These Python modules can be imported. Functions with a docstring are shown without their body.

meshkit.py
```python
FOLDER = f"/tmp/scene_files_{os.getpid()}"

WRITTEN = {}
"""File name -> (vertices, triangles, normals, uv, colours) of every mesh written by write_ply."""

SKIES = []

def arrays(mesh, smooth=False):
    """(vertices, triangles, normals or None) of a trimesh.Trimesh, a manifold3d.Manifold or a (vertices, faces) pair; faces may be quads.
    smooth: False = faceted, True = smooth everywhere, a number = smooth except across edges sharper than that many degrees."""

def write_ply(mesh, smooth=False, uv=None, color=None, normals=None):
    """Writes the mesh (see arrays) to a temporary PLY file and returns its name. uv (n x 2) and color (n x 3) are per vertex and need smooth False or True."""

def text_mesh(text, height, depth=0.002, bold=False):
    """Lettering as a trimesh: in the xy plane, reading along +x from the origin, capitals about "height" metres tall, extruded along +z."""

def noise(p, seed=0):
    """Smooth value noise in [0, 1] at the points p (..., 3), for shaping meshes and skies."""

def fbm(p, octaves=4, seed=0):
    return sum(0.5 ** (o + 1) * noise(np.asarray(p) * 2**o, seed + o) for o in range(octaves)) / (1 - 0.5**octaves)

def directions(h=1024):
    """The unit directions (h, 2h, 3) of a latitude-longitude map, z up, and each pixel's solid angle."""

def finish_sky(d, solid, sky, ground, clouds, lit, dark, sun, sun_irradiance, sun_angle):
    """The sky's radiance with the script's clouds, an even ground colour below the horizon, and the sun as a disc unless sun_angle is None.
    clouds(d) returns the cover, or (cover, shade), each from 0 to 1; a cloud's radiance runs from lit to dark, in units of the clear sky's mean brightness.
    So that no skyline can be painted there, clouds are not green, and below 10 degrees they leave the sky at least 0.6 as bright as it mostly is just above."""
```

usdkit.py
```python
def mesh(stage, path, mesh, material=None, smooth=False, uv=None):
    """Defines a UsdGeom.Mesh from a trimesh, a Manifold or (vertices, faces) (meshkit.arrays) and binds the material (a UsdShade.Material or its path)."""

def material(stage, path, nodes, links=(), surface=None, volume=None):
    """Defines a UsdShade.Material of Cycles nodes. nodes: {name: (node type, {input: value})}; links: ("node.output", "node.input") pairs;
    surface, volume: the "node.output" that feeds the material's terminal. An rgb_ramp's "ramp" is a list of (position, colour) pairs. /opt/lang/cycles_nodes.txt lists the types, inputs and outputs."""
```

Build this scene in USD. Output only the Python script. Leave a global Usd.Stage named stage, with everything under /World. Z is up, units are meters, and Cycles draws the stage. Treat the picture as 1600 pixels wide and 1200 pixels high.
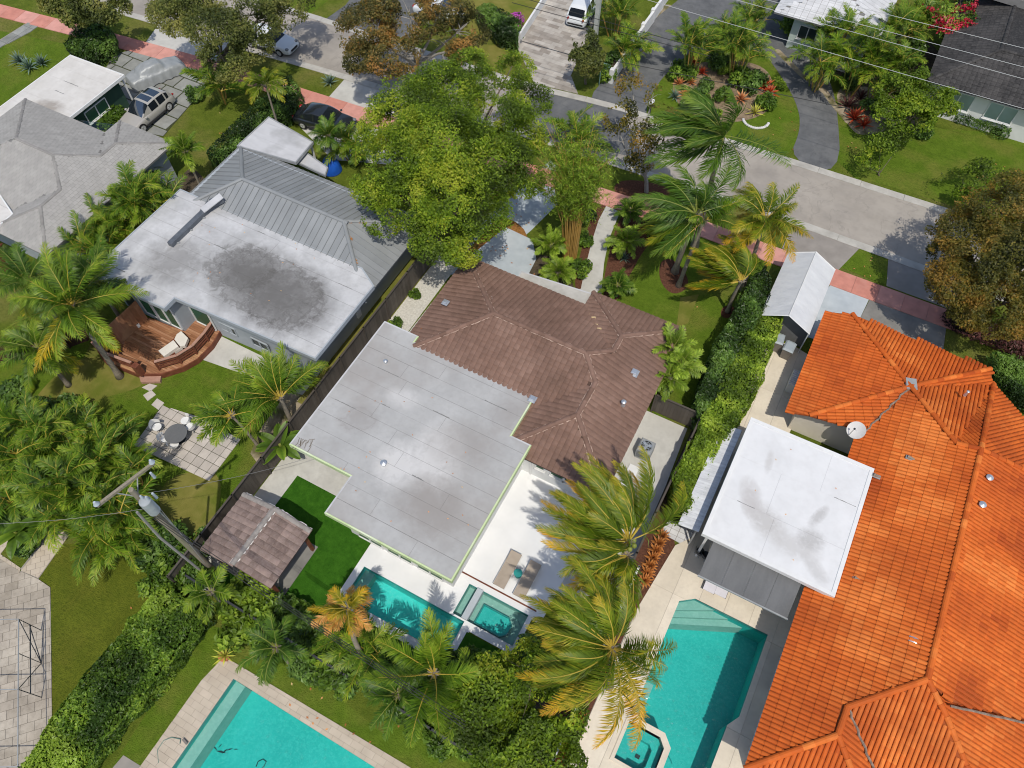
import math, random
import numpy as np, trimesh, usdkit
from pxr import Usd, UsdGeom, UsdLux, UsdShade, Gf, Sdf, Vt
from shapely.geometry import Polygon, LineString, Point, MultiPolygon, box as sbox
from shapely.ops import unary_union
from shapely import affinity
from meshkit import fbm, noise

stage = Usd.Stage.CreateInMemory()
UsdGeom.SetStageUpAxis(stage, UsdGeom.Tokens.z)
UsdGeom.SetStageMetersPerUnit(stage, 1.0)
UsdGeom.Xform.Define(stage, '/World')
UsdGeom.Scope.Define(stage, '/World/Looks')

# ---------------------------------------------------------------- camera (a drone 38 m above the back gardens)
CAM_H, F_PX, PITCH, YAW = 38.0, 1190.0, math.radians(58.0), math.radians(-28.1)
fw = np.array([math.sin(YAW)*math.cos(PITCH), math.cos(YAW)*math.cos(PITCH), -math.sin(PITCH)])
rt = np.cross(fw, [0, 0, 1]); rt /= np.linalg.norm(rt)
dn = np.cross(fw, rt)
cam = UsdGeom.Camera.Define(stage, '/World/Camera')
cam.CreateHorizontalApertureAttr(36.0); cam.CreateVerticalApertureAttr(27.0)
cam.CreateFocalLengthAttr(36.0*F_PX/1600); cam.CreateClippingRangeAttr(Gf.Vec2f(0.5, 2000))
EXPOSURE = -0.05
cam.CreateExposureAttr(EXPOSURE)
mtx = Gf.Matrix4d(*[float(x) for x in (*rt, 0, *(-dn), 0, *(-fw), 0, 0, 0, CAM_H, 1)])
cam.AddTransformOp().Set(mtx)

def at(px, py, z=0.0):
    """The point at height z that a survey of the photograph (1600 px wide) puts at that pixel."""
    d = rt*(px-800)/F_PX + dn*(py-600)/F_PX + fw
    return np.array([0, 0, CAM_H]) + d*((z-CAM_H)/d[2])
def at2(pts, z=0.0): return [tuple(at(x, y, z)[:2]) for x, y in pts]

# ---------------------------------------------------------------- sun and sky
SUN = np.array([0.31, -0.43, 1.0]); SUN /= np.linalg.norm(SUN)
SUN_EL, SUN_ROT = math.asin(SUN[2]), math.atan2(SUN[0], SUN[1])
sun = UsdLux.DistantLight.Define(stage, '/World/Sun')
sun.CreateIntensityAttr(0.84); sun.CreateAngleAttr(0.5); sun.CreateNormalizeAttr(True); sun.CreateColorAttr(Gf.Vec3f(1, 0.945, 0.84))
zx = SUN; xx = np.cross([0, 0, 1], zx); xx /= np.linalg.norm(xx); yx = np.cross(zx, xx)
sun.AddTransformOp().Set(Gf.Matrix4d(*[float(v) for v in (*xx, 0, *yx, 0, *zx, 0, 0, 0, 80, 1)]))
dome = UsdLux.DomeLight.Define(stage, '/World/sky')
skym = usdkit.material(stage, '/World/Looks/sky_light', {
    's': ('sky_texture', {'sky_type': 'single_scattering', 'sun_disc': False, 'sun_elevation': SUN_EL, 'sun_rotation': SUN_ROT, 'air_density': 1.0, 'aerosol_density': 1.6, 'ozone_density': 1.0}),
    'b': ('background_shader', {'strength': 0.15})}, [('s.color', 'b.color')], surface='b.background')
UsdShade.MaterialBindingAPI.Apply(dome.GetPrim()).Bind(skym)

# ---------------------------------------------------------------- helpers: naming, things, meshes
origins = {}
taken = {}
def numbered(parent, name):
    k = (parent, name); n = taken.get(k, -1) + 1; taken[k] = n
    return f'{parent}/{name}' if n == 0 else f'{parent}/{name}_{n:03d}'
def tag(p, label=None, cat=None, group=None, kind=None):
    p = p.GetPrim() if hasattr(p, 'GetPrim') else p
    for k, v in (('label', label), ('category', cat), ('group', group), ('kind', kind)):
        if v: p.SetCustomDataByKey(k, v)
    return p
def thing(name, label, cat, loc=(0, 0, 0), group=None, rz=0.0):
    path = numbered('/World', name)
    x = UsdGeom.Xform.Define(stage, path)
    x.AddTranslateOp().Set(Gf.Vec3d(*[float(v) for v in loc]))
    if rz: x.AddRotateZOp().Set(float(rz))
    origins[path] = (np.array(loc, float), rz)
    tag(x, label, cat, group)
    return path
def origin_of(path):
    while path and path != '/World':
        if path in origins: return origins[path]
        path = path.rsplit('/', 1)[0]
    return np.zeros(3), 0.0
def raw_mesh(path, v, f, mat, smooth=False, tone=None):
    m = usdkit.mesh(stage, path, (v, f), mat, smooth=smooth)
    if tone is not None:
        UsdGeom.PrimvarsAPI(m).CreatePrimvar('tone', Sdf.ValueTypeNames.FloatArray, 'vertex').Set(Vt.FloatArray.FromNumpy(np.asarray(tone, np.float32)))
    return m
rngT = np.random.default_rng(77)
class MB:
    """Collects triangles (world coordinates) for ONE mesh of the scene."""
    def __init__(s): s.v, s.f, s.t, s.n = [], [], [], 0
    def add(s, v, f, tone=0.5):
        v = np.asarray(v, float); f = np.asarray(f, int)
        if f.ndim == 2 and f.shape[1] == 4: f = np.vstack([f[:, [0, 1, 2]], f[:, [0, 2, 3]]])
        s.v.append(v); s.f.append(f+s.n); s.n += len(v)
        s.t.append(np.full(len(v), tone, float) if np.ndim(tone) == 0 else np.asarray(tone, float))
        return s
    def box(s, c, size, rz=0.0, tone=0.5):
        x, y, z = [q/2 for q in size]
        v = np.array([[-x,-y,-z],[x,-y,-z],[x,y,-z],[-x,y,-z],[-x,-y,z],[x,-y,z],[x,y,z],[-x,y,z]], float)
        if rz: ca, sa = math.cos(rz), math.sin(rz); v = v @ np.array([[ca, sa, 0], [-sa, ca, 0], [0, 0, 1]])
        return s.add(v+np.array(c, float), [[0,3,2,1],[4,5,6,7],[0,1,5,4],[1,2,6,5],[2,3,7,6],[3,0,4,7]], tone)
    def chbox(s, c, size, ch=0.01, rz=0.0, tone=0.5):
        """box with chamfered top edges"""
        x, y, z = [q/2 for q in size]
        a = np.array([[-x,-y],[x,-y],[x,y],[-x,y]]); b = np.array([[-x+ch,-y+ch],[x-ch,-y+ch],[x-ch,y-ch],[-x+ch,y-ch]])
        v = np.vstack([np.c_[a, np.full(4, -z)], np.c_[a, np.full(4, z-ch)], np.c_[b, np.full(4, z)]])
        if rz: ca, sa = math.cos(rz), math.sin(rz); v = v @ np.array([[ca, sa, 0], [-sa, ca, 0], [0, 0, 1]])
        f = [[0,3,2,1],[8,9,10,11]]
        for o in (0, 4):
            for i in range(4): f.append([o+i, o+(i+1) % 4, o+4+(i+1) % 4, o+4+i])
        return s.add(v+np.array(c, float), f, tone)
    def bar(s, a, b, w, h, tone=0.5, up=(0, 0, 1)):
        """rectangular bar from a to b"""
        a, b = np.array(a, float), np.array(b, float); d = b-a; d /= np.linalg.norm(d)
        sd = np.cross(d, up)
        if np.linalg.norm(sd) < 1e-6: sd = np.array([1.0, 0, 0])
        sd /= np.linalg.norm(sd); u = np.cross(sd, d)
        q = [(-w/2, -h/2), (w/2, -h/2), (w/2, h/2), (-w/2, h/2)]
        v = [a+sd*i+u*j for i, j in q]+[b+sd*i+u*j for i, j in q]
        return s.add(v, [[0,1,2,3],[7,6,5,4],[1,0,4,5],[2,1,5,6],[3,2,6,7],[0,3,7,4]], tone)
    def poly(s, pts, z, tone=0.5):
        g = pts if hasattr(pts, 'geom_type') else Polygon(pts)
        for q in getattr(g, 'geoms', [g]):
            if q.is_empty or q.geom_type != 'Polygon' or q.area < 1e-6: continue
            v, f = trimesh.creation.triangulate_polygon(q, engine='earcut')
            v = np.asarray(v); f = np.asarray(f)
            a = v[f[:, 1]]-v[f[:, 0]]; b = v[f[:, 2]]-v[f[:, 0]]
            fl = (a[:, 0]*b[:, 1]-a[:, 1]*b[:, 0]) < 0; f[fl] = f[fl][:, ::-1]
            s.add(np.c_[v, np.full(len(v), z)], f, tone)
        return s
    def prism(s, pts, z0, z1, tone=0.5, bottom=False):
        g = pts if hasattr(pts, 'geom_type') else Polygon(pts).buffer(0)
        s.poly(g, z1, tone)
        for q in getattr(g, 'geoms', [g]):
            if q.is_empty or q.geom_type != 'Polygon' or q.area < 1e-6: continue
            q = q.normalize()
            for ring in [q.exterior, *q.interiors]:
                c = np.array(ring.coords)[:-1]
                ccw = Polygon(c).exterior.is_ccw
                if ccw != (ring is q.exterior or ring.equals(q.exterior)): c = c[::-1]
                n = len(c); v = np.vstack([np.c_[c, np.full(n, z0)], np.c_[c, np.full(n, z1)]])
                s.add(v, [[i, (i+1) % n, n+(i+1) % n, n+i] for i in range(n)], tone)
            if bottom:
                v, f = trimesh.creation.triangulate_polygon(q, engine='earcut')
                s.add(np.c_[np.asarray(v), np.full(len(v), z0)], np.asarray(f)[:, ::-1], tone)
        return s
    def tube(s, pts, r, n=6, tone=0.5, caps=True):
        p = np.asarray(pts, float); m = len(p)
        r = np.full(m, r, float) if np.ndim(r) == 0 else np.asarray(r, float)
        d = np.gradient(p, axis=0); d /= np.maximum(np.linalg.norm(d, axis=1, keepdims=True), 1e-9)
        ref = np.array([0, 0, 1.0]) if abs(d[0, 2]) < 0.9 else np.array([1.0, 0, 0])
        u = np.cross(d, ref); u /= np.maximum(np.linalg.norm(u, axis=1, keepdims=True), 1e-9); w = np.cross(d, u)
        th = np.arange(n)*2*math.pi/n
        v = (p[:, None] + r[:, None, None]*(np.cos(th)[None, :, None]*u[:, None]+np.sin(th)[None, :, None]*w[:, None])).reshape(-1, 3)
        i = np.arange(m-1)[:, None]*n; j = np.arange(n)[None]; k = (j+1) % n
        f = np.stack([i+j, i+n+j, i+n+k, i+k], -1).reshape(-1, 4)
        t = np.repeat(tone, n) if np.ndim(tone) else tone
        s.add(v, f, t)
        if caps:
            s.f.append(np.array([[0, q, q+1] for q in range(1, n-1)])+s.n-len(v))
            s.f.append(np.array([[0, q+1, q] for q in range(1, n-1)])+s.n-len(v)+(m-1)*n)
        return s
    def disc(s, c, r, z0, z1, n=16, r2=None, tone=0.5):
        r2 = r if r2 is None else r2
        return s.tube([(c[0], c[1], z0), (c[0], c[1], z1)], [r, r2], n, tone)
    def ico(s, c, rad, sub=1, tone=0.5, jitter=0, seed=0):
        m = trimesh.creation.icosphere(subdivisions=sub); v = np.array(m.vertices)
        if jitter: v = v*(1+jitter*(fbm(v*2+seed*7.3, 2, seed)-0.5))[:, None]
        return s.add(v*np.asarray(rad)+np.array(c, float), m.faces, tone)
    def slab3(s, pts, thick=0.12, tone=0.5):
        """a sloping roof plane with thickness; pts = 3D polygon"""
        P3 = np.asarray(pts, float)
        q = Polygon(P3[:, :2]); 
        if not q.exterior.is_ccw: P3 = P3[::-1]; q = Polygon(P3[:, :2])
        v, f = trimesh.creation.triangulate_polygon(q, engine='earcut'); v = np.asarray(v); f = np.asarray(f)
        a = v[f[:, 1]]-v[f[:, 0]]; b = v[f[:, 2]]-v[f[:, 0]]; fl = (a[:, 0]*b[:, 1]-a[:, 1]*b[:, 0]) < 0; f[fl] = f[fl][:, ::-1]
        zz = [P3[np.argmin(np.hypot(P3[:, 0]-x, P3[:, 1]-y)), 2] for x, y in v]
        top = np.c_[v, zz]; s.add(top, f, tone); s.add(top-[0, 0, thick], f[:, ::-1], tone)
        n = len(P3); s.add(np.vstack([P3-[0, 0, thick], P3]), [[i, (i+1) % n, n+(i+1) % n, n+i] for i in range(n)], tone)
        return s
    def arrays(s): return np.vstack(s.v), np.vstack(s.f), np.concatenate(s.t)
    def build(s, name, mat, parent='/World', smooth=False, label=None, cat=None, group=None, kind=None, tone=False, local=False):
        v, f, t = s.arrays()
        if not local:
            o, rz = origin_of(parent); v = v-o
            if rz: a = -math.radians(rz); ca, sa = math.cos(a), math.sin(a); v = v @ np.array([[ca, sa, 0], [-sa, ca, 0], [0, 0, 1]])
        path = numbered(parent, name)
        m = raw_mesh(path, v, f, mat, smooth, t if (tone and smooth in (False, True)) else None)
        tag(m, label, cat, group, kind)
        return path

# ---------------------------------------------------------------- procedural materials
def C(h):
    h = h.lstrip('#'); q = [int(h[i:i+2], 16)/255 for i in (0, 2, 4)]
    return tuple(x/12.92 if x <= 0.04045 else ((x+0.055)/1.055)**2.4 for x in q)
def mulc(c, k): return tuple(x*k for x in c)
def mat(name, c1, c2=None, scale=2.0, detail=6, rough=0.8, spec=0.3, bump=0.0, bscale=40.0, bdist=0.02, tone=None, stains=(), big=None, metallic=0.0, coat=0.0, stretch=None, fine=None, local=False, crack=None):
    """base colours c1/c2 mixed by noise; tone: colour ramp read from the 'tone' primvar instead; stains: (centre, radii, rotation, colour, amount, noise scale)"""
    N, L = {}, []
    N['geo'] = ('texture_coordinate', {}) if local else ('geometry', {}); pos = 'geo.object' if local else 'geo.position'
    src = pos
    if stretch is not None:
        N['map'] = ('mapping', {'scale': stretch[:3], 'rotation': (0, 0, stretch[3] if len(stretch) > 3 else 0)}); L.append((pos, 'map.vector')); src = 'map.vector'
    N['n1'] = ('noise_texture', {'scale': scale, 'detail': detail, 'roughness': 0.6}); L.append((src, 'n1.vector'))
    if tone is not None:
        N['at'] = ('attribute', {'attribute': 'tone'}); N['rt'] = ('rgb_ramp', {'ramp': tone}); L.append(('at.fac', 'rt.fac'))
        N['rg'] = ('rgb_ramp', {'ramp': [(0.3, (c1 if isinstance(c1, float) else 0.75,)*3), (0.7, (1.08,)*3)]}); L.append(('n1.fac', 'rg.fac'))
        N['mx'] = ('mix', {'mix_type': 'multiply', 'fac': 1.0}); L += [('rt.color', 'mx.color1'), ('rg.color', 'mx.color2')]; col = 'mx.color'
    else:
        N['r1'] = ('rgb_ramp', {'ramp': [(0.32, c1), (0.68, c2 or c1)]}); L.append(('n1.fac', 'r1.fac')); col = 'r1.color'
    if big:
        sc, cb, lo, hi, amt = big
        N['nb'] = ('noise_texture', {'scale': sc, 'detail': 5, 'roughness': 0.55}); L.append((pos, 'nb.vector'))
        N['rb'] = ('rgb_ramp', {'ramp': [(lo, (0, 0, 0)), (hi, (amt,)*3)]}); L.append(('nb.fac', 'rb.fac'))
        N['mb'] = ('mix', {'color2': cb}); L += [('rb.color', 'mb.fac'), (col, 'mb.color1')]; col = 'mb.color'
    if fine:
        sc, cf, amt = fine
        N['nf'] = ('noise_texture', {'scale': sc, 'detail': 3, 'roughness': 0.7}); L.append((pos, 'nf.vector'))
        N['rf'] = ('rgb_ramp', {'ramp': [(0.45, (0, 0, 0)), (0.75, (amt,)*3)]}); L.append(('nf.fac', 'rf.fac'))
        N['mf'] = ('mix', {'color2': cf}); L += [('rf.color', 'mf.fac'), (col, 'mf.color1')]; col = 'mf.color'
    if crack:
        sc, cf, amt = crack
        N['nc'] = ('noise_texture', {'scale': sc, 'detail': 5, 'roughness': 0.55, 'distortion': 0.4}); L.append((pos, 'nc.vector'))
        N['rc'] = ('rgb_ramp', {'ramp': [(0.488, (0, 0, 0)), (0.5, (amt,)*3), (0.512, (0, 0, 0))]}); L.append(('nc.fac', 'rc.fac'))
        N['mc'] = ('mix', {'color2': cf}); L += [('rc.color', 'mc.fac'), (col, 'mc.color1')]; col = 'mc.color'
    for i, (ctr, rad, rot, sc, amt, nsc, *hard) in enumerate(stains):
        N[f'sm{i}'] = ('mapping', {'mapping_type': 'texture', 'location': ctr, 'rotation': (0, 0, rot), 'scale': rad}); L.append((pos, f'sm{i}.vector'))
        N[f'sg{i}'] = ('gradient_texture', {'gradient_type': 'spherical'}); L.append((f'sm{i}.vector', f'sg{i}.vector'))
        N[f'sn{i}'] = ('noise_texture', {'scale': nsc, 'detail': 6, 'roughness': 0.62, 'distortion': 0.6}); L.append((pos, f'sn{i}.vector'))
        N[f'sa{i}'] = ('math', {'math_type': 'multiply'}); L += [(f'sg{i}.fac', f'sa{i}.value1'), (f'sn{i}.fac', f'sa{i}.value2')]
        N[f'sr{i}'] = ('rgb_ramp', {'ramp': [(0.05, (0, 0, 0)), (0.16, (amt*0.45,)*3), (0.20, (amt,)*3), (0.24, (amt*0.65,)*3), (0.36, (amt*0.95,)*3)] if hard else [(0.06, (0, 0, 0)), (0.2, (amt*0.55,)*3), (0.36, (amt,)*3)]}); L.append((f'sa{i}.value', f'sr{i}.fac'))
        N[f'sx{i}'] = ('mix', {'color2': sc}); L += [(f'sr{i}.color', f'sx{i}.fac'), (col, f'sx{i}.color1')]; col = f'sx{i}.color'
    N['p'] = ('principled_bsdf', {'roughness': rough, 'specular_ior_level': spec, 'metallic': metallic, 'coat_weight': coat}); L.append((col, 'p.base_color'))
    if bump:
        N['n2'] = ('noise_texture', {'scale': bscale, 'detail': 4, 'roughness': 0.65}); L.append((src if stretch is not None else pos, 'n2.vector'))
        N['bp'] = ('bump', {'strength': bump, 'distance': bdist}); L += [('n2.fac', 'bp.height'), ('bp.normal', 'p.normal')]
    return usdkit.material(stage, f'/World/Looks/{name}', N, L, surface='p.BSDF')
def leafmat(name, ramp, trans=0.35, rough=0.5, spec=0.35, tint=1.35, k=1.85):
    ramp = [(a, tuple(min(0.75, c*(1.1+(k-0.9)*a)) for c in col)) for a, col in ramp]
    N = {'at': ('attribute', {'attribute': 'tone'}), 'rt': ('rgb_ramp', {'ramp': ramp}), 'geo': ('geometry', {}),
         'nz': ('noise_texture', {'scale': 0.9, 'detail': 3}), 'rn': ('rgb_ramp', {'ramp': [(0.3, (0.72,)*3), (0.7, (1.15,)*3)]}),
         'mx': ('mix', {'mix_type': 'multiply', 'fac': 1.0}), 'p': ('principled_bsdf', {'roughness': rough, 'specular_ior_level': spec}),
         'tc': ('mix', {'mix_type': 'multiply', 'fac': 1.0, 'color2': (tint, tint*1.05, tint*0.55)}), 'tr': ('translucent_bsdf', {}), 'ms': ('mix_closure', {'fac': trans})}
    L = [('at.fac', 'rt.fac'), ('geo.position', 'nz.vector'), ('nz.fac', 'rn.fac'), ('rt.color', 'mx.color1'), ('rn.color', 'mx.color2'), ('mx.color', 'p.base_color'),
         ('mx.color', 'tc.color1'), ('tc.color', 'tr.color'), ('p.BSDF', 'ms.closure1'), ('tr.BSDF', 'ms.closure2')]
    return usdkit.material(stage, f'/World/Looks/{name}', N, L, surface='ms.closure')
def glassmat(name, tint, rough=0.03, body=0.0, bodycol=(0, 0, 0)):
    """window pane: see-through, with a fresnel reflection"""
    N = {'t': ('transparent_bsdf', {'color': tint}), 'g': ('glossy_bsdf', {'roughness': rough, 'color': (1, 1, 1)}), 'f': ('fresnel', {'IOR': 1.5}), 'm': ('mix_closure', {})}
    L = [('f.fac', 'm.fac'), ('t.BSDF', 'm.closure1'), ('g.BSDF', 'm.closure2')]
    out = 'm.closure'
    if body:
        N['d'] = ('diffuse_bsdf', {'color': bodycol}); N['m2'] = ('mix_closure', {'fac': body}); L += [('m.closure', 'm2.closure1'), ('d.BSDF', 'm2.closure2')]; out = 'm2.closure'
    return usdkit.material(stage, f'/World/Looks/{name}', N, L, surface=out)
def watermat(name, tint, bscale=3.0, strength=0.25, rough=0.06):
    N = {'geo': ('geometry', {}), 'n': ('noise_texture', {'scale': bscale, 'detail': 3, 'distortion': 0.8}), 'b': ('bump', {'strength': strength, 'distance': 0.05}),
         't': ('transparent_bsdf', {'color': tint}), 'g': ('glossy_bsdf', {'roughness': rough}), 'f': ('fresnel', {'IOR': 1.36}), 'm': ('mix_closure', {})}
    L = [('geo.position', 'n.vector'), ('n.fac', 'b.height'), ('b.normal', 'g.normal'), ('b.normal', 'f.normal'), ('f.fac', 'm.fac'), ('t.BSDF', 'm.closure1'), ('g.BSDF', 'm.closure2')]
    return usdkit.material(stage, f'/World/Looks/{name}', N, L, surface='m.closure')
# ---------------------------------------------------------------- materials
W = (0.8, 0.8, 0.8)
M = {}
M['ground'] = mat('ground_grass', (0.088, 0.126, 0.013), (0.142, 0.176, 0.024), scale=1.3, detail=9, rough=0.95, spec=0.08, bump=1.0, bscale=14, bdist=0.12, big=(0.3, (0.23, 0.195, 0.065), 0.48, 0.68, 0.65), fine=(5.5, (0.055, 0.082, 0.009), 0.7))
M['lawn_bright'] = mat('lawn_bright', (0.085, 0.145, 0.011), (0.130, 0.198, 0.019), scale=1.1, detail=9, rough=0.95, spec=0.08, bump=1.0, bscale=14, bdist=0.12, big=(0.4, (0.20, 0.19, 0.042), 0.47, 0.68, 0.6), fine=(5.5, (0.055, 0.095, 0.008), 0.65))
M['lawn_olive'] = mat('lawn_olive', (0.098, 0.121, 0.011), (0.138, 0.161, 0.016), scale=1.0, detail=8, rough=0.95, spec=0.1, bump=1.0, bscale=14, bdist=0.12, big=(0.3, (0.167, 0.149, 0.023), 0.5, 0.7, 0.5), fine=(6.5, (0.046, 0.069, 0.006), 0.75))
M['lawn_dry'] = mat('lawn_dry', (0.15, 0.145, 0.03), (0.21, 0.19, 0.05), scale=1.4, detail=8, rough=0.95, spec=0.1, bump=0.6, bscale=30, bdist=0.05, big=(0.5, (0.10, 0.13, 0.015), 0.45, 0.65, 0.8))
M['turf'] = mat('artificial_turf', (0.024, 0.090, 0.005), (0.045, 0.140, 0.010), scale=2.2, detail=9, rough=0.9, spec=0.12, bump=0.9, bscale=22, bdist=0.06, fine=(7, (0.015, 0.065, 0.004), 0.55))
M['mulch'] = mat('bark_mulch', (0.075, 0.033, 0.020), (0.155, 0.070, 0.045), scale=9, detail=6, rough=0.95, spec=0.1, bump=1.0, bscale=30, bdist=0.05)
M['soil'] = mat('dark_soil', (0.045, 0.035, 0.024), (0.095, 0.075, 0.05), scale=3, detail=8, rough=0.95, spec=0.1, bump=0.8, bscale=22, bdist=0.06, fine=(9, (0.16, 0.13, 0.09), 0.5))
M['sand'] = mat('sandy_soil', (0.25, 0.20, 0.14), (0.38, 0.32, 0.23), scale=2.2, detail=8, rough=0.95, spec=0.1, bump=0.5, bscale=30, big=(0.9, (0.09, 0.09, 0.03), 0.45, 0.62, 0.85))
M['litter_bed'] = mat('brown_bed_soil', (0.16, 0.115, 0.075), (0.30, 0.225, 0.15), scale=2.5, detail=8, rough=0.95, spec=0.1, bump=0.6, bscale=20, fine=(6, (0.09, 0.075, 0.04), 0.5))
M['litter'] = mat('leaf_litter', (0.17, 0.075, 0.02), (0.33, 0.16, 0.05), scale=8, detail=6, rough=0.95, spec=0.1, bump=0.8, bscale=30)
M['asphalt'] = mat('weathered_asphalt', (0.31, 0.280, 0.242), (0.37, 0.336, 0.295), scale=0.5, detail=9, rough=0.9, spec=0.15, bump=0.35, bscale=60, bdist=0.01, stretch=(0.35, 1.2, 1, 0), big=(0.16, (0.225, 0.205, 0.185), 0.48, 0.70, 0.75), fine=(1.1, (0.17, 0.155, 0.14), 0.3), crack=(0.3, (0.19, 0.175, 0.155), 0.35))
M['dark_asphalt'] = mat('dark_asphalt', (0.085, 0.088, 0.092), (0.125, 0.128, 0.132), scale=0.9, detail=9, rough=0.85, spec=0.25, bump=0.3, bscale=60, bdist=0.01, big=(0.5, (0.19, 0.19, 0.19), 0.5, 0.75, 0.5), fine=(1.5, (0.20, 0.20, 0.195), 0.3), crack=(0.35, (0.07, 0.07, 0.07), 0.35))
M['concrete'] = mat('concrete', (0.42, 0.41, 0.38), (0.53, 0.52, 0.48), scale=1.2, detail=9, rough=0.85, spec=0.25, bump=0.15, bscale=60, bdist=0.01, big=(0.6, (0.30, 0.29, 0.27), 0.52, 0.75, 0.5), fine=(3, (0.33, 0.315, 0.29), 0.3))
M['curb'] = mat('curb_concrete', (0.36, 0.345, 0.31), (0.46, 0.44, 0.40), scale=1.5, detail=9, rough=0.9, spec=0.2, bump=0.2, bscale=50, bdist=0.01, big=(0.8, (0.24, 0.225, 0.20), 0.5, 0.7, 0.5))
M['blue_concrete'] = mat('painted_grey_concrete', (0.35, 0.39, 0.42), (0.43, 0.47, 0.50), scale=1.2, detail=8, rough=0.7, spec=0.3, bump=0.1, bscale=60, bdist=0.01, big=(0.4, (0.52, 0.54, 0.55), 0.5, 0.7, 0.5))
M['stained_concrete'] = mat('stained_concrete', (0.16, 0.155, 0.145), (0.25, 0.24, 0.22), scale=0.9, detail=9, rough=0.9, spec=0.2, bump=0.2, bscale=50, bdist=0.01, big=(0.6, (0.33, 0.32, 0.29), 0.55, 0.75, 0.6))
M['brown_concrete'] = mat('brown_concrete', (0.22, 0.20, 0.18), (0.29, 0.265, 0.24), scale=0.9, detail=9, rough=0.9, spec=0.2, bump=0.2, bscale=50, bdist=0.01)
M['pink'] = mat('pink_pavement', 0.8, tone=[(0, (0.52, 0.215, 0.165)), (0.5, (0.56, 0.25, 0.20)), (1, (0.60, 0.30, 0.25))], scale=1.8, detail=9, rough=0.9, spec=0.2, bump=0.2, bscale=50, bdist=0.01, big=(0.9, (0.40, 0.24, 0.20), 0.55, 0.75, 0.5))
M['slab'] = mat('driveway_slab', 0.75, tone=[(0, (0.21, 0.215, 0.20)), (1, (0.31, 0.315, 0.295))], scale=1.3, detail=9, rough=0.9, spec=0.2, bump=0.2, bscale=50, bdist=0.01, big=(0.8, (0.36, 0.36, 0.33), 0.55, 0.75, 0.5))
M['cream'] = mat('cream_deck', 0.9, tone=[(0, (0.60, 0.535, 0.43)), (1, (0.68, 0.61, 0.50))], scale=1.0, detail=9, rough=0.8, spec=0.25, bump=0.1, bscale=60, bdist=0.01, big=(0.7, (0.52, 0.45, 0.35), 0.55, 0.8, 0.5), fine=(7, (0.45, 0.38, 0.30), 0.25))
M['white_deck'] = mat('white_patio', (0.66, 0.665, 0.665), (0.73, 0.73, 0.725), scale=0.8, detail=9, rough=0.8, spec=0.2, bump=0.08, bscale=40, bdist=0.01, big=(0.5, (0.60, 0.60, 0.595), 0.55, 0.8, 0.5))
M['paver'] = mat('patio_paver', 0.85, tone=[(0, (0.40, 0.36, 0.32)), (1, (0.52, 0.47, 0.42))], scale=1.5, detail=9, rough=0.85, spec=0.25, bump=0.15, bscale=50, bdist=0.01)
M['grey_paver'] = mat('grey_paver', 0.75, tone=[(0, (0.32, 0.278, 0.225)), (0.5, (0.38, 0.332, 0.274)), (1, (0.44, 0.388, 0.322))], scale=1.1, detail=9, rough=0.9, spec=0.15, bump=0.3, bscale=40, bdist=0.012, big=(0.35, (0.50, 0.45, 0.375), 0.48, 0.70, 0.7), fine=(5, (0.16, 0.135, 0.10), 0.35))
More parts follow.
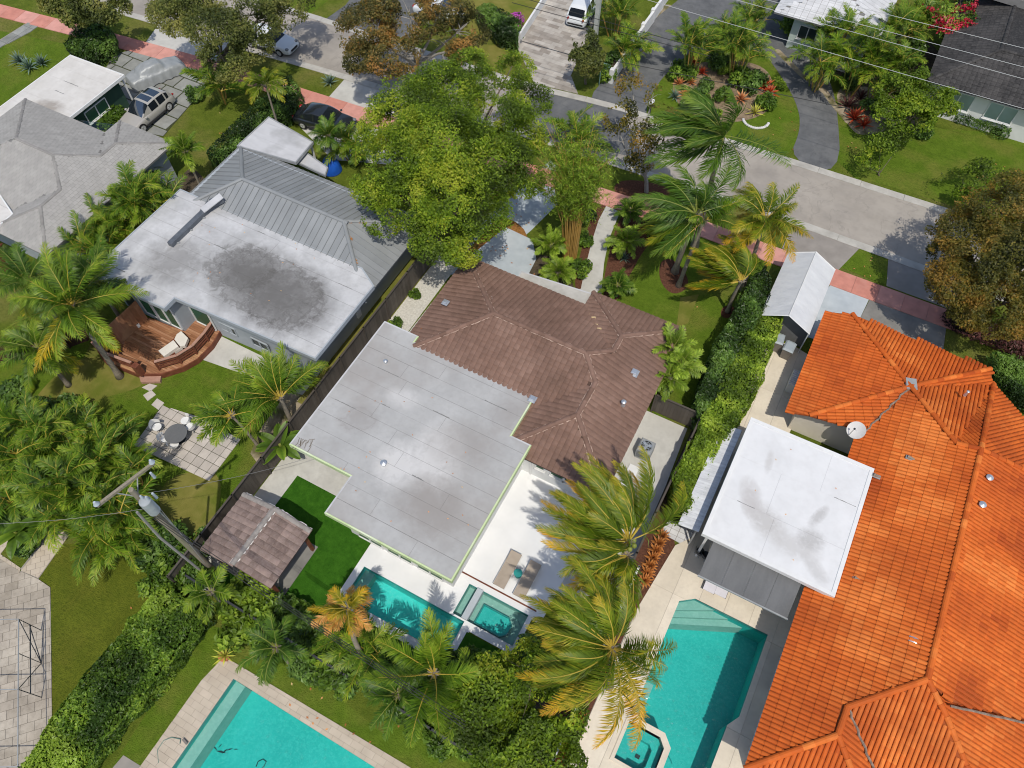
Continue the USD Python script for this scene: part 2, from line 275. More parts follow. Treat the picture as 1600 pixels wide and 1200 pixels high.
M['pool_paver'] = mat('pool_deck_paver', 0.9, tone=[(0, (0.44, 0.375, 0.295)), (1, (0.50, 0.43, 0.345))], scale=1.5, detail=9, rough=0.85, spec=0.2, bump=0.2, bscale=40, bdist=0.01, big=(0.6, (0.35, 0.295, 0.23), 0.50, 0.75, 0.55), fine=(6, (0.36, 0.30, 0.24), 0.3))
M['far_paver'] = mat('driveway_paver', 0.7, tone=[(0, (0.28, 0.245, 0.21)), (1, (0.47, 0.435, 0.39))], scale=1.2, detail=8, rough=0.9, spec=0.2, bump=0.2, bscale=30, bdist=0.01)
M['joint'] = mat('joint_sand', (0.22, 0.20, 0.175), (0.32, 0.295, 0.26), scale=4, rough=0.95, spec=0.1)
M['grassy_joint'] = mat('grassy_joint', (0.03, 0.04, 0.015), (0.07, 0.075, 0.035), scale=4, rough=0.95, spec=0.1)
M['gravel'] = mat('white_gravel', (0.45, 0.43, 0.38), (0.66, 0.64, 0.58), scale=9, detail=7, rough=0.95, spec=0.15, bump=0.8, bscale=35, bdist=0.04, big=(0.7, (0.40, 0.37, 0.31), 0.5, 0.75, 0.5))
M['wall_white'] = mat('white_render', (0.60, 0.60, 0.58), (0.68, 0.68, 0.67), scale=0.9, detail=8, rough=0.85, spec=0.2, bump=0.1, bscale=50, bdist=0.01, big=(0.5, (0.50, 0.49, 0.46), 0.55, 0.8, 0.5))
M['wall_grey'] = mat('grey_render', (0.30, 0.33, 0.36), (0.36, 0.39, 0.42), scale=0.9, detail=8, rough=0.85, spec=0.2, bump=0.1, bscale=50, bdist=0.01)
M['wall_green'] = mat('dark_green_render', (0.022, 0.055, 0.038), (0.035, 0.075, 0.05), scale=1.2, rough=0.8, spec=0.2)
M['wall_pale_green'] = mat('pale_green_render', (0.42, 0.50, 0.46), (0.50, 0.57, 0.53), scale=1.0, rough=0.85, spec=0.2)
M['wall_cream'] = mat('cream_render', (0.62, 0.57, 0.48), (0.70, 0.65, 0.56), scale=1.0, rough=0.85, spec=0.2, big=(0.5, (0.52, 0.47, 0.39), 0.55, 0.8, 0.4))
M['lime'] = mat('lime_fascia', (0.46, 0.56, 0.28), (0.56, 0.65, 0.38), scale=1.4, detail=8, rough=0.6, spec=0.3, big=(0.8, (0.66, 0.70, 0.55), 0.5, 0.7, 0.7))
M['membrane'] = mat('grey_roof_membrane', (0.345, 0.343, 0.338), (0.41, 0.408, 0.402), scale=0.7, detail=9, rough=0.75, spec=0.25, bump=0.15, bscale=22, bdist=0.01, big=(0.22, (0.30, 0.28, 0.265), 0.47, 0.64, 0.8), fine=(4, (0.27, 0.265, 0.255), 0.3),
    stains=[((-11.6, 13.6, 3.3), (1.9, 2.7, 3), 0.35, (0.55, 0.54, 0.53), 0.75, 2.4), ((-13.0, 12.2, 3.3), (1.7, 1.9, 3), 0.2, (0.56, 0.55, 0.54), 0.75, 2.8), ((-14.9, 15.6, 3.3), (1.3, 0.9, 3), 0.2, (0.53, 0.52, 0.51), 0.6, 2.4), ((-10.2, 10.8, 3.3), (3.0, 2.2, 3), -0.2, (0.255, 0.235, 0.22), 0.7, 1.2), ((-10.6, 14.8, 3.3), (2.6, 2.0, 3), 0.4, (0.27, 0.25, 0.235), 0.55, 1.4), ((-16.3, 13.4, 3.3), (1.5, 1.1, 3), 0.3, (0.26, 0.245, 0.235), 0.6, 1.6, 1), ((-9.6, 17.2, 3.3), (1.0, 1.3, 3), 0.1, (0.28, 0.265, 0.255), 0.5, 1.6, 1)])
M['seam'] = mat('roof_seam', (0.16, 0.16, 0.155), (0.24, 0.24, 0.235), scale=6, rough=0.8)
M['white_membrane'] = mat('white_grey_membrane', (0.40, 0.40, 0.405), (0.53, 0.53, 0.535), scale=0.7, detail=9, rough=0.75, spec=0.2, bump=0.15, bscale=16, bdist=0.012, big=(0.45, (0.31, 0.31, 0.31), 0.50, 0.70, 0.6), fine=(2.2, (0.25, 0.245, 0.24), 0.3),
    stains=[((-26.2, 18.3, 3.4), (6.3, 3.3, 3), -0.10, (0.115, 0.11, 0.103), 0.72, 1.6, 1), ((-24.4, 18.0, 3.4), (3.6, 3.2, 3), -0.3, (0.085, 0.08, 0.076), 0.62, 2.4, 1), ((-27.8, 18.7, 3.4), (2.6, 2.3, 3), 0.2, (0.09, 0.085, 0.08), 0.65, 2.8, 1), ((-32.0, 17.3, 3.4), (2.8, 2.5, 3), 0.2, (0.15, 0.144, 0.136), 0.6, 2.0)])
M['carport_membrane'] = mat('carport_membrane', (0.42, 0.42, 0.43), (0.52, 0.52, 0.53), scale=0.9, detail=9, rough=0.75, spec=0.25, stretch=(0.6, 1.6, 1, 0), big=(0.5, (0.30, 0.30, 0.30), 0.5, 0.68, 0.7))
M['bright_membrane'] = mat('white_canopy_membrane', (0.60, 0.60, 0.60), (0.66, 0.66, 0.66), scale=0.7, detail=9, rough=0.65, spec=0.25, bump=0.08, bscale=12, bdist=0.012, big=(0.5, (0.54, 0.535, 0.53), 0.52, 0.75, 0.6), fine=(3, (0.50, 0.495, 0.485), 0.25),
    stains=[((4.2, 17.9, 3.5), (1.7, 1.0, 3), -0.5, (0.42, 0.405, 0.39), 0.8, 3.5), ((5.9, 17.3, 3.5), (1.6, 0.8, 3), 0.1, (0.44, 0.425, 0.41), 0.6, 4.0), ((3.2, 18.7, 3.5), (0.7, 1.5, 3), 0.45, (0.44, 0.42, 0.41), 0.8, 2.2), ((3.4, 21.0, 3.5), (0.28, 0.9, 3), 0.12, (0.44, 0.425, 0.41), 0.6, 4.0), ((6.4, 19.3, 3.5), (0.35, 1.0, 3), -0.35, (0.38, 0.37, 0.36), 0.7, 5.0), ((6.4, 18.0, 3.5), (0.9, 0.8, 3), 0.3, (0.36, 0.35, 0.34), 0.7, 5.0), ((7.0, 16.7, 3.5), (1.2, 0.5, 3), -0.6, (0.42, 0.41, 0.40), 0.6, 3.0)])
M['hut_roof'] = mat('cream_flat_roof', (0.52, 0.50, 0.47), (0.60, 0.58, 0.55), scale=0.9, detail=8, rough=0.75, spec=0.2, big=(0.4, (0.46, 0.44, 0.40), 0.5, 0.75, 0.6), fine=(3, (0.42, 0.39, 0.35), 0.25), stains=[((-50.3, 24.4, 2.8), (1.7, 1.1, 3), 0.2, (0.27, 0.24, 0.21), 0.8, 2.0)])
M['orange'] = mat('terracotta_tile', 0.84, tone=[(0, (0.38, 0.066, 0.011)), (0.3, (0.52, 0.104, 0.016)), (0.7, (0.60, 0.134, 0.021)), (1, (0.72, 0.205, 0.042))], scale=2.5, detail=8, rough=0.72, spec=0.18, big=(0.33, (0.36, 0.072, 0.014), 0.50, 0.68, 0.6), fine=(4.5, (0.27, 0.075, 0.025), 0.2))
M['orange_under'] = mat('terracotta_pan', (0.25, 0.052, 0.012), (0.36, 0.085, 0.018), scale=3, rough=0.85)
M['mortar'] = mat('grey_mortar', (0.14, 0.10, 0.075), (0.30, 0.24, 0.19), scale=6, detail=6, rough=0.95)
M['brown'] = mat('brown_roof_tile', 0.80, tone=[(0, (0.150, 0.089, 0.066)), (0.5, (0.190, 0.113, 0.085)), (1, (0.235, 0.146, 0.112))], scale=2.5, detail=8, rough=0.85, spec=0.15, big=(0.35, (0.155, 0.096, 0.075), 0.48, 0.7, 0.5), fine=(9, (0.30, 0.21, 0.165), 0.2))
M['brown_under'] = mat('brown_under', (0.055, 0.033, 0.027), (0.09, 0.055, 0.043), scale=3, rough=0.9)
M['brown_cap'] = mat('brown_ridge_tile', 0.8, tone=[(0, (0.165, 0.098, 0.073)), (1, (0.225, 0.138, 0.106))], scale=3, detail=8, rough=0.85, spec=0.2)
M['pink_mortar'] = mat('ridge_mortar', (0.20, 0.125, 0.095), (0.50, 0.37, 0.30), scale=6, detail=6, rough=0.95)
M['bare_mortar'] = mat('bare_mortar_patch', (0.42, 0.30, 0.15), (0.55, 0.42, 0.24), scale=6, rough=0.95)
M['shed_tile'] = mat('shed_roof_tile', 0.72, tone=[(0, (0.15, 0.105, 0.09)), (0.5, (0.20, 0.145, 0.125)), (1, (0.30, 0.22, 0.19))], scale=3, detail=8, rough=0.85, spec=0.2, fine=(10, (0.34, 0.28, 0.25), 0.35))
M['shed_grey'] = mat('grey_ridge_mortar', (0.20, 0.18, 0.165), (0.30, 0.275, 0.25), scale=5, rough=0.9)
M['white_mortar'] = mat('white_ridge_mortar', (0.55, 0.52, 0.49), (0.70, 0.67, 0.64), scale=5, rough=0.9)
M['metal'] = mat('grey_standing_seam', 0.9, tone=[(0, (0.215, 0.225, 0.23)), (1, (0.26, 0.27, 0.275))], scale=0.8, detail=6, rough=0.5, spec=0.4, big=(0.5, (0.19, 0.20, 0.205), 0.5, 0.75, 0.5))
M['metal_rib'] = mat('seam_rib', (0.12, 0.125, 0.13), (0.16, 0.165, 0.17), scale=2, rough=0.5)
M['rust'] = mat('fallen_leaf_rust', (0.30, 0.13, 0.045), (0.42, 0.20, 0.08), scale=5, rough=0.95)
M['shingle'] = mat('grey_shingle', 0.88, tone=[(0, (0.30, 0.29, 0.272)), (1, (0.345, 0.332, 0.312))], scale=1.5, detail=8, rough=0.9, spec=0.2, big=(0.4, (0.30, 0.29, 0.275), 0.5, 0.75, 0.5))
M['shingle_cap'] = mat('shingle_cap', 0.85, tone=[(0, (0.22, 0.21, 0.198)), (1, (0.27, 0.258, 0.243))], scale=3, rough=0.9)
M['shingle_under'] = mat('shingle_under', (0.16, 0.155, 0.15), (0.2, 0.195, 0.185), scale=3, rough=0.9)
M['dark_tile'] = mat('charcoal_roof_tile', 0.72, tone=[(0, (0.030, 0.029, 0.029)), (1, (0.060, 0.057, 0.055))], scale=1.5, detail=8, rough=0.85, spec=0.25, stretch=(1, 1, 1, 0), fine=(6, (0.14, 0.13, 0.125), 0.3), big=(0.4, (0.075, 0.07, 0.067), 0.5, 0.7, 0.6))
M['white_tile'] = mat('white_roof_tile', 0.9, tone=[(0, (0.50, 0.50, 0.505)), (1, (0.58, 0.58, 0.585))], scale=1.5, detail=8, rough=0.7, spec=0.3)
M['white_paint'] = mat('white_paint', (0.62, 0.62, 0.61), (0.68, 0.68, 0.67), scale=2, rough=0.5, spec=0.3)
M['canvas_white'] = mat('white_canvas', (0.50, 0.51, 0.525), (0.57, 0.58, 0.59), scale=1.2, detail=5, rough=0.7, spec=0.25, bump=0.7, bscale=1.5, bdist=0.08, stretch=(0.7, 1.6, 1, 0.3))
M['canvas_grey'] = mat('grey_canvas', (0.105, 0.108, 0.112), (0.135, 0.138, 0.142), scale=1.0, detail=6, rough=0.8, spec=0.25, stretch=(2.5, 0.5, 1, 0), fine=(12, (0.17, 0.17, 0.17), 0.3))
M['corrugated'] = mat('weathered_white_panel', (0.50, 0.51, 0.53), (0.70, 0.71, 0.72), scale=2.2, detail=8, rough=0.7, spec=0.3, stretch=(0.5, 3.0, 1, 0), big=(0.8, (0.44, 0.45, 0.46), 0.5, 0.7, 0.6))
M['deck_wood'] = mat('red_brown_deck', 0.72, tone=[(0, (0.25, 0.108, 0.05)), (0.5, (0.34, 0.16, 0.082)), (1, (0.43, 0.225, 0.128))], scale=2.0, detail=8, rough=0.6, spec=0.3, stretch=(0.4, 4, 1, 0), big=(0.7, (0.50, 0.30, 0.15), 0.52, 0.70, 0.7))
M['rail_wood'] = mat('dark_red_wood', (0.12, 0.036, 0.020), (0.20, 0.068, 0.038), scale=3, detail=8, rough=0.6, spec=0.3)
M['rail_cap'] = mat('deck_cap_wood', (0.33, 0.185, 0.135), (0.42, 0.25, 0.19), scale=3, detail=8, rough=0.65, spec=0.3)
M['fence_wood'] = mat('dark_fence_wood', (0.045, 0.022, 0.016), (0.085, 0.042, 0.03), scale=3, detail=8, rough=0.8, spec=0.2)
M['fence_brown'] = mat('taupe_fence_board', 0.9, tone=[(0, (0.075, 0.063, 0.052)), (1, (0.105, 0.09, 0.075))], scale=1.5, detail=8, rough=0.7, spec=0.3)
M['cushion'] = mat('cream_cushion', (0.60, 0.57, 0.51), (0.68, 0.645, 0.58), scale=2, rough=0.9, spec=0.15)
M['beige'] = mat('beige_sling', (0.33, 0.275, 0.22), (0.38, 0.32, 0.26), scale=3, rough=0.85, spec=0.15)
M['lounger_white'] = mat('lilac_white_sling', (0.60, 0.58, 0.62), (0.66, 0.64, 0.68), scale=3, rough=0.8, spec=0.2)
M['teal'] = mat('teal_enamel', (0.02, 0.22, 0.20), (0.03, 0.27, 0.24), scale=3, rough=0.35, spec=0.5)
M['steel'] = mat('galvanised_steel', (0.50, 0.52, 0.54), (0.62, 0.64, 0.66), scale=4, detail=6, rough=0.35, spec=0.5, metallic=0.7)
M['grey_metal'] = mat('grey_metal', (0.24, 0.25, 0.255), (0.30, 0.31, 0.315), scale=3, rough=0.5, spec=0.4)
M['dark_metal'] = mat('dark_metal', (0.028, 0.03, 0.032), (0.045, 0.048, 0.05), scale=3, rough=0.45, spec=0.4)
M['duct'] = mat('roof_duct', (0.075, 0.085, 0.10), (0.12, 0.132, 0.15), scale=3, rough=0.5, spec=0.4)
M['blue'] = mat('blue_canvas', (0.008, 0.075, 0.42), (0.012, 0.10, 0.52), scale=2, rough=0.55, spec=0.35)
M['bin_blue'] = mat('blue_bin_plastic', (0.008, 0.035, 0.13), (0.012, 0.045, 0.16), scale=2, rough=0.5, spec=0.4)
M['bin_grey'] = mat('brown_grey_bin', (0.16, 0.14, 0.125), (0.20, 0.18, 0.16), scale=2, rough=0.6, spec=0.3)
M['bin_lid'] = mat('grey_bin_lid', (0.27, 0.31, 0.34), (0.33, 0.37, 0.40), scale=2, rough=0.5, spec=0.4)
M['pole_wood'] = mat('weathered_pole_wood', (0.19, 0.165, 0.125), (0.29, 0.255, 0.20), scale=4, detail=8, rough=0.9, spec=0.15, stretch=(3, 3, 0.3), big=(0.5, (0.17, 0.18, 0.09), 0.5, 0.7, 0.6))
M['pole_conc'] = mat('pole_concrete', (0.36, 0.37, 0.34), (0.44, 0.45, 0.42), scale=2, rough=0.85)
M['transformer'] = mat('transformer_grey', (0.27, 0.295, 0.31), (0.34, 0.365, 0.38), scale=4, rough=0.5, spec=0.3)
M['insulator'] = mat('glazed_insulator', (0.33, 0.38, 0.43), (0.42, 0.47, 0.52), scale=4, rough=0.3, spec=0.5)
M['wire_light'] = mat('bare_wire', (0.40, 0.41, 0.41), (0.46, 0.47, 0.47), scale=2, rough=0.4, spec=0.5)
M['wire_dark'] = mat('black_cable', (0.02, 0.02, 0.02), (0.03, 0.03, 0.03), scale=2, rough=0.6)
M['wire_mid'] = mat('grey_cable', (0.20, 0.19, 0.18), (0.26, 0.25, 0.24), scale=2, rough=0.6)
M['teal_plaster'] = mat('teal_pool_plaster', (0.015, 0.37, 0.345), (0.028, 0.44, 0.41), scale=0.9, detail=5, rough=0.8, big=(0.22, (0.010, 0.31, 0.295), 0.45, 0.7, 0.7), fine=(7, (0.08, 0.56, 0.52), 0.45))
M['deep_plaster'] = mat('bright_teal_plaster', (0.03, 0.52, 0.48), (0.06, 0.60, 0.56), scale=1.0, detail=5, rough=0.8, big=(0.4, (0.09, 0.62, 0.57), 0.5, 0.7, 0.6), fine=(6, (0.18, 0.68, 0.63), 0.5))
M['step_plaster'] = mat('pale_pool_step', (0.19, 0.37, 0.33), (0.25, 0.43, 0.39), scale=2, rough=0.8, fine=(8, (0.32, 0.50, 0.45), 0.4))
M['waterline'] = mat('waterline_tile', (0.02, 0.20, 0.19), (0.03, 0.26, 0.25), scale=6, rough=0.3, spec=0.5)
M['mosaic'] = mat('dark_mosaic', (0.01, 0.03, 0.035), (0.015, 0.045, 0.05), scale=6, rough=0.4)
M['water'] = watermat('pool_water', (0.88, 0.99, 0.98), 4.5, 0.9, 0.08)
M['water_pale'] = watermat('spa_water', (0.94, 1.0, 0.99), 6.0, 0.8, 0.08)
M['pane'] = glassmat('window_pane', (0.30, 0.36, 0.34), body=0.45, bodycol=(0.02, 0.03, 0.028))
M['pane_green'] = glassmat('green_window_pane', (0.25, 0.42, 0.32), body=0.65, bodycol=(0.045, 0.12, 0.065))
M['pane_teal'] = glassmat('clear_glass_panel', (0.82, 0.93, 0.91))
M['car_glass'] = glassmat('car_glass', (0.10, 0.12, 0.14), body=0.75, bodycol=(0.012, 0.016, 0.02))
M['car_pale'] = mat('grey_white_car_paint', (0.34, 0.325, 0.30), (0.36, 0.345, 0.32), scale=1, rough=0.35, spec=0.5, coat=0.6)
M['car_white'] = mat('white_car_paint', (0.62, 0.64, 0.65), (0.65, 0.67, 0.68), scale=1, rough=0.3, spec=0.5, coat=0.8)
M['car_black'] = mat('black_car_paint', (0.012, 0.014, 0.016), (0.016, 0.018, 0.02), scale=1, rough=0.22, spec=0.5, coat=1.0)
M['rubber'] = mat('tyre_rubber', (0.018, 0.018, 0.018), (0.028, 0.028, 0.028), scale=6, rough=0.9, spec=0.2)
M['rim'] = mat('alloy_rim', (0.45, 0.45, 0.45), (0.52, 0.52, 0.52), scale=3, rough=0.3, spec=0.5, metallic=0.6)
M['lamp'] = mat('car_lamp', (0.10, 0.11, 0.12), (0.22, 0.23, 0.24), scale=20, rough=0.1, spec=0.7)
M['red_lamp'] = mat('tail_lamp', (0.25, 0.015, 0.012), (0.32, 0.02, 0.015), scale=8, rough=0.2, spec=0.5)
M['plastic_dark'] = mat('dark_trim', (0.025, 0.025, 0.026), (0.035, 0.035, 0.036), scale=4, rough=0.7, spec=0.3)
M['cover'] = mat('silver_car_cover', (0.27, 0.285, 0.29), (0.34, 0.355, 0.36), scale=1.5, detail=6, rough=0.45, spec=0.5, metallic=0.15, bump=0.5, bscale=6, bdist=0.04)
M['terracotta'] = mat('terracotta_pot', (0.40, 0.14, 0.06), (0.48, 0.18, 0.08), scale=4, rough=0.85)
M['flagstone'] = mat('flagstone', (0.34, 0.30, 0.26), (0.44, 0.40, 0.35), scale=2, rough=0.9)
M['rock'] = mat('white_border_rock', (0.50, 0.49, 0.47), (0.62, 0.61, 0.58), scale=5, rough=0.9, bump=0.5, bscale=14)
M['trunk'] = mat('palm_trunk', (0.17, 0.145, 0.11), (0.27, 0.235, 0.185), scale=6, detail=7, rough=0.95, spec=0.1, bump=0.8, bscale=9, stretch=(1, 1, 2.6), big=(0.6, (0.20, 0.19, 0.16), 0.5, 0.7, 0.4))
M['bark'] = mat('tree_bark', (0.10, 0.08, 0.06), (0.19, 0.16, 0.125), scale=6, detail=7, rough=0.95, spec=0.1, bump=0.8, bscale=12)
M['grey_twig'] = mat('grey_bark', (0.25, 0.235, 0.21), (0.36, 0.34, 0.31), scale=5, rough=0.95, spec=0.1)
M['green_metal'] = mat('green_painted_metal', (0.10, 0.18, 0.15), (0.14, 0.23, 0.19), scale=3, rough=0.5)
M['hedge_core'] = mat('hedge_inside', (0.012, 0.022, 0.006), (0.025, 0.04, 0.010), scale=4, rough=0.95, spec=0.05)

# ---------------------------------------------------------------- ground, roads, paths
LAY = 0.004
laid = []
def free_layer(g, layer):
    """the lowest sheet from this one up that no overlapping sheet uses"""
    while any(l == layer and g.intersects(h) for h, l in laid): layer += 1
    laid.append((g, layer)); return layer
def patch(name, px, mtl, layer, world=None, holes=None, thick=None, z=None):
    g = Polygon(world if world is not None else at2(px)).buffer(0)
    if holes is not None: g = g.difference(holes)
    return MB().poly(g, LAY*free_layer(g, layer)).build(name, M[mtl], kind='structure')
def smoothed(px, n=3):
    """rounds a pixel polygon by corner cutting"""
    p = np.array(px, float)
    for _ in range(n):
        q = np.roll(p, -1, 0); p = np.stack([0.75*p+0.25*q, 0.25*p+0.75*q], 1).reshape(-1, 2)
    return [tuple(a) for a in p]

R = lambda x0, y0, x1, y1: Polygon([(x0, y0), (x1, y0), (x1, y1), (x0, y1)])
pool_c = R(-12.65, 5.85, -6.75, 7.66)
spa_c = R(-7.46, 7.76, -4.12, 9.42)
pool_o = Polygon([(2.20, 13.59), (2.87, 14.08), (6.62, 14.08), (6.62, 9.9), (6.25, 9.3), (6.05, 1.0), (4.32, 1.0), (4.32, 6.1), (4.32, 7.15), (3.85, 7.62), (2.62, 7.62), (2.22, 7.95)])
spa_o = Polygon([(2.22, 5.60), (4.05, 5.60), (4.05, 7.0), (3.72, 7.35), (2.22, 7.35)])
pool_b = R(-15.05, -8.0, -3.0, 0.20)
ALLP = unary_union([pool_c, spa_c, pool_o, spa_o, pool_b])
MB().poly(R(-320, -300, 320, 420).difference(ALLP), 0.0).build('ground', M['ground'], kind='structure')

near = [(-260, -150), (-50, -47), (100, -6), (217, 27), (421, 86), (575, 131), (900, 236), (1227, 342), (1400, 404), (1600, 478)]
far = [(482, 24), (536, 42), (832, 136), (952, 164), (1200, 241), (1375, 297), (1500, 337), (1600, 372)]
nearW = [(-150, 31.0), (-75, 36.3)]+at2(near[2:])+[(60, 40.8), (160, 40.0)]
farW = [(-150, 37.5), (-75, 42.6), (-56, 44.4)]+at2(far)+[(60, 47.0), (160, 46.5)]
road = Polygon(nearW+farW[::-1])
MB().poly(road, LAY*free_layer(road, 2)).build('road', M['asphalt'], kind='structure')
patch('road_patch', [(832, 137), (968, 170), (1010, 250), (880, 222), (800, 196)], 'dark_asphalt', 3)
for line, sgn, nm in ((nearW, -1, 'near'), (farW, 1, 'far')):
    ls = LineString(line); g = ls.buffer(0.30, cap_style=2, join_style=2)
    cut = 3.0; n = int(ls.length/cut); kb = MB()
    for i in range(n):
        a, b = ls.interpolate(i*cut+0.01), ls.interpolate((i+1)*cut-0.01)
        if not (-75 < a.x < 45): continue
        kb.prism(LineString([a, b]).buffer(0.30, cap_style=2), -0.05, 0.035+0.006*((i*7) % 3), (i*37 % 100)/100)
    kb.build('kerb', M['curb'], kind='structure')

def lawn(px, m, layer=1, world=None, n=2):
    g = Polygon(world if world is not None else at2(smoothed(px, n) if n else px)).buffer(0).difference(ALLP)
    return MB().poly(g, LAY*free_layer(g, layer)).build('lawn', M[m], kind='structure')
# far side of the street
lawn([(1260, 160), (1316, 275), (1400, 292), (1700, 395), (1900, 420), (1900, 150), (1600, 205), (1490, 205), (1420, 190), (1330, 200), (1300, 130)], 'lawn_bright', 1, n=1)
lawn([(300, -60), (482, 24), (540, -20), (600, -60)], 'lawn_bright', 1, n=0)
lawn([(700, 60), (812, 65), (855, 0), (880, -60), (700, -60)], 'lawn_dry', 1, n=1)
lawn([(740, 70), (806, 70), (790, 125), (740, 110)], 'lawn_dry', 1, n=0)
# near side
lawn([(-60, 36), (118, 72), (175, 88), (100, 190), (-60, 200)], 'lawn_bright', 1, n=0)
lawn([(255, 212), (325, 132), (400, 150), (430, 165), (330, 262), (270, 300), (240, 240)], 'ground', 1, n=0)
lawn([(938, 462), (1000, 380), (1090, 350), (1190, 400), (1200, 440), (1105, 600), (1085, 665), (1020, 650), (1060, 520), (930, 470)], 'lawn_bright', 1, n=0)
lawn([(80, 640), (200, 600), (320, 545), (345, 508), (400, 530), (440, 600), (420, 740), (330, 850), (200, 700), (90, 690)], 'lawn_bright', 1, n=1)
lawn([(-80, 560), (150, 520), (80, 660), (-80, 700)], 'lawn_bright', 1, n=0)
lawn([(60, 900), (100, 850), (190, 845), (330, 900), (260, 960), (60, 1190), (80, 1140), (82, 940)], 'lawn_olive', 1, n=0)
lawn([(320, 975), (420, 1000), (640, 1180), (660, 1290), (140, 1290), (180, 1190)], 'lawn_bright', 1, n=0)
lawn([(600, 1080), (760, 1120), (900, 1200), (860, 1300), (600, 1220)], 'lawn_bright', 2, n=0)
patch('dry_grass_strip', [(1063, 465), (1092, 460), (1075, 505), (1057, 512)], 'lawn_dry', 3)
patch('verge', [(1313, 418), (1345, 387), (1387, 403), (1385, 446)], 'lawn_bright', 3)
patch('verge', [(1475, 540), (1480, 512), (1560, 540), (1660, 600), (1560, 580)], 'ground', 3)
# beds and bare soil
patch('island_lawn', smoothed([(1010, 190), (1012, 160), (1035, 118), (1075, 85), (1110, 62), (1190, 82), (1217, 112), (1247, 160), (1252, 200), (1235, 246), (1180, 232)], 2), 'lawn_bright', 1)
patch('mulch_bed', smoothed([(905, 460), (895, 440), (925, 330), (948, 316), (965, 330), (940, 400), (922, 430)], 2), 'mulch', 2)
patch('mulch_bed', smoothed([(938, 470), (950, 400), (970, 330), (1010, 325), (1030, 360), (1000, 400), (990, 420), (978, 440), (968, 470)], 2), 'mulch', 2)
patch('mulch_bed', smoothed([(1030, 408), (1050, 402), (1075, 430), (1075, 452), (1050, 462), (1030, 440)], 3), 'mulch', 3)
patch('mulch_bed', smoothed([(1125, 490), (1130, 478), (1147, 478), (1152, 488), (1142, 497), (1130, 497)], 3), 'mulch', 3)
patch('mulch_bed', smoothed([(960, 285), (990, 280), (1040, 290), (1050, 305), (1020, 320), (960, 305)], 2), 'mulch', 2)
patch('planting_bed', [(880, 405), (905, 470), (800, 440), (830, 395)], 'soil', 2)
patch('leaf_litter_strip', smoothed([(700, 430), (770, 345), (800, 340), (830, 370), (815, 440), (760, 440)], 2), 'litter', 2)
patch('planting_bed', smoothed([(1045, 130), (1080, 95), (1195, 95), (1215, 150), (1195, 182), (1130, 195), (1065, 175)], 3), 'litter_bed', 3)
patch('planting_bed', smoothed([(1300, 140), (1345, 130), (1420, 160), (1410, 195), (1350, 215), (1325, 200)], 2), 'sand', 3)
patch('planting_bed', smoothed([(1230, 60), (1310, 130), (1360, 140), (1480, 100), (1450, 60), (1250, 30)], 1), 'soil', 2)
patch('planting_bed', smoothed([(1000, 45), (1030, 5), (1060, 10), (1030, 35)], 2), 'sand', 3)
patch('bare_soil', smoothed([(245, 750), (330, 730), (350, 760), (330, 840), (255, 830)], 2), 'lawn_dry', 2)
patch('dry_lawn', smoothed([(95, 575), (150, 552), (190, 575), (240, 600), (150, 625), (80, 650), (40, 640)], 2), 'lawn_dry', 2)
patch('bare_soil', smoothed([(385, 700), (480, 570), (520, 582), (440, 700), (410, 735)], 1), 'sand', 2)
patch('bare_soil', [(480, 560), (500, 556), (545, 580), (520, 610)], 'litter', 3)
patch('planting_bed', at2([(240, 880), (330, 930), (480, 1010), (760, 1140), (880, 1200), (900, 1120), (700, 1020), (560, 960), (420, 940), (330, 880)]), 'soil', 2, world=at2([(240, 880), (330, 930), (480, 1010), (760, 1140), (880, 1200), (900, 1120), (700, 1020), (560, 960), (420, 940), (330, 880)]), holes=ALLP)
patch('planting_bed', [(640, 400), (655, 388), (700, 425), (690, 440)], 'litter', 2)
patch('grass_strip', None, 'lawn_dry', 2, world=[(-21.6, 14.0), (-20.1, 14.0), (-20.1, 27.2), (-21.6, 27.2)])
patch('planting_bed', [(255, 300), (300, 260), (320, 280), (190, 400), (120, 460), (60, 420), (215, 370)], 'soil', 2)
patch('terrace_bed', None, 'mulch', 2, world=[(-0.7, 3.0), (0.5, 3.0), (0.45, 11.6), (0.95, 16.2), (0.2, 17.5), (-0.7, 17.5)])
patch('hedge_bed', None, 'soil', 2, world=[(-0.75, 17.4), (0.9, 17.4), (0.9, 34.5), (0.0, 34.5), (-0.75, 26)])
# paths, aprons, driveways
patch('garden_path', at2(smoothed([(907, 452), (940, 460), (945, 400), (968, 332), (947, 322), (923, 380)], 0)), 'concrete', 4, world=at2([(907, 454), (940, 459), (941, 440), (944, 410), (951, 375), (969, 331), (947, 322), (935, 345), (924, 380), (914, 420)]))
patch('front_driveway', [(735, 400), (790, 355), (832, 375), (838, 405), (820, 440), (760, 425)], 'blue_concrete', 3)
patch('front_driveway', [(700, 430), (720, 380), (860, 250), (900, 290), (830, 360), (760, 420)], 'blue_concrete', 2)
patch('driveway_apron', [(509, 157), (541, 121), (640, 150), (620, 190), (590, 196), (560, 172)], 'concrete', 3)
patch('driveway', [(478, 178), (560, 196), (650, 215), (640, 260), (520, 250), (470, 200)], 'concrete', 3)
patch('driveway_apron', [(228, 66), (248, 38), (330, 58), (360, 72), (340, 104), (330, 98)], 'concrete', 3)
patch('driveway_apron', [(1222, 388), (1240, 348), (1345, 386), (1308, 424), (1307, 430)], 'brown_concrete', 3)
patch('driveway_apron', [(1385, 447), (1388, 403), (1480, 436), (1520, 500), (1470, 478)], 'brown_concrete', 3)
patch('driveway_pad', [(1240, 520), (1300, 442), (1359, 465), (1340, 505), (1330, 500), (1290, 490), (1278, 532)], 'blue_concrete', 4)
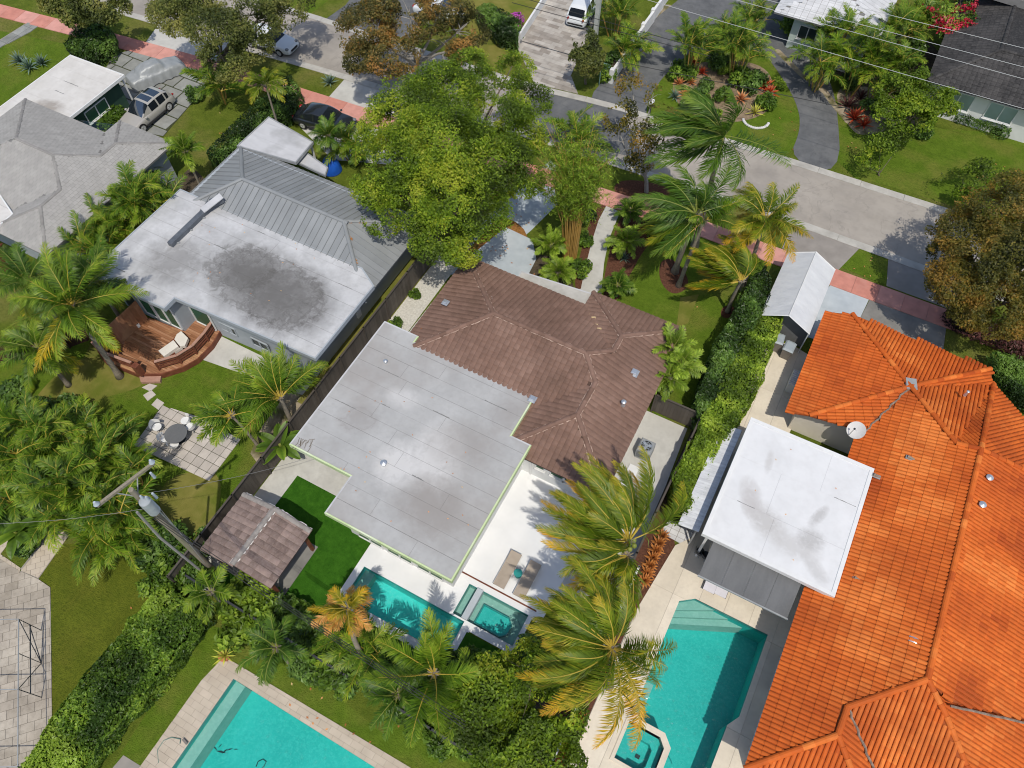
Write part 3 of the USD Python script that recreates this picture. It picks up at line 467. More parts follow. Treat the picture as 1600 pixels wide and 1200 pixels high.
patch('driveway_pad', [(1340, 505), (1360, 466), (1478, 513), (1472, 560), (1420, 545)], 'stained_concrete', 4)
patch('paved_strip', None, 'gravel', 2, world=[(-20.1, 10.2), (-17.9, 10.2), (-17.9, 19.5), (-18.6, 19.5), (-18.6, 27.5), (-20.1, 27.5)])
patch('side_path', None, 'concrete', 3, world=[(-18.6, 19.3), (-16.2, 19.3), (-16.2, 26.5), (-18.4, 27.2)])
patch('side_yard', None, 'concrete', 3, world=[(-3.7, 11.0), (-0.6, 11.0), (-0.75, 19.1), (-1.0, 23.0), (-3.6, 23.0)])
patch('back_path', None, 'paved' if False else 'concrete', 3, world=[(-20.1, 2.4), (-18.75, 2.4), (-18.75, 10.2), (-14.6, 10.2), (-14.6, 12.2), (-20.1, 12.2)])
patch('artificial_turf', None, 'turf', 3, world=[(-18.75, 3.2), (-3.0, 3.2), (-3.0, 7.3), (-6.4, 7.3), (-6.4, 5.4), (-13.06, 5.4), (-13.06, 9.1), (-14.3, 10.2), (-18.75, 10.2)], holes=ALLP)
patch('concrete_strip', None, 'concrete', 4, world=[(-15.25, 3.4), (-14.75, 3.4), (-14.75, 7.35), (-15.25, 7.35)])
patch('white_patio', None, 'white_deck', 4, world=[(-13.05, 5.42), (-6.3, 5.42), (-6.3, 7.36), (-3.88, 7.36), (-3.88, 9.3), (-3.4, 9.3), (-3.3, 16.3), (-13.05, 16.3)], holes=ALLP)
patch('porch_path', None, 'concrete', 3, world=[(-13.5, 25.5), (-9.0, 25.5), (-9.0, 29.5), (-10.5, 29.5), (-13.5, 26.8)])
patch('house_apron', None, 'concrete', 3, world=[(-29.3, 13.6), (-20.9, 14.6), (-20.9, 15.6), (-29.3, 15.6)])
# far driveways
drv = smoothed([(905, 170), (965, 100), (1010, 40), (1060, 0), (1120, -50), (1230, -60), (1215, -10), (1230, 50), (1290, 110), (1308, 160), (1314, 276), (1232, 249), (1252, 200), (1245, 160), (1215, 110), (1190, 80), (1100, 60), (1070, 90), (1035, 120), (1010, 160), (1010, 187)], 2)
patch('circular_driveway', drv, 'dark_asphalt', 3)
patch('driveway', [(506, 32), (540, 8), (590, -60), (720, -60), (640, 60), (540, 44)], 'dark_asphalt', 3)
patch('garden_kerb', at2([(0, 0), (1, 0), (1, 1)]), 'sand', 3, world=list(LineString(at2([(1215, 80), (1250, 115), (1290, 145), (1300, 160), (1325, 190)])).buffer(0.25).exterior.coords))

def pieces(parent, name, poly, w, l, ang=0.0, offset=0.0, gap=0.012, z=0.02, z0=-0.03, mtl='paver', kindmax=300, jitter=0.004, org=None, seed=1, stuffname=None):
    """pavers or slabs laid in a grid, clipped to poly: one Mesh each; the rest joined past kindmax"""
    rr = np.random.default_rng(seed); g = poly if hasattr(poly, 'geom_type') else Polygon(poly).buffer(0)
    c = org if org is not None else g.bounds[:2]
    gl = affinity.rotate(g, -math.degrees(ang), origin=(c[0], c[1])); x0, y0, x1, y1 = gl.bounds
    rows, cells = 0, []
    ny = int((y1-c[1])//w)+1; y = c[1]+((y0-c[1])//w)*w
    k = 0
    while y < y1:
        o = (k % 2)*offset*l; x = c[0]+((x0-c[0])//l)*l-o
        while x < x1:
            q = sbox(x+gap/2, y+gap/2, x+l-gap/2, y+w-gap/2).intersection(gl)
            for s in getattr(q, 'geoms', [q]):
                if s.geom_type == 'Polygon' and s.area > 0.15*w*l*0.3: cells.append(affinity.rotate(s, math.degrees(ang), origin=(c[0], c[1])))
            x += l
        y += w; k += 1
    cells.sort(key=lambda s: (s.centroid.x**2+s.centroid.y**2))
    rest = MB(); nr = 0
    for i, s in enumerate(cells):
        b = MB() if i < kindmax else rest
        b.prism(s, z0, z+rr.uniform(-jitter, jitter), tone=rr.random())
        if i < kindmax: b.build(name, M[mtl], parent, tone=True)
        else: nr += 1
    if nr: rest.build(stuffname or name+'_field', M[mtl], parent, tone=True, kind='stuff')
    return len(cells)

sw = MB(); swl = LineString(at2([(-60, 1), (0, 17), (130, 50), (327, 104), (475, 151), (568, 180), (940, 307), (1090, 355), (1303, 434), (1425, 479), (1600, 542), (1760, 600)]))
side = patch('sidewalk', None, 'joint', 3, world=list(swl.buffer(0.74, cap_style=2).exterior.coords))
rr = np.random.default_rng(5)
for i in range(int(swl.length/1.55)):
    a, b = swl.interpolate(i*1.55+0.008), swl.interpolate((i+1)*1.55-0.008)
    MB().prism(LineString([a, b]).buffer(0.74, cap_style=2), -0.02, 0.056+rr.uniform(-0.003, 0.003), rr.random()).build('paving_slab', M['pink'], side, tone=True)

drv1 = patch('slab_driveway', [(176, 86), (205, 78), (326, 114), (324, 134), (255, 214), (190, 200), (150, 140)], 'grassy_joint', 3)
pieces(drv1, 'concrete_slab', Polygon(at2([(176, 87), (205, 79), (325, 115), (323, 134), (255, 213), (190, 200), (150, 140)])), 1.35, 1.75, 0.0, 0.35, 0.11, 0.05, mtl='slab', seed=3)
lp = patch('front_path', [(0, 62), (38, 38), (62, 40), (48, 50), (-30, 90), (-40, 78)], 'joint', 3)
pieces(lp, 'concrete_slab', Polygon(at2([(0, 64), (44, 36), (62, 40), (48, 50), (-30, 92), (-40, 82)])), 1.2, 1.4, 0.0, 0, 0.03, 0.05, mtl='slab', seed=4)
deckO = Polygon([(0.95, 31.1), (2.6, 31.4), (4.2, 31.0), (4.2, 24.9), (7.6, 24.9), (7.6, 0.0), (0.5, 0.0), (0.42, 11.6), (0.95, 16.2), (1.7, 17.2), (1.75, 24.2), (0.62, 24.9)]).difference(pool_o).difference(spa_o)
po = patch('pool_terrace', None, 'joint', 3, world=None) if False else MB().poly(deckO, LAY*free_layer(deckO, 3)).build('pool_terrace', M['joint'], kind='structure')
pieces(po, 'deck_slab', deckO, 4.6, 1.28, 0.0, 0.0, 0.010, 0.05, mtl='cream', org=(0.5, 0.0), seed=5)
tilew = patch('tile_floor', None, 'joint', 4, world=[(0.0, 16.5), (1.7, 16.4), (1.85, 17.6), (0.2, 17.7)])
pieces(tilew, 'floor_tile', Polygon([(0.0, 16.5), (1.7, 16.4), (1.85, 17.6), (0.2, 17.7)]), 0.3, 0.42, 0, 0, 0.025, 0.045, mtl='white_tile', seed=6)
pt = patch('paver_terrace', [(209, 697), (252, 634), (310, 652), (376, 687), (327, 752)], 'grassy_joint', 4)
pieces(pt, 'patio_paver', Polygon(at2([(209, 697), (255, 634), (310, 652), (376, 687), (327, 752)])), 0.56, 0.56, 0.02, 0, 0.03, 0.05, mtl='paver', seed=7)
for p4 in ([(222, 606), (234, 600), (246, 603), (235, 612)], [(224, 618), (237, 610), (244, 617), (231, 627)], [(237, 633), (246, 623), (257, 630), (248, 641)], [(230, 590), (240, 585), (248, 590), (238, 597)]):
    MB().prism(at2(p4), -0.03, 0.05, 0.7).build('stepping_stone', M['paver'], tone=True, label=None, kind='structure')
gpoly = Polygon(at2([(-30, 868), (0, 873), (18, 885), (33, 893), (60, 905), (79, 918), (82, 1130), (46, 1182), (20, 1215), (-140, 1250), (-160, 900)]))
gp = MB().poly(gpoly, LAY*free_layer(gpoly, 3)).build('grey_paver_terrace', M['joint'], kind='structure')
pieces(gp, 'paver', gpoly, 0.42, 0.62, 0.79, 0.5, 0.016, 0.05, mtl='grey_paver', seed=8)
bord = patch('path_border', None, 'joint', 4, world=at2([(33, 893), (60, 905), (100, 848), (112, 830), (80, 825), (66, 845), (33, 888)]))
pieces(bord, 'paver', Polygon(at2([(33, 892), (60, 903), (100, 848), (112, 830), (84, 825), (68, 850)])), 0.3, 0.45, 0.79, 0.5, 0.015, 0.035, mtl='pool_paver', seed=9)
bord2 = patch('path_border', None, 'joint', 4, world=at2([(-10, 870), (-10, 850), (20, 815), (40, 800), (20, 838), (0, 866), (33, 888), (30, 896)]))
pieces(bord2, 'paver', Polygon(at2([(-10, 870), (-10, 850), (20, 815), (38, 802), (22, 838), (1, 866), (33, 888), (30, 896)])), 0.3, 0.45, 0.79, 0.5, 0.015, 0.035, mtl='pool_paver', seed=10)
bpoly = Polygon([(-16.1, 0.80), (-5.5, 0.95), (-3.0, 0.95), (-3.0, -8), (-16.35, -8), (-16.35, -0.6)]).difference(pool_b)
bp = MB().poly(bpoly, LAY*free_layer(bpoly, 3)).build('pool_deck', M['joint'], kind='structure')
pieces(bp, 'deck_paver', bpoly, 0.30, 0.60, 0.0, 0.5, 0.008, 0.04, mtl='pool_paver', seed=11)
patch('paved_pad', [(176, 1200), (193, 1180), (225, 1200), (230, 1240), (170, 1240)], 'brown_concrete', 4)
fpoly = Polygon(at2([(806, 70), (856, -5), (880, -60), (1000, -60), (935, 20), (905, 90), (892, 118), (903, 147), (835, 131)]))
fp = MB().poly(fpoly, LAY*free_layer(fpoly, 3)).build('paver_driveway', M['joint'], kind='structure')
pieces(fp, 'driveway_paver', fpoly, 0.42, 0.9, 0.0, 0.5, 0.014, 0.05, mtl='far_paver', seed=12)

# ---------------------------------------------------------------- pools
def pool(name, label, poly, depth, mtl, wmat, group=None, rim=0.0, water=-0.10):
    t = thing(name, label, 'swimming pool' if 'spa' not in name else 'hot tub', (poly.centroid.x, poly.centroid.y, 0), group)
    b = MB().poly(poly, -depth)
    cs = np.array(poly.exterior.coords)[:-1]
    if not poly.exterior.is_ccw: cs = cs[::-1]
    n = len(cs); v = np.vstack([np.c_[cs, np.full(n, -depth)], np.c_[cs, np.full(n, -0.28)]])
    b.add(v, [[(i+1) % n, i, n+i, n+(i+1) % n] for i in range(n)])
    b.build('basin', M[mtl], t)
    v = np.vstack([np.c_[cs, np.full(n, -0.28)], np.c_[cs, np.full(n, 0.045)]])
    MB().add(v, [[(i+1) % n, i, n+i, n+(i+1) % n] for i in range(n)]).build('waterline_tiles', M['waterline'], t)
    MB().poly(poly.buffer(-0.002), water).build('water', M[wmat], t)
    return t
def coping(parent, poly, w, mtl='white_deck', z=0.06, seg=0.6):
    ring = poly.buffer(w, join_style=2).difference(poly)
    MB().prism(ring, -0.02, z).build('coping', M[mtl], parent)
pc = pool('swimming_pool', 'narrow teal pool beside the grey flat roofed house, half hidden by palm fronds', pool_c, 1.15, 'deep_plaster', 'water')
MB().prism(R(-12.65, 5.85, -12.1, 7.66), -1.14, -0.45).build('bench', M['step_plaster'], pc)
ps = pool('spa_pool', 'small square spa with pale green ledges beside the white patio', spa_c, 0.55, 'step_plaster', 'water_pale')
inner = Polygon([(-6.33, 7.95), (-4.95, 7.95), (-4.68, 8.2), (-4.68, 8.65), (-4.95, 8.92), (-6.33, 8.92)])
MB().prism(inner, -0.54, -0.50).build('spa_floor', M['teal_plaster'], ps)
MB().prism(inner.buffer(0.05, join_style=2).difference(inner), -0.54, -0.33).build('ledge', M['waterline'], ps)
MB().box((-6.82, 8.59, -0.1), (0.32, 1.66, 0.5)).build('divider', M['blue_concrete'], ps)
MB().prism(Polygon([(-4.50, 9.05), (-4.14, 8.8), (-4.14, 9.4), (-4.50, 9.4)]), -0.54, -0.25).build('step', M['step_plaster'], ps)
po_ = pool('swimming_pool', 'large turquoise pool with diagonal corner steps beside the orange tiled roof', pool_o, 1.7, 'teal_plaster', 'water')
for k in range(3):
    w_ = 0.55+0.42*k
    st = Polygon([(2.20, 13.59), (2.87, 14.08), (2.87+w_*1.9, 14.08), (2.2, 13.59-w_*0.75)]).intersection(pool_o)
    if k: st = st.difference(Polygon([(2.0, 13.5), (2.87, 14.3), (2.87+(w_-0.42)*1.9, 14.2), (2.87+(w_-0.42)*1.9, 14.08), (2.2, 13.59-(w_-0.42)*0.75), (2.0, 13.0)]))
    MB().prism(st, -1.69, -0.25-0.22*k).build('step', M['step_plaster'], po_)
MB().prism(R(2.23, 7.96, 2.62, 9.4).intersection(pool_o), -1.69, -0.35).build('bench', M['step_plaster'], po_)
for y in (5.3, 6.2):
    MB().tube([(5.0+0.4*math.sin(a)*0.9, y+0.0, 0.05+0.55*math.sin(a)) if False else (5.02-0.3*math.cos(a), y, -0.05+0.6*math.sin(a)) for a in np.linspace(0, math.pi, 9)], 0.022, 6).build('handrail', M['steel'], po_)
so = pool('spa_pool', 'teal octagon cornered spa with pale rim at the end of the turquoise pool', spa_o, 0.95, 'teal_plaster', 'water_pale')
MB().prism(spa_o.difference(Polygon([(2.75, 5.75), (3.45, 5.75), (3.65, 6.0), (3.65, 6.75), (3.45, 6.95), (2.75, 6.95)])), -0.94, -0.48).build('seat_ledge', M['teal_plaster'], so)
MB().box((3.2, 6.3, -0.93), (0.22, 0.18, 0.02)).build('drain_cover', M['mosaic'], so)
MB().prism(Polygon([(2.05, 5.45), (4.32, 5.45), (4.32, 7.15), (3.85, 7.62), (2.05, 7.62)]).difference(spa_o), -0.5, 0.10).build('coping', M['cream'], so)
pb = pool('swimming_pool', 'bright turquoise pool in the bottom left garden with a pale bench along its side', pool_b, 1.5, 'teal_plaster', 'water')
MB().prism(R(-15.04, -7.9, -14.5, 0.19), -1.49, -0.40).build('bench', M['step_plaster'], pb)
mb = MB()
for (dx, dy, an, ln) in ((0, 0, 0.3, 0.5), (0.15, 0.12, 1.2, 0.35), (-0.35, 0.0, -0.2, 0.3), (0.3, 0.28, 0.8, 0.3), (-0.2, 0.2, 1.4, 0.22), (0.55, 0.42, 0.5, 0.22)):
    c_ = at(345, 1175, -1.48)*[1, 1, 0]+[dx, dy, 0]; d_ = np.array([math.cos(an), math.sin(an), 0])*ln/2; s_ = np.array([-d_[1], d_[0], 0])*0.25
    mb.prism([tuple((c_-d_)[:2]), tuple((c_+s_)[:2]), tuple((c_+d_)[:2]), tuple((c_-s_*0.5)[:2])], -1.499, -1.48)
mb.build('floor_mosaic', M['mosaic'], pb)
MB().tube([tuple(at(400, 1198, -1.47))]+[tuple(at(x, y, -1.47)) for x, y in ((403, 1190), (411, 1186), (416, 1190), (412, 1198), (405, 1204))], 0.02, 5).build('mosaic_line', M['mosaic'], pb)
# ---------------------------------------------------------------- roofs
CAMP = np.array([0, 0, CAM_H])
def frame(P3):
    P3 = np.asarray(P3, float); n = np.zeros(3)
    for i in range(len(P3)):
        a, b = P3[i], P3[(i+1) % len(P3)]; n += np.cross(a, b)
    n /= np.linalg.norm(n)
    if n[2] < 0: n = -n
    e = np.cross([0, 0, 1], n); e /= np.linalg.norm(e); s = np.cross(n, e)
    return n, e, s
def tile_list(P3, w, L, kind, rr, off=0.02, brick=0.0, clip=None, lift=0.03):
    """tiles over one roof plane: list of (vertices, faces, tone)"""
    P3 = np.asarray(P3, float); n, e, s = frame(P3); o = P3[0]
    q = np.c_[(P3-o) @ e, (P3-o) @ s]; pg = Polygon(q).buffer(0)
    a0, b0, a1, b1 = pg.bounds; out = []
    import shapely
    for k in range(int((b1-b0)/L)+1):
        b = b0+k*L; sh = (k % 2)*brick*w
        aa = np.arange(a0-sh, a1, w)
        cen = shapely.contains_xy(pg, aa+w/2, np.full(len(aa), b+L/2))
        for a in aa[cen]:
            if clip is not None:
                c3 = o+e*(a+w/2)+s*(b+L/2)
                if clip(c3): continue
            dl = rr.normal(0, 0.003)
            if kind == 'barrel':
                th = np.linspace(math.pi, 0, 6); r = w*0.46
                x = a+w/2+r*np.cos(th); z = off+0.75*r*np.sin(th)
                lo = np.stack([x, np.full(6, b-0.03), z+lift+dl], 1); hi = np.stack([a+w/2+(r*0.9)*np.cos(th), np.full(6, b+L), z], 1)
                v = np.vstack([lo, hi]); f = [[i, i+1, 7+i] for i in range(5)]+[[i, 7+i, 6+i] for i in range(5)]+[[0, i+1, i] for i in range(1, 5)]
            elif kind == 'wave':
                x = np.array([0, .3, .5, .7, 1.0])*w*0.97+a+w*0.015; z = np.array([0.0, 0.022, 0.026, 0.022, 0.0])+off
                lo = np.stack([x, np.full(5, b-0.02), z+lift+dl], 1); hi = np.stack([x, np.full(5, b+L), z], 1); dn_ = lo.copy(); dn_[:, 2] -= lift+0.01
                v = np.vstack([lo, hi, dn_]); f = [[i, i+1, 6+i] for i in range(4)]+[[i, 6+i, 5+i] for i in range(4)]+[[10+i, 11+i, 1+i] for i in range(4)]+[[10+i, 1+i, i] for i in range(4)]
            else:
                x0, x1 = a+w*0.02, a+w*0.98; t = lift+dl
                v = np.array([[x0, b-0.01, off+t], [x1, b-0.01, off+t], [x1, b+L, off], [x0, b+L, off], [x0, b-0.01, off-0.01], [x1, b-0.01, off-0.01]])
                f = [[0, 1, 2], [0, 2, 3], [4, 5, 1], [4, 1, 0]]
            v = o+v[:, :1]*e+v[:, 1:2]*s+v[:, 2:]*n
            out.append((v, f, rr.random()))
    return out
def put_tiles(parent, name, tiles, mtl, limit=300, patchy=0.0, seed=3):
    c = np.array([t[0].mean(0) for t in tiles])
    order = np.argsort(np.linalg.norm(c-CAMP, axis=1))
    pn = fbm(c*np.array([0.5, 0.5, 0.5]), 3, seed) if patchy else None
    rest = MB(); nr = 0
    for i, k in enumerate(order):
        v, f, t = tiles[k]
        if patchy: t = np.clip((1-patchy)*t+patchy*((pn[k]-0.5)*2.6+0.5), 0, 1)
        if i < limit: MB().add(v, f, t).build(name, M[mtl], parent, tone=True)
        else: rest.add(v, f, t); nr += 1
    if nr: rest.build(name+'_field', M[mtl], parent, tone=True, kind='stuff')
def caps(parent, name, lines, r, L, mtl, rr, kind='round', mortar=None, lift=0.03, side=1):
    """ridge and hip tiles along 3D lines, one mesh each, and the mortar beside them"""
    for a, b in lines:
        a, b = np.array(a, float), np.array(b, float); ln = np.linalg.norm(b-a); n = max(1, int(ln/L)); d = (b-a)/n
        if kind == 'seam': n, d = 1, b-a
        up = np.array([0, 0, 1.0]); s = np.cross(d/np.linalg.norm(d), up); s /= np.linalg.norm(s); u = np.cross(s, d/np.linalg.norm(d))
        for i in range(n):
            p = a+d*i; th = np.linspace(math.pi*1.05, -0.05*math.pi, 7)
            ring = lambda c, rad, l: [c+s*rad*math.cos(t)+u*(rad*0.8*math.sin(t)+l) for t in th]
            v = np.array(ring(p, r*1.06, lift+0.015)+ring(p+d*1.04, r, lift)); f = [[i_, i_+1, 8+i_] for i_ in range(6)]+[[i_, 8+i_, 7+i_] for i_ in range(6)]+[[0, i_+1, i_] for i_ in range(1, 6)]
            MB().add(v, f, rr.random()).build(name, M[mtl], parent, tone=True)
        if mortar:
            k = max(2, int(ln/0.12)); m = MB()
            for sd in (-1, 1):
                rnd = rr.uniform(0.5, 1.3, k+1); w_ = r*np.where(rnd > 0.62, rnd, 0.2)
                P0 = np.array([a+(b-a)*j/k+s*sd*r*0.75+u*(lift+0.015) for j in range(k+1)]); P1 = P0+s*sd*w_[:, None]*0.55-u*0.02
                v = np.vstack([P0, P1]); f = [[j, j+1, k+2+j, k+1+j] for j in range(k)]
                m.add(v, f if sd < 0 else [x[::-1] for x in f])
            m.build('mortar_line', M[mortar], parent)
def bars(parent, name, segs, w, h, mtl):
    for a, b in segs: MB().bar(a, b, w, h).build(name, M[mtl], parent)
def pipe_vent(parent_label, x, y, z, r, h, cap=True, mtl='steel', cat='roof vent', name='roof_vent'):
    t = thing(name, parent_label, cat, (x, y, z), 'small vents on the roofs')
    MB().tube([(x, y, z-0.15), (x, y, z+h)], [r*1.5, r], 10).build('pipe', M[mtl], t, smooth=40)
    if cap: MB().tube([(x, y, z+h-0.02), (x, y, z+h+r*0.35), (x, y, z+h+r*0.9)], [r*1.6, r*1.7, r*0.5], 12).build('cap', M[mtl], t, smooth=50)
    return t
def box_vent(label, x, y, z, s, mtl='steel', rz=0.0):
    t = thing('roof_vent', label, 'roof vent', (x, y, z), 'small vents on the roofs')
    MB().chbox((x, y, z+0.02), (s*1.5, s*1.5, 0.03), 0.01, rz).build('flashing', M[mtl], t)
    MB().chbox((x, y, z+s*0.35), (s, s, s*0.6), 0.03, rz).build('hood', M[mtl], t)
    return t
def walls(parent, poly, z0, z1, mtl, name='wall'):
    g = Polygon(poly) if not hasattr(poly, 'geom_type') else poly
    cs = np.array(g.exterior.coords)
    for i in range(len(cs)-1):
        a, b = cs[i], cs[i+1]
        if np.hypot(*(b-a)) < 0.2: continue
        d = (b-a)/np.hypot(*(b-a))*0.1
        MB().bar((*(a+d), (z0+z1)/2), (*(b-d*(1 if True else 0)+d*0.98), (z0+z1)/2), 0.2, z1-z0).build(name, M[mtl], parent)
def window(parent, c, w, h, nrm, pane='pane', frame='white_paint', mull=0, name='window', sill=True):
    """window in a wall; c = centre on the wall face, nrm = outward horizontal normal"""
    c = np.array(c, float); n = np.array([*nrm, 0.0]); s = np.array([-n[1], n[0], 0.0]); f = MB()
    t = 0.06; o = c+n*0.03
    f.bar(o-s*w/2+[0, 0, h/2], o+s*w/2+[0, 0, h/2], 0.08, t); f.bar(o-s*w/2-[0, 0, h/2], o+s*w/2-[0, 0, h/2], 0.08, t)
    for k in np.linspace(-0.5, 0.5, 2+mull): f.bar(o+s*w*k-[0, 0, h/2-t/2], o+s*w*k+[0, 0, h/2-t/2], t, 0.08, up=tuple(n))
    fr = f.build(name, M[frame], parent)
    v = [c+n*0.012+s*w/2*i+np.array([0, 0, h/2*j]) for i, j in ((-1, -1), (1, -1), (1, 1), (-1, 1))]
    MB().add(v, [[0, 1, 2, 3]]).build('pane', M[pane], fr)
    if sill: MB().bar(c+n*0.07-s*(w/2+0.06)-[0, 0, h/2+0.06], c+n*0.07+s*(w/2+0.06)-[0, 0, h/2+0.06], 0.14, 0.05).build('sill', M[frame], fr)
    return fr
def flat_roof(parent, poly, z, th, mtl, fascia='white_paint', strip=1.0, ang=0.0, gap=0.014, org=None, edge=0.05, along='x', fas=True, seed=1):
    g = Polygon(poly)
    MB().prism(g, z-th, z-0.012, bottom=True).build('roof', M['seam'], parent); rp = parent
    rr = np.random.default_rng(seed); x0, y0, x1, y1 = g.bounds; gi = g.buffer(-edge, join_style=2); k = 0
    y = y0
    while y < y1:
        for xa, xb in ((x0, x1),):
            cut = rr.uniform(x0+2, x1-2) if x1-x0 > 6 else x1
            for u, w_ in ((x0, cut), (cut, x1)):
                if w_-u < 0.05: continue
                q = sbox(u+gap/2, y+rr.uniform(0.2, 1.0)*gap, w_-gap/2, y+strip-gap*rr.uniform(0.0, 0.8)).intersection(gi)
                if q.is_empty: continue
                MB().prism(q, z-0.02, z+rr.uniform(0, 0.003)).build('roof_sheet', M[mtl], parent)
                if rr.random() < 0.5 and q.area > 2:
                    b_ = q.bounds; c0 = rr.uniform(b_[0]+0.3, b_[2]-0.8); ln_ = rr.uniform(0.4, 1.6); w0 = rr.uniform(0.02, 0.05)
                    g_ = Polygon([(c0+ln_*k/8, b_[1]+w0*(0.3+rr.random())) for k in range(9)]+[(c0+ln_*(8-k)/8, b_[1]-0.003) for k in range(9)]).buffer(0)
                    if g_.within(gi): MB().prism(g_, z, z+0.006).build('lifted_seam', M['seam'], parent)
        y += strip
    if fas:
        ring = g.buffer(0.025, join_style=2).difference(gi); cs = np.array(g.normalize().exterior.coords); cs = cs if g.normalize().exterior.is_ccw else cs[::-1]
        pts_ = cs[:-1]; nv = len(pts_); dd_ = np.roll(pts_, -1, 0)-pts_; dd_ /= np.hypot(dd_[:, 0], dd_[:, 1])[:, None]; nn_ = np.c_[dd_[:, 1], -dd_[:, 0]]; np_ = np.roll(nn_, 1, 0)
        mit = (nn_+np_)/(1+(nn_*np_).sum(1))[:, None]; out_, in_ = pts_+mit*0.03, pts_-mit*edge
        for i_ in range(nv):
            j_ = (i_+1) % nv; nx, ny = nn_[i_]; q_ = Polygon([out_[i_], out_[j_], in_[j_], in_[i_]]).buffer(0)
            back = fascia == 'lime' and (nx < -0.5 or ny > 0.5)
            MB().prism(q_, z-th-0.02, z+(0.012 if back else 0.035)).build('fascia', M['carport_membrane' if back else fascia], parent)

# ---------------------------------------------------------------- the brown tiled house with the grey flat roof
rrb = np.random.default_rng(21)
hc = thing('house', 'house with brown tiled hip roof and a large grey flat roof edged in lime green', 'house', (-10, 17, 0))
wallp = Polygon([(-16.4, 19.0), (-18.0, 19.0), (-18.0, 12.2), (-14.25, 12.2), (-14.25, 8.9), (-8.1, 8.9), (-8.1, 16.3), (-3.8, 16.3), (-3.8, 26.6), (-8.5, 26.6), (-8.5, 25.5), (-16.4, 25.5)])
MB().prism(wallp, -0.05, 2.75).build('wall', M['wall_white'], hc)
p = 0.395; ez = 2.9
zl = lambda x: ez+p*(x+17.0); zb = lambda y: ez+p*(y-17.9)
E_, L_ = (-7.3, 22.0, 4.52), (-12.9, 22.0, 4.52)
W1, W2, FA, BA = (-6.15, 23.15, 4.06), (-6.15, 20.85, 4.06), (-6.15, 24.25, 4.06), (-6.15, 18.65, 4.06)
planes_b = [
    [(-17.0, 17.9, ez), L_, (-17.0, 26.1, ez)],                                              # left hip
    [(-17.0, 26.1, ez), L_, E_, W1, (-9.1, 26.1, ez)],                                        # front
    [(-17.0, 17.9, ez), (-9.1, 17.9, ez), W2, E_, L_],                                        # back
    [(-9.1, 26.1, ez), W1, FA, (-9.1, 27.2, ez)], [(-9.1, 27.2, ez), FA, (-3.4, 27.2, ez)],    # front wing
    [(-3.4, 27.2, ez), FA, W1, E_, W2, BA, (-3.2, 15.7, ez)],                                  # right
    [(-3.2, 15.7, ez), BA, (-9.1, 15.7, ez)], [(-9.1, 15.7, ez), BA, W2, (-9.1, 17.9, ez)]]    # back wing
rb = MB()
for q in planes_b: rb.slab3(q, 0.14)
rfb = rb.build('roof', M['brown_under'], hc)
flatU = Polygon([(-18.52, 19.4), (-16.3, 19.4), (-16.3, 18.95), (-8.77, 18.95), (-8.77, 16.3), (-7.62, 16.3), (-7.62, 8.33), (-14.74, 8.33), (-14.74, 10.55), (-18.52, 10.55)])
inflat = lambda c: flatU.buffer(-0.05).contains(Point(c[0], c[1])) and c[2] < 3.32
tl = []
for q in planes_b: tl += tile_list(q, 0.30, 0.31, 'wave', rrb, clip=inflat, lift=0.04)
put_tiles(rfb, 'roof_tile', tl, 'brown', 300, 0.6)
caps(rfb, 'ridge_tile', [(L_, E_), (E_, W1), (E_, W2), (FA, W1), (W2, BA), ((-3.4, 27.2, ez), FA), ((-9.1, 27.2, ez), FA), ((-3.2, 15.7, ez), BA), ((-9.1, 15.7, ez), BA), ((-17.0, 26.1, ez), L_), ((-16.2, 18.75, 3.25), L_)], 0.13, 0.38, 'brown_cap', rrb, mortar='pink_mortar')
for k, (x, y) in enumerate([(915, 482), (922, 487), (930, 494), (934, 502), (939, 510), (937, 516), (942, 522), (919, 489), (926, 499)]):
    c_ = at(x, y, 3.45 if y < 500 else 3.8); z_ = ez+p*(c_[0]+9.1); 
    MB().prism([(c_[0]-.2, c_[1]-.06), (c_[0], c_[1]+.05), (c_[0]+.16, c_[1]-.08), (c_[0]+.12, c_[1]-.13), (c_[0], c_[1]-.04), (c_[0]-.16, c_[1]-.13)], min(z_, 4.0), min(z_, 4.0)+0.085).build('mortar_patch', M['bare_mortar'], rfb)
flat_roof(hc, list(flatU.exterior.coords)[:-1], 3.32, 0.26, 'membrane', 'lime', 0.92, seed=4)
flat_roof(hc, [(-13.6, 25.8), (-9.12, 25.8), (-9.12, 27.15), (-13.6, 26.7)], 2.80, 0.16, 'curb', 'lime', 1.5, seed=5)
for x, w_, nm in ((-7.0, 0.5, 0), (-6.0, 0.75, 0), (-5.2, 0.75, 0)):
    window(hc, (x, 16.3, 1.75), w_, 1.1, (0, -1), 'pane_green', mull=0)
dr = MB().box((-7.55, 16.26, 1.05), (0.06, 0.05, 2.1)).box((-4.35, 16.26, 1.05), (0.9, 0.06, 2.1)).build('door', M['white_paint'], hc)
MB().ico((-4.68, 16.2, 1.05), 0.035, 1).build('handle', M['steel'], dr)
for x in (-13.0, -11.2, -9.4): window(hc, (x, 8.9, 1.3), 1.5, 2.2, (0, -1), 'pane_green', mull=1, sill=False)
for y in (17.9, 20.9): window(hc, (-3.8, y, 1.6), 1.1, 1.0, (1, 0), 'pane', mull=1)
window(hc, (-16.0, 12.2, 1.3), 1.8, 2.1, (0, -1), 'pane_green', mull=1, sill=False)
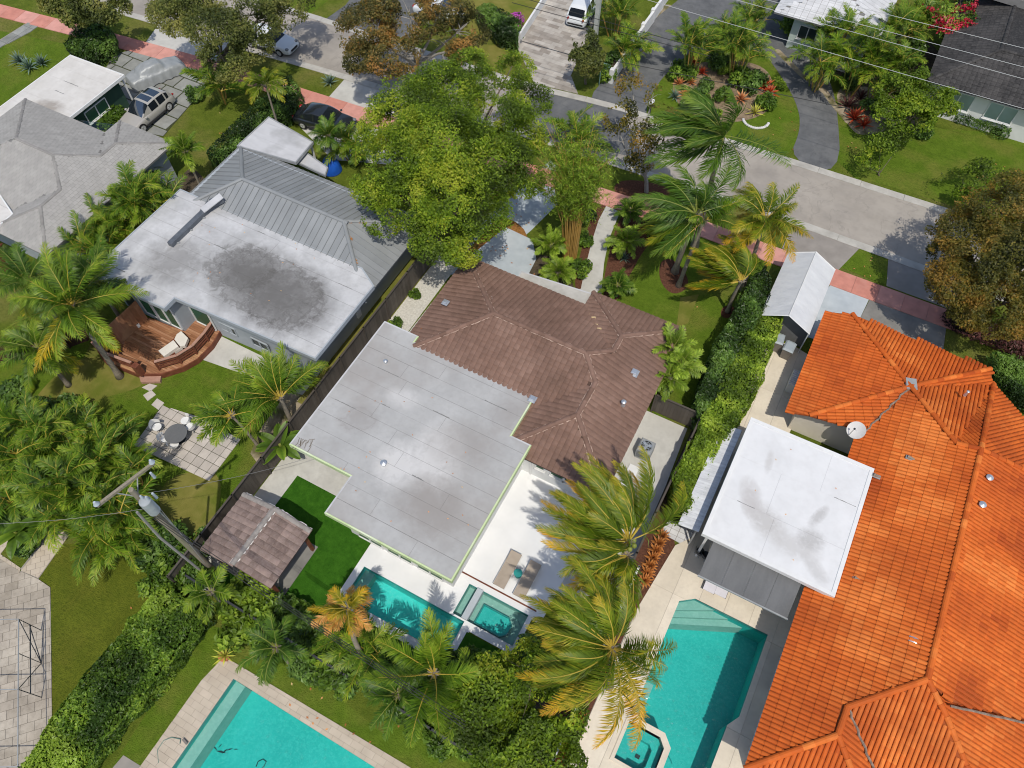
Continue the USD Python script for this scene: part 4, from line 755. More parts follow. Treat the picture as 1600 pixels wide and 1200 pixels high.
for lab, (px, py), zz, s_ in (('galvanised vent nearest the left eave of the brown tiled roof', (696, 472), 3.6, 0.26), ('galvanised vent near the front ridge under the leafy tree on the brown roof', (784, 461), 3.6, 0.26), ('tilted white and grey vent near the right eave of the brown tiled roof', (991, 582), 3.5, 0.32), ('grey box vent at the corner where grey flat roof meets brown tiles', (832, 623), 3.40, 0.28)):
    c_ = at(px, py, zz); box_vent(lab, c_[0], c_[1], zz-0.05, s_)
for lab, (px, py), zz, r_ in (('small white pipe on brown tiles left of the front ridge, larger of two', (767, 469), 3.85, .06), ('tiny white pipe beside the front vents on the brown roof', (783, 472), 3.7, .05), ('pale round vent alone low on the right slope of the brown roof', (974, 631), 3.6, .08), ('grey pipe vent in the middle of the grey flat roof', (600, 726), 3.32, .10), ('small pipe vent near the top left of the grey flat roof', (603, 567), 3.32, .07)):
    c_ = at(px, py, zz); pipe_vent(lab, c_[0], c_[1], zz-0.02, r_, 0.22)
mk = MB()
for k in range(9):
    a_ = at(468+k*3, 689-abs(k-5), 3.33); b_ = a_+np.array([0.25*math.sin(k*1.3), -0.55-0.2*math.cos(k*2.1), 0.0]); m_ = (a_+b_)/2+[0.12*math.cos(k*2), 0.05, 0.02]
    mk.tube([a_, m_, b_], 0.012, 4)
mk.build('fallen_twig', M['bark'], label='dark dry twig lying on the left corner of the grey flat roof', cat='twig')

# ---------------------------------------------------------------- the house with the orange tiled roof
rro = np.random.default_rng(31)
ho = thing('house', 'house with bright orange barrel tile roof filling the right of the picture', 'house', (10, 18, 0))
zw, zm, po1 = 2.40, 3.0, 0.33
xm = 6.95; zM = lambda x: zm+po1*(x-xm)
Cc = (8.63, 28.8, 3.56); K_ = (11.2, 25.8, 4.40); T_ = (12.2, 25.8, zM(12.2)); D_ = (12.2, 13.7, zM(12.2))
A1, A2, B1, E1, Q1, V1 = (3.36, 32.65, zw), (3.36, 25.0, zw), (4.75, 32.95, zw+0.306), (12.6, 33.05, zw), (4.5, 25.2, zw+0.251), (7.3, 25.3, zM(7.3))
J1, J2, J3 = (9.78, 11.35, zM(9.78)), (9.72, 10.1, zM(9.72)), (6.95, 7.33, 3.0)
Ea, Eb = (12.9, 32.0, 2.5), (19.0, 27.0, 2.5)
N1 = (13.3, 12.75, zM(12.2)-0.36)
planes_o = [
    [A2, Q1, Cc, B1, A1], [B1, Cc, E1], [Q1, V1, Cc], [Cc, E1, Ea], [Cc, Ea, K_], [K_, Ea, T_],
    [(xm, 25.2, zm), (xm, 7.33, zm), J2, J1, D_, T_, K_, Cc, V1],
    [T_, Ea, Eb], [T_, Eb, (30, 21, zM(12.2)-po1*17.8), (30, 19.5, zM(12.2)-po1*17.8), (13.3, 13.4, zM(12.2)-po1*1.1), D_],
    [D_, J1, (12.2, 8.93, zM(12.2)-po1*4.77), (17.0, 8.9, zM(12.2)-po1*4.8)], [(12.2, 8.93, zM(12.2)-po1*4.77), (12.4, 7.0, 2.52), (19, 7.0, 2.52), (17.0, 8.9, zM(12.2)-po1*4.8)],
    [J1, J2, (12.4, 7.4, 3.03), (12.2, 8.93, zM(12.2)-po1*4.77)], [J2, J3, (12.5, 7.33, zM(9.72)-po1*2.77)],
    [(12.9, 13.4, 4.18), (13.3, 12.75, 4.05), (17.2, 8.9, 2.76), (30, 8.9, -1.46), (30, 20.5, -1.46), (24, 18.2, 0.52)]]
# each plane is laid on its own best-fit plane so that tiles lie flat
def flatten(P3):
    P3 = np.asarray(P3, float); A = np.c_[P3[:, :2], np.ones(len(P3))]; co = np.linalg.lstsq(A, P3[:, 2], rcond=None)[0]
    return np.c_[P3[:, :2], A @ co]
ro = MB()
for q in planes_o: ro.slab3(q, 0.10)
rfo = ro.build('roof', M['orange_under'], ho)
canopy = Polygon([(1.8, 15.87), (8.12, 15.83), (8.12, 23.05), (1.8, 23.0)])
tl = []
incan = lambda c: canopy.buffer(-0.1).contains(Point(c[0], c[1]))
for q in planes_o: tl += tile_list(q, 0.205, 0.46, 'barrel', rro, clip=incan, off=0.0, lift=0.025)
put_tiles(rfo, 'roof_tile', tl, 'orange', 300, 0.7)
caps(rfo, 'ridge_tile', [(B1, Cc), (Q1, Cc), (E1, Cc), (Cc, K_), (K_, T_), (T_, D_), (D_, J1), (J1, J2), (J2, J3), (D_, N1), (N1, (16.8, 9.2, 2.95)), (T_, Ea), (T_, Eb), (J2, (12.2, 7.6, 3.1))], 0.13, 0.45, 'orange', rro, lift=0.05)
for a_, b_ in ((V1, Cc), (J1, (12.0, 9.1, 3.35)), ((13.4, 13.25, 4.3), (20, 15.6, 2.4)), (J2, (11.4, 8.4, 3.35))):
    a_, b_ = np.array(a_), np.array(b_); n_ = 14; P0 = np.array([a_+(b_-a_)*j/n_+[0.05*math.sin(j*2.1), 0, 0.07] for j in range(n_+1)])
    MB().tube(P0, 0.05, 5).build('valley_mortar', M['mortar'], rfo)
MB().box((8.63, 28.95, 3.62), (0.55, 0.7, 0.12), 0.3).build('apex_patch', M['grey_metal'], rfo)
MB().prism(Polygon([(4.0, 25.7), (4.0, 32.3), (12.3, 32.3), (16, 26), (16, 20), (14.5, 9), (14.5, 7.9), (7.5, 7.9), (7.5, 25.7)]), -0.05, 2.35).build('wall', M['wall_cream'], ho)
MB().prism(Polygon([(7.5, 8.2), (7.5, 25.0), (13.5, 25), (13.5, 9.5), (12, 8.2)]), 2.35, 2.98).build('wall', M['wall_cream'], ho)
for y in (27.4, 30.0): window(ho, (4.0, y, 1.35), 1.2, 1.0, (-1, 0), 'pane', mull=1)
for y in (9.5, 12.5): window(ho, (7.5, y, 1.25), 1.8, 2.0, (-1, 0), 'pane', mull=1, sill=False)
MB().box((3.95, 26.6, 1.2), (0.5, 0.9, 0.5)).build('wall_unit', M['white_paint'], ho)
for lab, (px, py), zz, r_ in (('round silver vent dome by the main ridge, uppermost on the orange roof', (1497, 742), 4.15, .16), ('small silver pipe right of the ridge, upper of two on the orange roof', (1543, 749), 4.5, .10), ('small silver pipe right of the ridge, lower of two on the orange roof', (1532, 791), 4.55, .10), ('round silver vent dome low on the orange roof near the bottom', (1426, 1003), 4.2, .17), ('tiny pipe vent on orange tiles near the eave above the pool', (1314, 981), 3.35, .06), ('tiny pipe stub high on the orange roof at top right', (1510, 615), 3.9, .05)):
    c_ = at(px, py, zz); pipe_vent(lab, c_[0], c_[1], zz-0.05, r_, 0.25)
for lab, (px, py), zz in (('flat lead vent on orange tiles below the white canopy corner', (1338, 906), 3.5), ('dark low vent tucked at the white canopy edge on orange tiles', (1368, 745), 3.5), ('small flat rusty vent high on the orange left slope', (1421, 717), 3.85)):
    c_ = at(px, py, zz); t_ = thing('roof_vent', lab, 'roof vent', c_, 'small vents on the roofs')
    MB().chbox((c_[0], c_[1], zz+0.08), (0.42, 0.22, 0.05), 0.01).build('flashing', M['grey_metal'], t_); MB().tube([(c_[0]-0.15, c_[1], zz+0.12), (c_[0]+0.2, c_[1], zz+0.1)], [0.10, 0.05], 8).build('hood', M['mortar'], t_)
# white flat canopy between the tiled roof and the terrace
wc = thing('patio_canopy', 'large white flat canopy roof joined to the orange tiled house', 'canopy', (5, 19.5, 0))
flat_roof(wc, list(canopy.exterior.coords)[:-1], 3.56, 0.22, 'bright_membrane', 'white_paint', 2.4, gap=0.006, edge=0.16, seed=8)
for x, y in ((2.1, 16.2), (2.1, 19.5), (2.1, 22.7), (4.8, 16.2), (4.6, 22.7)): MB().box((x, y, 1.66), (0.12, 0.12, 3.36)).build('post', M['white_paint'], wc)
MB().box((4.6, 22.78, 3.17), (5.0, 0.14, 0.34)).build('beam', M['grey_metal'], wc)
aw = thing('awning', 'grey canvas awning below the edge of the white canopy', 'awning', (4.6, 15.2, 0))
for i in range(4):
    x0, x1 = 2.42+i*1.08, 2.42+(i+1)*1.08-0.012
    MB().slab3([(x0, 14.28, 2.55), (x1, 14.28, 2.55), (x1, 16.05, 3.12), (x0, 16.05, 3.12)], 0.02).build('canvas_panel', M['canvas_grey'], aw)
MB().bar((2.38, 14.25, 2.54), (6.78, 14.25, 2.54), 0.07, 0.08).build('front_rail', M['grey_metal'], aw)
for x in (2.5, 6.6): MB().bar((x, 14.3, 2.5), (x, 16.0, 2.98), 0.05, 0.05).build('arm', M['grey_metal'], aw)
sa = thing('side_awning', 'streaky weathered white roof strip between hedge and white canopy', 'awning', (1.2, 19.6, 0))
for i in range(22):
    y0 = 16.45+i*0.295; MB().slab3([(0.62, y0, 2.02), (1.66, y0, 2.25), (1.66, y0+0.285, 2.25), (0.62, y0+0.285, 2.02)], 0.03).build('panel', M['corrugated'], sa)
for y in (16.6, 19.7, 22.8): MB().box((1.55, y, 1.1), (0.08, 0.08, 2.2)).build('post', M['grey_metal'], sa)

# ---------------------------------------------------------------- the grey metal-roofed house
hg = thing('house', 'house with grey standing seam metal roof and a stained flat roof beside the timber deck', 'house', (-28, 21, 0))
pg = 0.41; eg = 2.8
MB().prism(Polygon([(-35.3, 14.7), (-30.35, 14.7), (-30.35, 15.6), (-21.6, 16.0), (-21.6, 27.2), (-35.3, 27.2)]), -0.05, 3.0).build('wall', M['wall_grey'], hg)
zr = eg+pg*3.6
Rg, Lg = (-24.3, 24.0, zr), (-32.0, 24.0, zr)
planes_g = [[(-35.6, 27.6, eg), Lg, Rg, (-20.7, 27.6, eg)], [(-35.6, 20.4, eg), (-20.7, 20.4, eg), Rg, Lg], [(-20.7, 20.4, eg), (-20.7, 27.6, eg), Rg], [(-35.6, 27.6, eg), (-35.6, 20.4, eg), Lg]]
gm = MB()
for q in planes_g: gm.slab3(q, 0.1)
rg = gm.build('roof', M['metal_rib'], hg)
rrg = np.random.default_rng(41)
for P3 in planes_g:
    P3 = np.asarray(P3, float); n, e, s = frame(P3); o = P3[0]; q = Polygon(np.c_[(P3-o) @ e, (P3-o) @ s]).buffer(0); a0, b0, a1, b1 = q.bounds; w_ = 0.42
    for k in range(int((a1-a0)/w_)+1):
        c_ = sbox(a0+k*w_+0.03, b0, a0+(k+1)*w_-0.005, b1).intersection(q)
        for c__ in getattr(c_, 'geoms', [c_]):
            if c__.geom_type != 'Polygon' or c__.area < 0.02: continue
            b = MB().prism(c__, -0.02, 0.012, rrg.random())
            x_ = a0+k*w_; sl = LineString([(x_, b0-1), (x_, b1+1)]).intersection(q)
            if sl.geom_type == 'LineString' and sl.length > 0.1:
                (xa, ya), (xb, yb) = sl.coords; b.box(((xa+xb)/2, (ya+yb)/2, 0.02), (0.035, abs(yb-ya), 0.055), tone=0.0)
            v, f, t = b.arrays(); v = o+v[:, :1]*e+v[:, 1:2]*s+v[:, 2:]*n
            MB().add(v, f, t).build('roof_panel', M['metal'], rg, tone=True)
caps(rg, 'ridge_cap', [(Lg, Rg), (Rg, (-20.7, 27.6, eg)), (Rg, (-20.7, 20.4, eg)), (Lg, (-35.6, 27.6, eg)), (Lg, (-35.6, 20.4, eg))], 0.12, 30, 'metal', rrg, kind='seam', lift=0.01)
for k in range(26):
    u_ = 0.04+0.9*rrg.random()**1.4; a_ = np.array(Rg)+(np.array((-20.7, 20.4, eg) if k % 2 else (-20.7, 27.6, eg))-np.array(Rg))*u_; w_ = rrg.uniform(0.08, 0.34)*(1.1-u_)
    MB().prism([(a_[0]+.06, a_[1]-.06-w_*.2), (a_[0]+.1+w_, a_[1]+rrg.normal()*.03), (a_[0]+.08, a_[1]+.05+w_*.2)], a_[2]-0.12, a_[2]+0.005-w_*.2).build('leaf_debris', M['rust'], rg)
fg = [(-35.8, 14.1), (-30.08, 14.2), (-30.08, 15.05), (-20.45, 15.45), (-20.45, 21.2), (-21.8, 22.0), (-35.7, 22.0)]
flat_roof(hg, fg, 3.42, 0.24, 'white_membrane', 'wall_grey', 1.05, seed=9)
flat_roof(hg, at2([(420, 183), (489, 222), (462, 254), (371, 228)], 3.0), 3.0, 0.16, 'carport_membrane', 'grey_metal', 1.4, seed=10)
flat_roof(hg, at2([(463, 253), (478, 238), (512, 262), (508, 274)], 2.6), 2.6, 0.12, 'carport_membrane', 'grey_metal', 1.2, seed=11)
for x, y in at2([(424, 186), (485, 223)], 2.9): MB().box((x, y, 1.4), (0.12, 0.12, 2.85)).build('post', M['white_paint'], hg)
for i, y in enumerate((26.15, 24.75, 23.35, 18.9, 17.6)): window(hg, (-21.6, y, 1.9), 0.95, 0.95, (1, 0), 'pane', 'dark_metal', mull=0, sill=False)
MB().box((-21.53, 20.5, 1.0), (0.14, 0.35, 0.7)).build('meter_box', M['wall_white'], hg)
for x, w_ in ((-32.9, 0.95), (-31.85, 0.85), (-30.95, 0.85)): window(hg, (x, 14.7, 1.5), w_, 2.0, (0, -1), 'pane_green', sill=False)
window(hg, (-29.4, 15.62, 1.5), 1.5, 2.0, (0, -1), 'pane_green', sill=False)
for x in (-27.6, -25.2): window(hg, (x, 15.75, 1.2), 1.2, 0.7, (0, -1), 'pane', 'wall_grey', mull=1, sill=False)
MB().box((-34.5, 14.68, 1.4), (1.0, 0.06, 2.6)).build('door', M['dark_metal'], hg)
du = thing('roof_duct', 'dark metal air duct lying along the stained flat roof', 'duct', at(300, 350, 3.6))
d0, d1, d2, d3 = at(266, 383, 3.55), at(318, 333, 3.55), at(330, 318, 3.75), at(348, 310, 3.85)
for a_, b_, w_, h_ in ((d0, d1, 0.34, 0.34), (d1, d2, 0.38, 0.38), (d2, d3, 0.42, 0.38)): MB().bar(a_, b_, w_, h_).build('duct_section', M['duct'], du)
MB().bar(d1+[0, 0, .22], d3+[0, 0, .24], 0.5, 0.06).build('top_cover', M['carport_membrane'], du)
for px, py in ((272, 380), (292, 360), (312, 341)):
    q_ = at(px, py, 3.46); MB().box(q_, (0.7, 0.09, 0.08), 0.6).build('support', M['grey_metal'], du)

# ---------------------------------------------------------------- light grey shingled house, top left
hs = thing('house', 'house with pale grey shingled hip roof at the left edge', 'house', (-45, 20, 0))
es, ps_ = 2.8, 0.36
MB().prism(Polygon([(-51.8, 14.8), (-40.2, 14.8), (-40.2, 25.0), (-43.8, 25.0), (-43.8, 23.6), (-51.8, 23.6)]), -0.05, 2.7).build('wall', M['wall_grey'], hs)
zt = es+ps_*4.2; xr0, xr1 = -44.6, -39.7; xc = (xr0+xr1)/2; zc = es+ps_*2.45
L0, L1 = (-47.4, 20.0, zt), (-44.1, 20.0, zt)
G1, G2 = (xc, 23.15, zc), (xc, 16.6, zc)
Wn, Ws = (xc, 20.0+ (zt-zc)/ps_, zc), (xc, 20.0-(zt-zc)/ps_*1.0, zc)
planes_s = [
    [(-52.2, 24.2, es), L0, L1, Wn, (xr0, 24.2, es)], [(-52.2, 15.8, es), L0, (-52.2, 24.2, es)],
    [(xr0, 24.2, es), Wn, G1, (xr0, 25.6, es)], [(xr0, 25.6, es), G1, (xr1, 25.6, es)],
    [(xr1, 25.6, es), G1, Wn, L1, Ws, G2, (xr1, 14.15, es)], [(xr1, 14.15, es), G2, (xr0, 14.15, es)],
    [(-52.2, 15.8, es), (xr0, 15.8, es), Ws, L1, L0], [(xr0, 14.15, es), G2, Ws, (xr0, 15.8, es)]]
planes_s = [flatten(q) for q in planes_s]
sm = MB()
for q in planes_s: sm.slab3(q, 0.12)
rs = sm.build('roof', M['shingle_under'], hs)
rrs = np.random.default_rng(51); tl = []
for q in planes_s: tl += tile_list(q, 0.30, 0.24, 'flat', rrs, off=0.012, brick=0.5, lift=0.012, clip=lambda c: c[0] < -54.5)
put_tiles(rs, 'roof_shingle', tl, 'shingle', 300, 0.2)
caps(rs, 'ridge_shingle', [(L0, L1), (L1, Wn), (L1, Ws), (Wn, G1), (Ws, G2), (G1, (xr0, 25.6, es)), (G1, (xr1, 25.6, es)), (G2, (xr1, 14.15, es)), (G2, (xr0, 14.15, es)), (L0, (-52.2, 24.2, es))], 0.12, 0.6, 'shingle_cap', rrs, lift=-0.055)
flat_roof(hs, [(-60, 13.2), (-43.9, 13.2), (-43.9, 15.6), (-46.4, 16.6), (-60, 16.2)], 3.05, 0.2, 'hut_roof', 'white_paint', 1.3, seed=12)
hh = thing('carport', 'cream flat roofed carport with dark green wall beside the parked cars', 'carport', (-50.5, 26, 0))
flat_roof(hh, [(-53.3, 20.5), (-48.12, 20.5), (-48.12, 29.67), (-53.33, 29.55)], 2.62, 0.16, 'hut_roof', 'white_paint', 1.1, gap=0.008, seed=13)
MB().prism(Polygon([(-53.0, 24.2), (-48.5, 24.4), (-48.5, 29.2), (-53.0, 29.2)]), -0.05, 2.45).build('wall', M['wall_green'], hh)
window(hh, (-48.5, 26.6, 1.5), 2.0, 0.9, (1, 0), 'pane_green', mull=1)
MB().bar((-48.3, 29.5, 2.7), (-48.3, 29.5, 0.0), 0.09, 0.09, up=(1, 0, 0)).build('post', M['white_paint'], hh)
MB().prism(at2([(120, 187), (182, 195), (168, 208), (140, 200)], 2.2), 2.15, 2.2).build('side_canopy', M['pane_teal'], hh)

# ---------------------------------------------------------------- houses across the street
hw = thing('house', 'house with white tiled roof and pale green wall across the street', 'house', (-4, 64, 0))
p0 = np.array([-7.3, 59.3]); 
MB().prism(Polygon([(-6.8, 59.9), (-0.9, 59.9), (-0.9, 75), (-6.8, 75)]), -0.05, 2.9).build('wall', M['wall_pale_green'], hw)
planes_w = [[(-8.4, 59.2, 2.95), (-0.3, 59.2, 2.95), (-4.35, 63.25, 4.3)], [(-0.3, 59.2, 2.95), (-0.3, 78, 2.95), (-4.35, 78, 4.3), (-4.35, 63.25, 4.3)], [(-8.4, 78, 2.95), (-8.4, 59.2, 2.95), (-4.35, 63.25, 4.3), (-4.35, 78, 4.3)]]
wm = MB()
for q in planes_w: wm.slab3(q, 0.12)
rw = wm.build('roof', M['shingle_under'], hw)
tl = []
for q in planes_w: tl += tile_list(q, 0.5, 0.36, 'flat', rrs, off=0.012, lift=0.02, clip=lambda c: c[1] > 72)
put_tiles(rw, 'roof_tile', tl, 'white_tile', 300)
window(hw, (-5.5, 59.9, 1.6), 1.4, 1.1, (0, -1), 'pane', mull=1)
MB().box((-3.0, 59.0, 0.35), (4.6, 0.15, 0.7)).build('planter_wall', M['wall_cream'], hw)
hd = thing('house', 'house with charcoal tiled hip roof in the top right corner', 'house', (9, 60, 0))
MB().prism(Polygon([(4.6, 57.0), (18, 57.0), (18, 75), (4.6, 75)]), -0.05, 2.9).build('wall', M['wall_white'], hd)
planes_d = [[(4.0, 56.3, 2.95), (18.5, 56.3, 2.95), (12.5, 60.0, 4.35), (7.75, 60.0, 4.35)], [(4.0, 70, 2.95), (4.0, 56.3, 2.95), (7.75, 60.0, 4.35), (7.75, 70, 4.35)], [(18.5, 56.3, 2.95), (18.5, 70, 2.95), (12.5, 70, 4.35), (12.5, 60.0, 4.35)], [(7.75, 60.0, 4.35), (12.5, 60.0, 4.35), (12.5, 70, 4.36), (7.75, 70, 4.36)]]
dm = MB()
for q in planes_d: dm.slab3(q, 0.12)
rd = dm.build('roof', M['dark_tile'], hd)
tl = []
for q in planes_d[:3]: tl += tile_list(q, 0.36, 0.34, 'wave', rrs, lift=0.02, clip=lambda c: c[1] > 68)
put_tiles(rd, 'roof_tile', tl, 'dark_tile', 300, 0.3)
caps(rd, 'ridge_tile', [((4.0, 56.3, 2.95), (7.75, 60.0, 4.35)), ((7.75, 60, 4.35), (7.75, 68, 4.35)), ((18.5, 56.3, 2.95), (12.5, 60, 4.35)), ((7.75, 60, 4.35), (12.5, 60, 4.35))], 0.13, 0.5, 'dark_tile', rrs, lift=0.03)
flat_roof(hd, [(5.2, 66.2), (20, 65.2), (20, 80), (5.2, 80)], 4.9, 0.5, 'dark_tile', 'shingle_cap', 3, seed=14)
for x in (6.6, 9.6): window(hd, (x, 57.0, 1.7), 1.9, 1.3, (0, -1), 'pane_teal', mull=1)
# ---------------------------------------------------------------- foliage
G = lambda *a: tuple(a)
LM = {}
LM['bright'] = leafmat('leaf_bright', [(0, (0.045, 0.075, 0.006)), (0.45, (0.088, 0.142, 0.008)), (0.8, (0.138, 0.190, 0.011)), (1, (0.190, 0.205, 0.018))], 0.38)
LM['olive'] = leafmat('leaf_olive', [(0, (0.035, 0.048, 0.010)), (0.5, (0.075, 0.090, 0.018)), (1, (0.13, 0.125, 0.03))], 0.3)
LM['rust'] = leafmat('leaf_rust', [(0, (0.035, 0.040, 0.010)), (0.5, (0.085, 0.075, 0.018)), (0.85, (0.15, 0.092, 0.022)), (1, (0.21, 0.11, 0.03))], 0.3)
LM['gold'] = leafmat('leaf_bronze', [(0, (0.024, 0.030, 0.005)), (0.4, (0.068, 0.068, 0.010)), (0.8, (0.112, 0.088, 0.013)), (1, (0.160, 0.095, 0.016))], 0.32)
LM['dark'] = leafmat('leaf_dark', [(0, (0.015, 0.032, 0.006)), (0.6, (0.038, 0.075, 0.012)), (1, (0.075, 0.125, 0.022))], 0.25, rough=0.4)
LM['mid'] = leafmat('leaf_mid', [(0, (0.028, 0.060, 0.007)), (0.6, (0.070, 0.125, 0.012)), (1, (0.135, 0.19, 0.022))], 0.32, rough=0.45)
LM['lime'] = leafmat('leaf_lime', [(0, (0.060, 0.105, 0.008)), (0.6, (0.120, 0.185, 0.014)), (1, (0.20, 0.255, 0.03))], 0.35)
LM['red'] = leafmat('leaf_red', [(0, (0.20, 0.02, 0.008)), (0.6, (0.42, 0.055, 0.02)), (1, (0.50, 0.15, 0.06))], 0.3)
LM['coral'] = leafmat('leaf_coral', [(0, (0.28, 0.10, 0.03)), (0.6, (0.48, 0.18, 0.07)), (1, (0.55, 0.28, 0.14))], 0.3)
LM['crimson'] = leafmat('petal_crimson', [(0, (0.22, 0.008, 0.02)), (0.7, (0.42, 0.02, 0.05)), (1, (0.5, 0.08, 0.12))], 0.4)
LM['magenta'] = leafmat('petal_magenta', [(0, (0.22, 0.02, 0.20)), (1, (0.45, 0.08, 0.38))], 0.4)
LM['white'] = leafmat('petal_white', [(0, (0.5, 0.5, 0.4)), (1, (0.7, 0.7, 0.6))], 0.4)
LM['agave'] = leafmat('agave_blue_green', [(0, (0.030, 0.055, 0.038)), (1, (0.095, 0.140, 0.105))], 0.1)
LM['cordyline'] = leafmat('leaf_purple', [(0, (0.035, 0.012, 0.012)), (1, (0.10, 0.04, 0.035))], 0.25)
LM['yellow'] = leafmat('leaf_yellow', [(0, (0.20, 0.16, 0.02)), (1, (0.50, 0.40, 0.06))], 0.3)
LM['orange_plant'] = leafmat('leaf_orange_brown', [(0, (0.11, 0.032, 0.012)), (0.6, (0.25, 0.085, 0.02)), (1, (0.34, 0.15, 0.04))], 0.25)
# fronds: tone runs along the frond from crown (0) to tip (1)
LM['palm'] = leafmat('frond_green', [(0, (0.030, 0.070, 0.005)), (0.5, (0.070, 0.125, 0.008)), (1, (0.150, 0.190, 0.015))], 0.3, rough=0.45, spec=0.28)
LM['coco'] = leafmat('frond_coconut', [(0, (0.040, 0.078, 0.004)), (0.5, (0.082, 0.122, 0.006)), (0.8, (0.150, 0.155, 0.010)), (1, (0.27, 0.195, 0.018))], 0.32, rough=0.45, spec=0.28)
LM['coco_y'] = leafmat('frond_yellowing', [(0, (0.085, 0.115, 0.006)), (0.45, (0.19, 0.165, 0.010)), (0.8, (0.36, 0.22, 0.014)), (1, (0.36, 0.18, 0.03))], 0.32, rough=0.5, spec=0.25)
LM['dead'] = leafmat('frond_dead', [(0, (0.16, 0.13, 0.02)), (0.4, (0.38, 0.17, 0.03)), (1, (0.44, 0.22, 0.09))], 0.25, rough=0.7)
LM['royal'] = leafmat('frond_dark_green', [(0, (0.022, 0.055, 0.006)), (0.6, (0.050, 0.100, 0.009)), (1, (0.110, 0.150, 0.018))], 0.28, rough=0.45, spec=0.28)
M['rachis_y'] = mat('yellow_midrib', (0.36, 0.27, 0.035), (0.46, 0.34, 0.06), scale=3, rough=0.5)
M['rachis_g'] = mat('green_midrib', (0.15, 0.18, 0.03), (0.22, 0.24, 0.05), scale=3, rough=0.5)
M['bamboo'] = mat('bamboo_cane', (0.34, 0.20, 0.045), (0.46, 0.28, 0.08), scale=3, rough=0.5)

def leaf_quads(c, nrm, size, rg, tone, aspect=0.55):
    """n small diamond leaves: centres, normals, sizes"""
    n = len(c); r = rg.normal(size=(n, 3)); t = np.cross(nrm, r); t /= np.maximum(np.linalg.norm(t, axis=1, keepdims=True), 1e-9); b = np.cross(nrm, t)
    s = np.asarray(size).reshape(-1, 1)*np.ones((n, 1))
    fold = nrm*s*0.18
    v = np.stack([c-t*s, c-b*s*aspect+fold, c+t*s, c+b*s*aspect+fold], 1).reshape(-1, 3)
    i = np.arange(n)[:, None]*4
    f = np.concatenate([i+[0, 1, 2], i+[0, 2, 3]], 0)
    return v, f, np.repeat(tone, 4)
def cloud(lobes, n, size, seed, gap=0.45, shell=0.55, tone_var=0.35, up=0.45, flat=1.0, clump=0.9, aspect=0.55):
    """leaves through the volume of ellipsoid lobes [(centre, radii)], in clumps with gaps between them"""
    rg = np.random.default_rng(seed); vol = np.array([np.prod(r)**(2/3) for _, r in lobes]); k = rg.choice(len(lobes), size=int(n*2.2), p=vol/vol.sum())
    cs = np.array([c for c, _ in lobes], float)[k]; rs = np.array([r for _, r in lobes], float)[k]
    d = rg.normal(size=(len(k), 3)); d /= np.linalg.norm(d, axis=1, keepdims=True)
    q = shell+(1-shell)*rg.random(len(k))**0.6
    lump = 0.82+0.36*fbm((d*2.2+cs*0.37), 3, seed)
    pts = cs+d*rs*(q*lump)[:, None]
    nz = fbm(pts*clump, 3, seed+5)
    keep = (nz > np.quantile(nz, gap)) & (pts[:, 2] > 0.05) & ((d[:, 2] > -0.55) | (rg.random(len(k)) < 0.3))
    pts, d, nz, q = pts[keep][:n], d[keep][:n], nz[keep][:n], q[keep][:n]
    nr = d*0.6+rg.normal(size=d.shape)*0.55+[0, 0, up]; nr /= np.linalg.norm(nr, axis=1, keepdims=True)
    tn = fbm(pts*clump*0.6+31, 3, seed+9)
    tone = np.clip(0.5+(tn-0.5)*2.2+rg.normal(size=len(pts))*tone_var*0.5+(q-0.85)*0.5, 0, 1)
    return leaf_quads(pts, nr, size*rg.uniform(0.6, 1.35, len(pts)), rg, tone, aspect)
def limb_set(b, base, lobes, r0, rg, trunk_top=None, twigs=0):
    base = np.array(base, float); top = np.array(trunk_top if trunk_top is not None else base+[0, 0, 1.5], float)
    m = (base+top)/2+rg.normal(size=3)*[0.12, 0.12, 0]
    b.tube([base-[0, 0, 0.1], m, top], [r0*1.25, r0, r0*0.8], 8)
    for c, r in lobes:
        c = np.array(c, float); q = top+(c-top)*0.5+rg.normal(size=3)*0.25+[0, 0, -0.15*np.linalg.norm(c-top)*0.3]
        e = c+[0, 0, r[2]*0.3]
        b.tube([top-[0, 0, 0.1], q, e], [r0*0.55, r0*0.32, r0*0.1], 6)
        for _ in range(3+twigs):
            dd = rg.normal(size=3); dd /= np.linalg.norm(dd); w = q+(e-q)*rg.uniform(0.1, 0.9)
            b.tube([w, w+dd*np.array(r)*0.45+[0, 0, 0.1], w+dd*np.array(r)*0.85], [r0*0.16, r0*0.09, r0*0.03], 4)
def tree(name, label, base, lobes, n, size, leaf, seed, r0=0.2, ttop=None, gap=0.42, cat='tree', bark='bark', twigs=0, shell=0.5, group=None, clump=0.9, extra=()):
    rg = np.random.default_rng(seed); t = thing(name, label, cat, (base[0], base[1], 0), group)
    b = MB(); limb_set(b, base, lobes, r0, rg, ttop, twigs); b.build('trunk', M[bark], t, smooth=True)
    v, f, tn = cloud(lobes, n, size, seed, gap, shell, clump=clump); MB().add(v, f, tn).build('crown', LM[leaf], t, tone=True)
    for lf, nm, n2, s2 in extra:
        v, f, tn = cloud([(c, tuple(np.array(r)*1.04)) for c, r in lobes], n2, s2, seed+17, 0.6, 0.85, clump=clump); MB().add(v, f, tn).build(nm, LM[lf], t, tone=True)
    return t
def L(*rows):
    """lobes given as (pixel x, pixel y, height, radius xy, radius z)"""
    return [((*at(x, y, z)[:2], z), (r, r, rz)) for x, y, z, r, rz in rows]
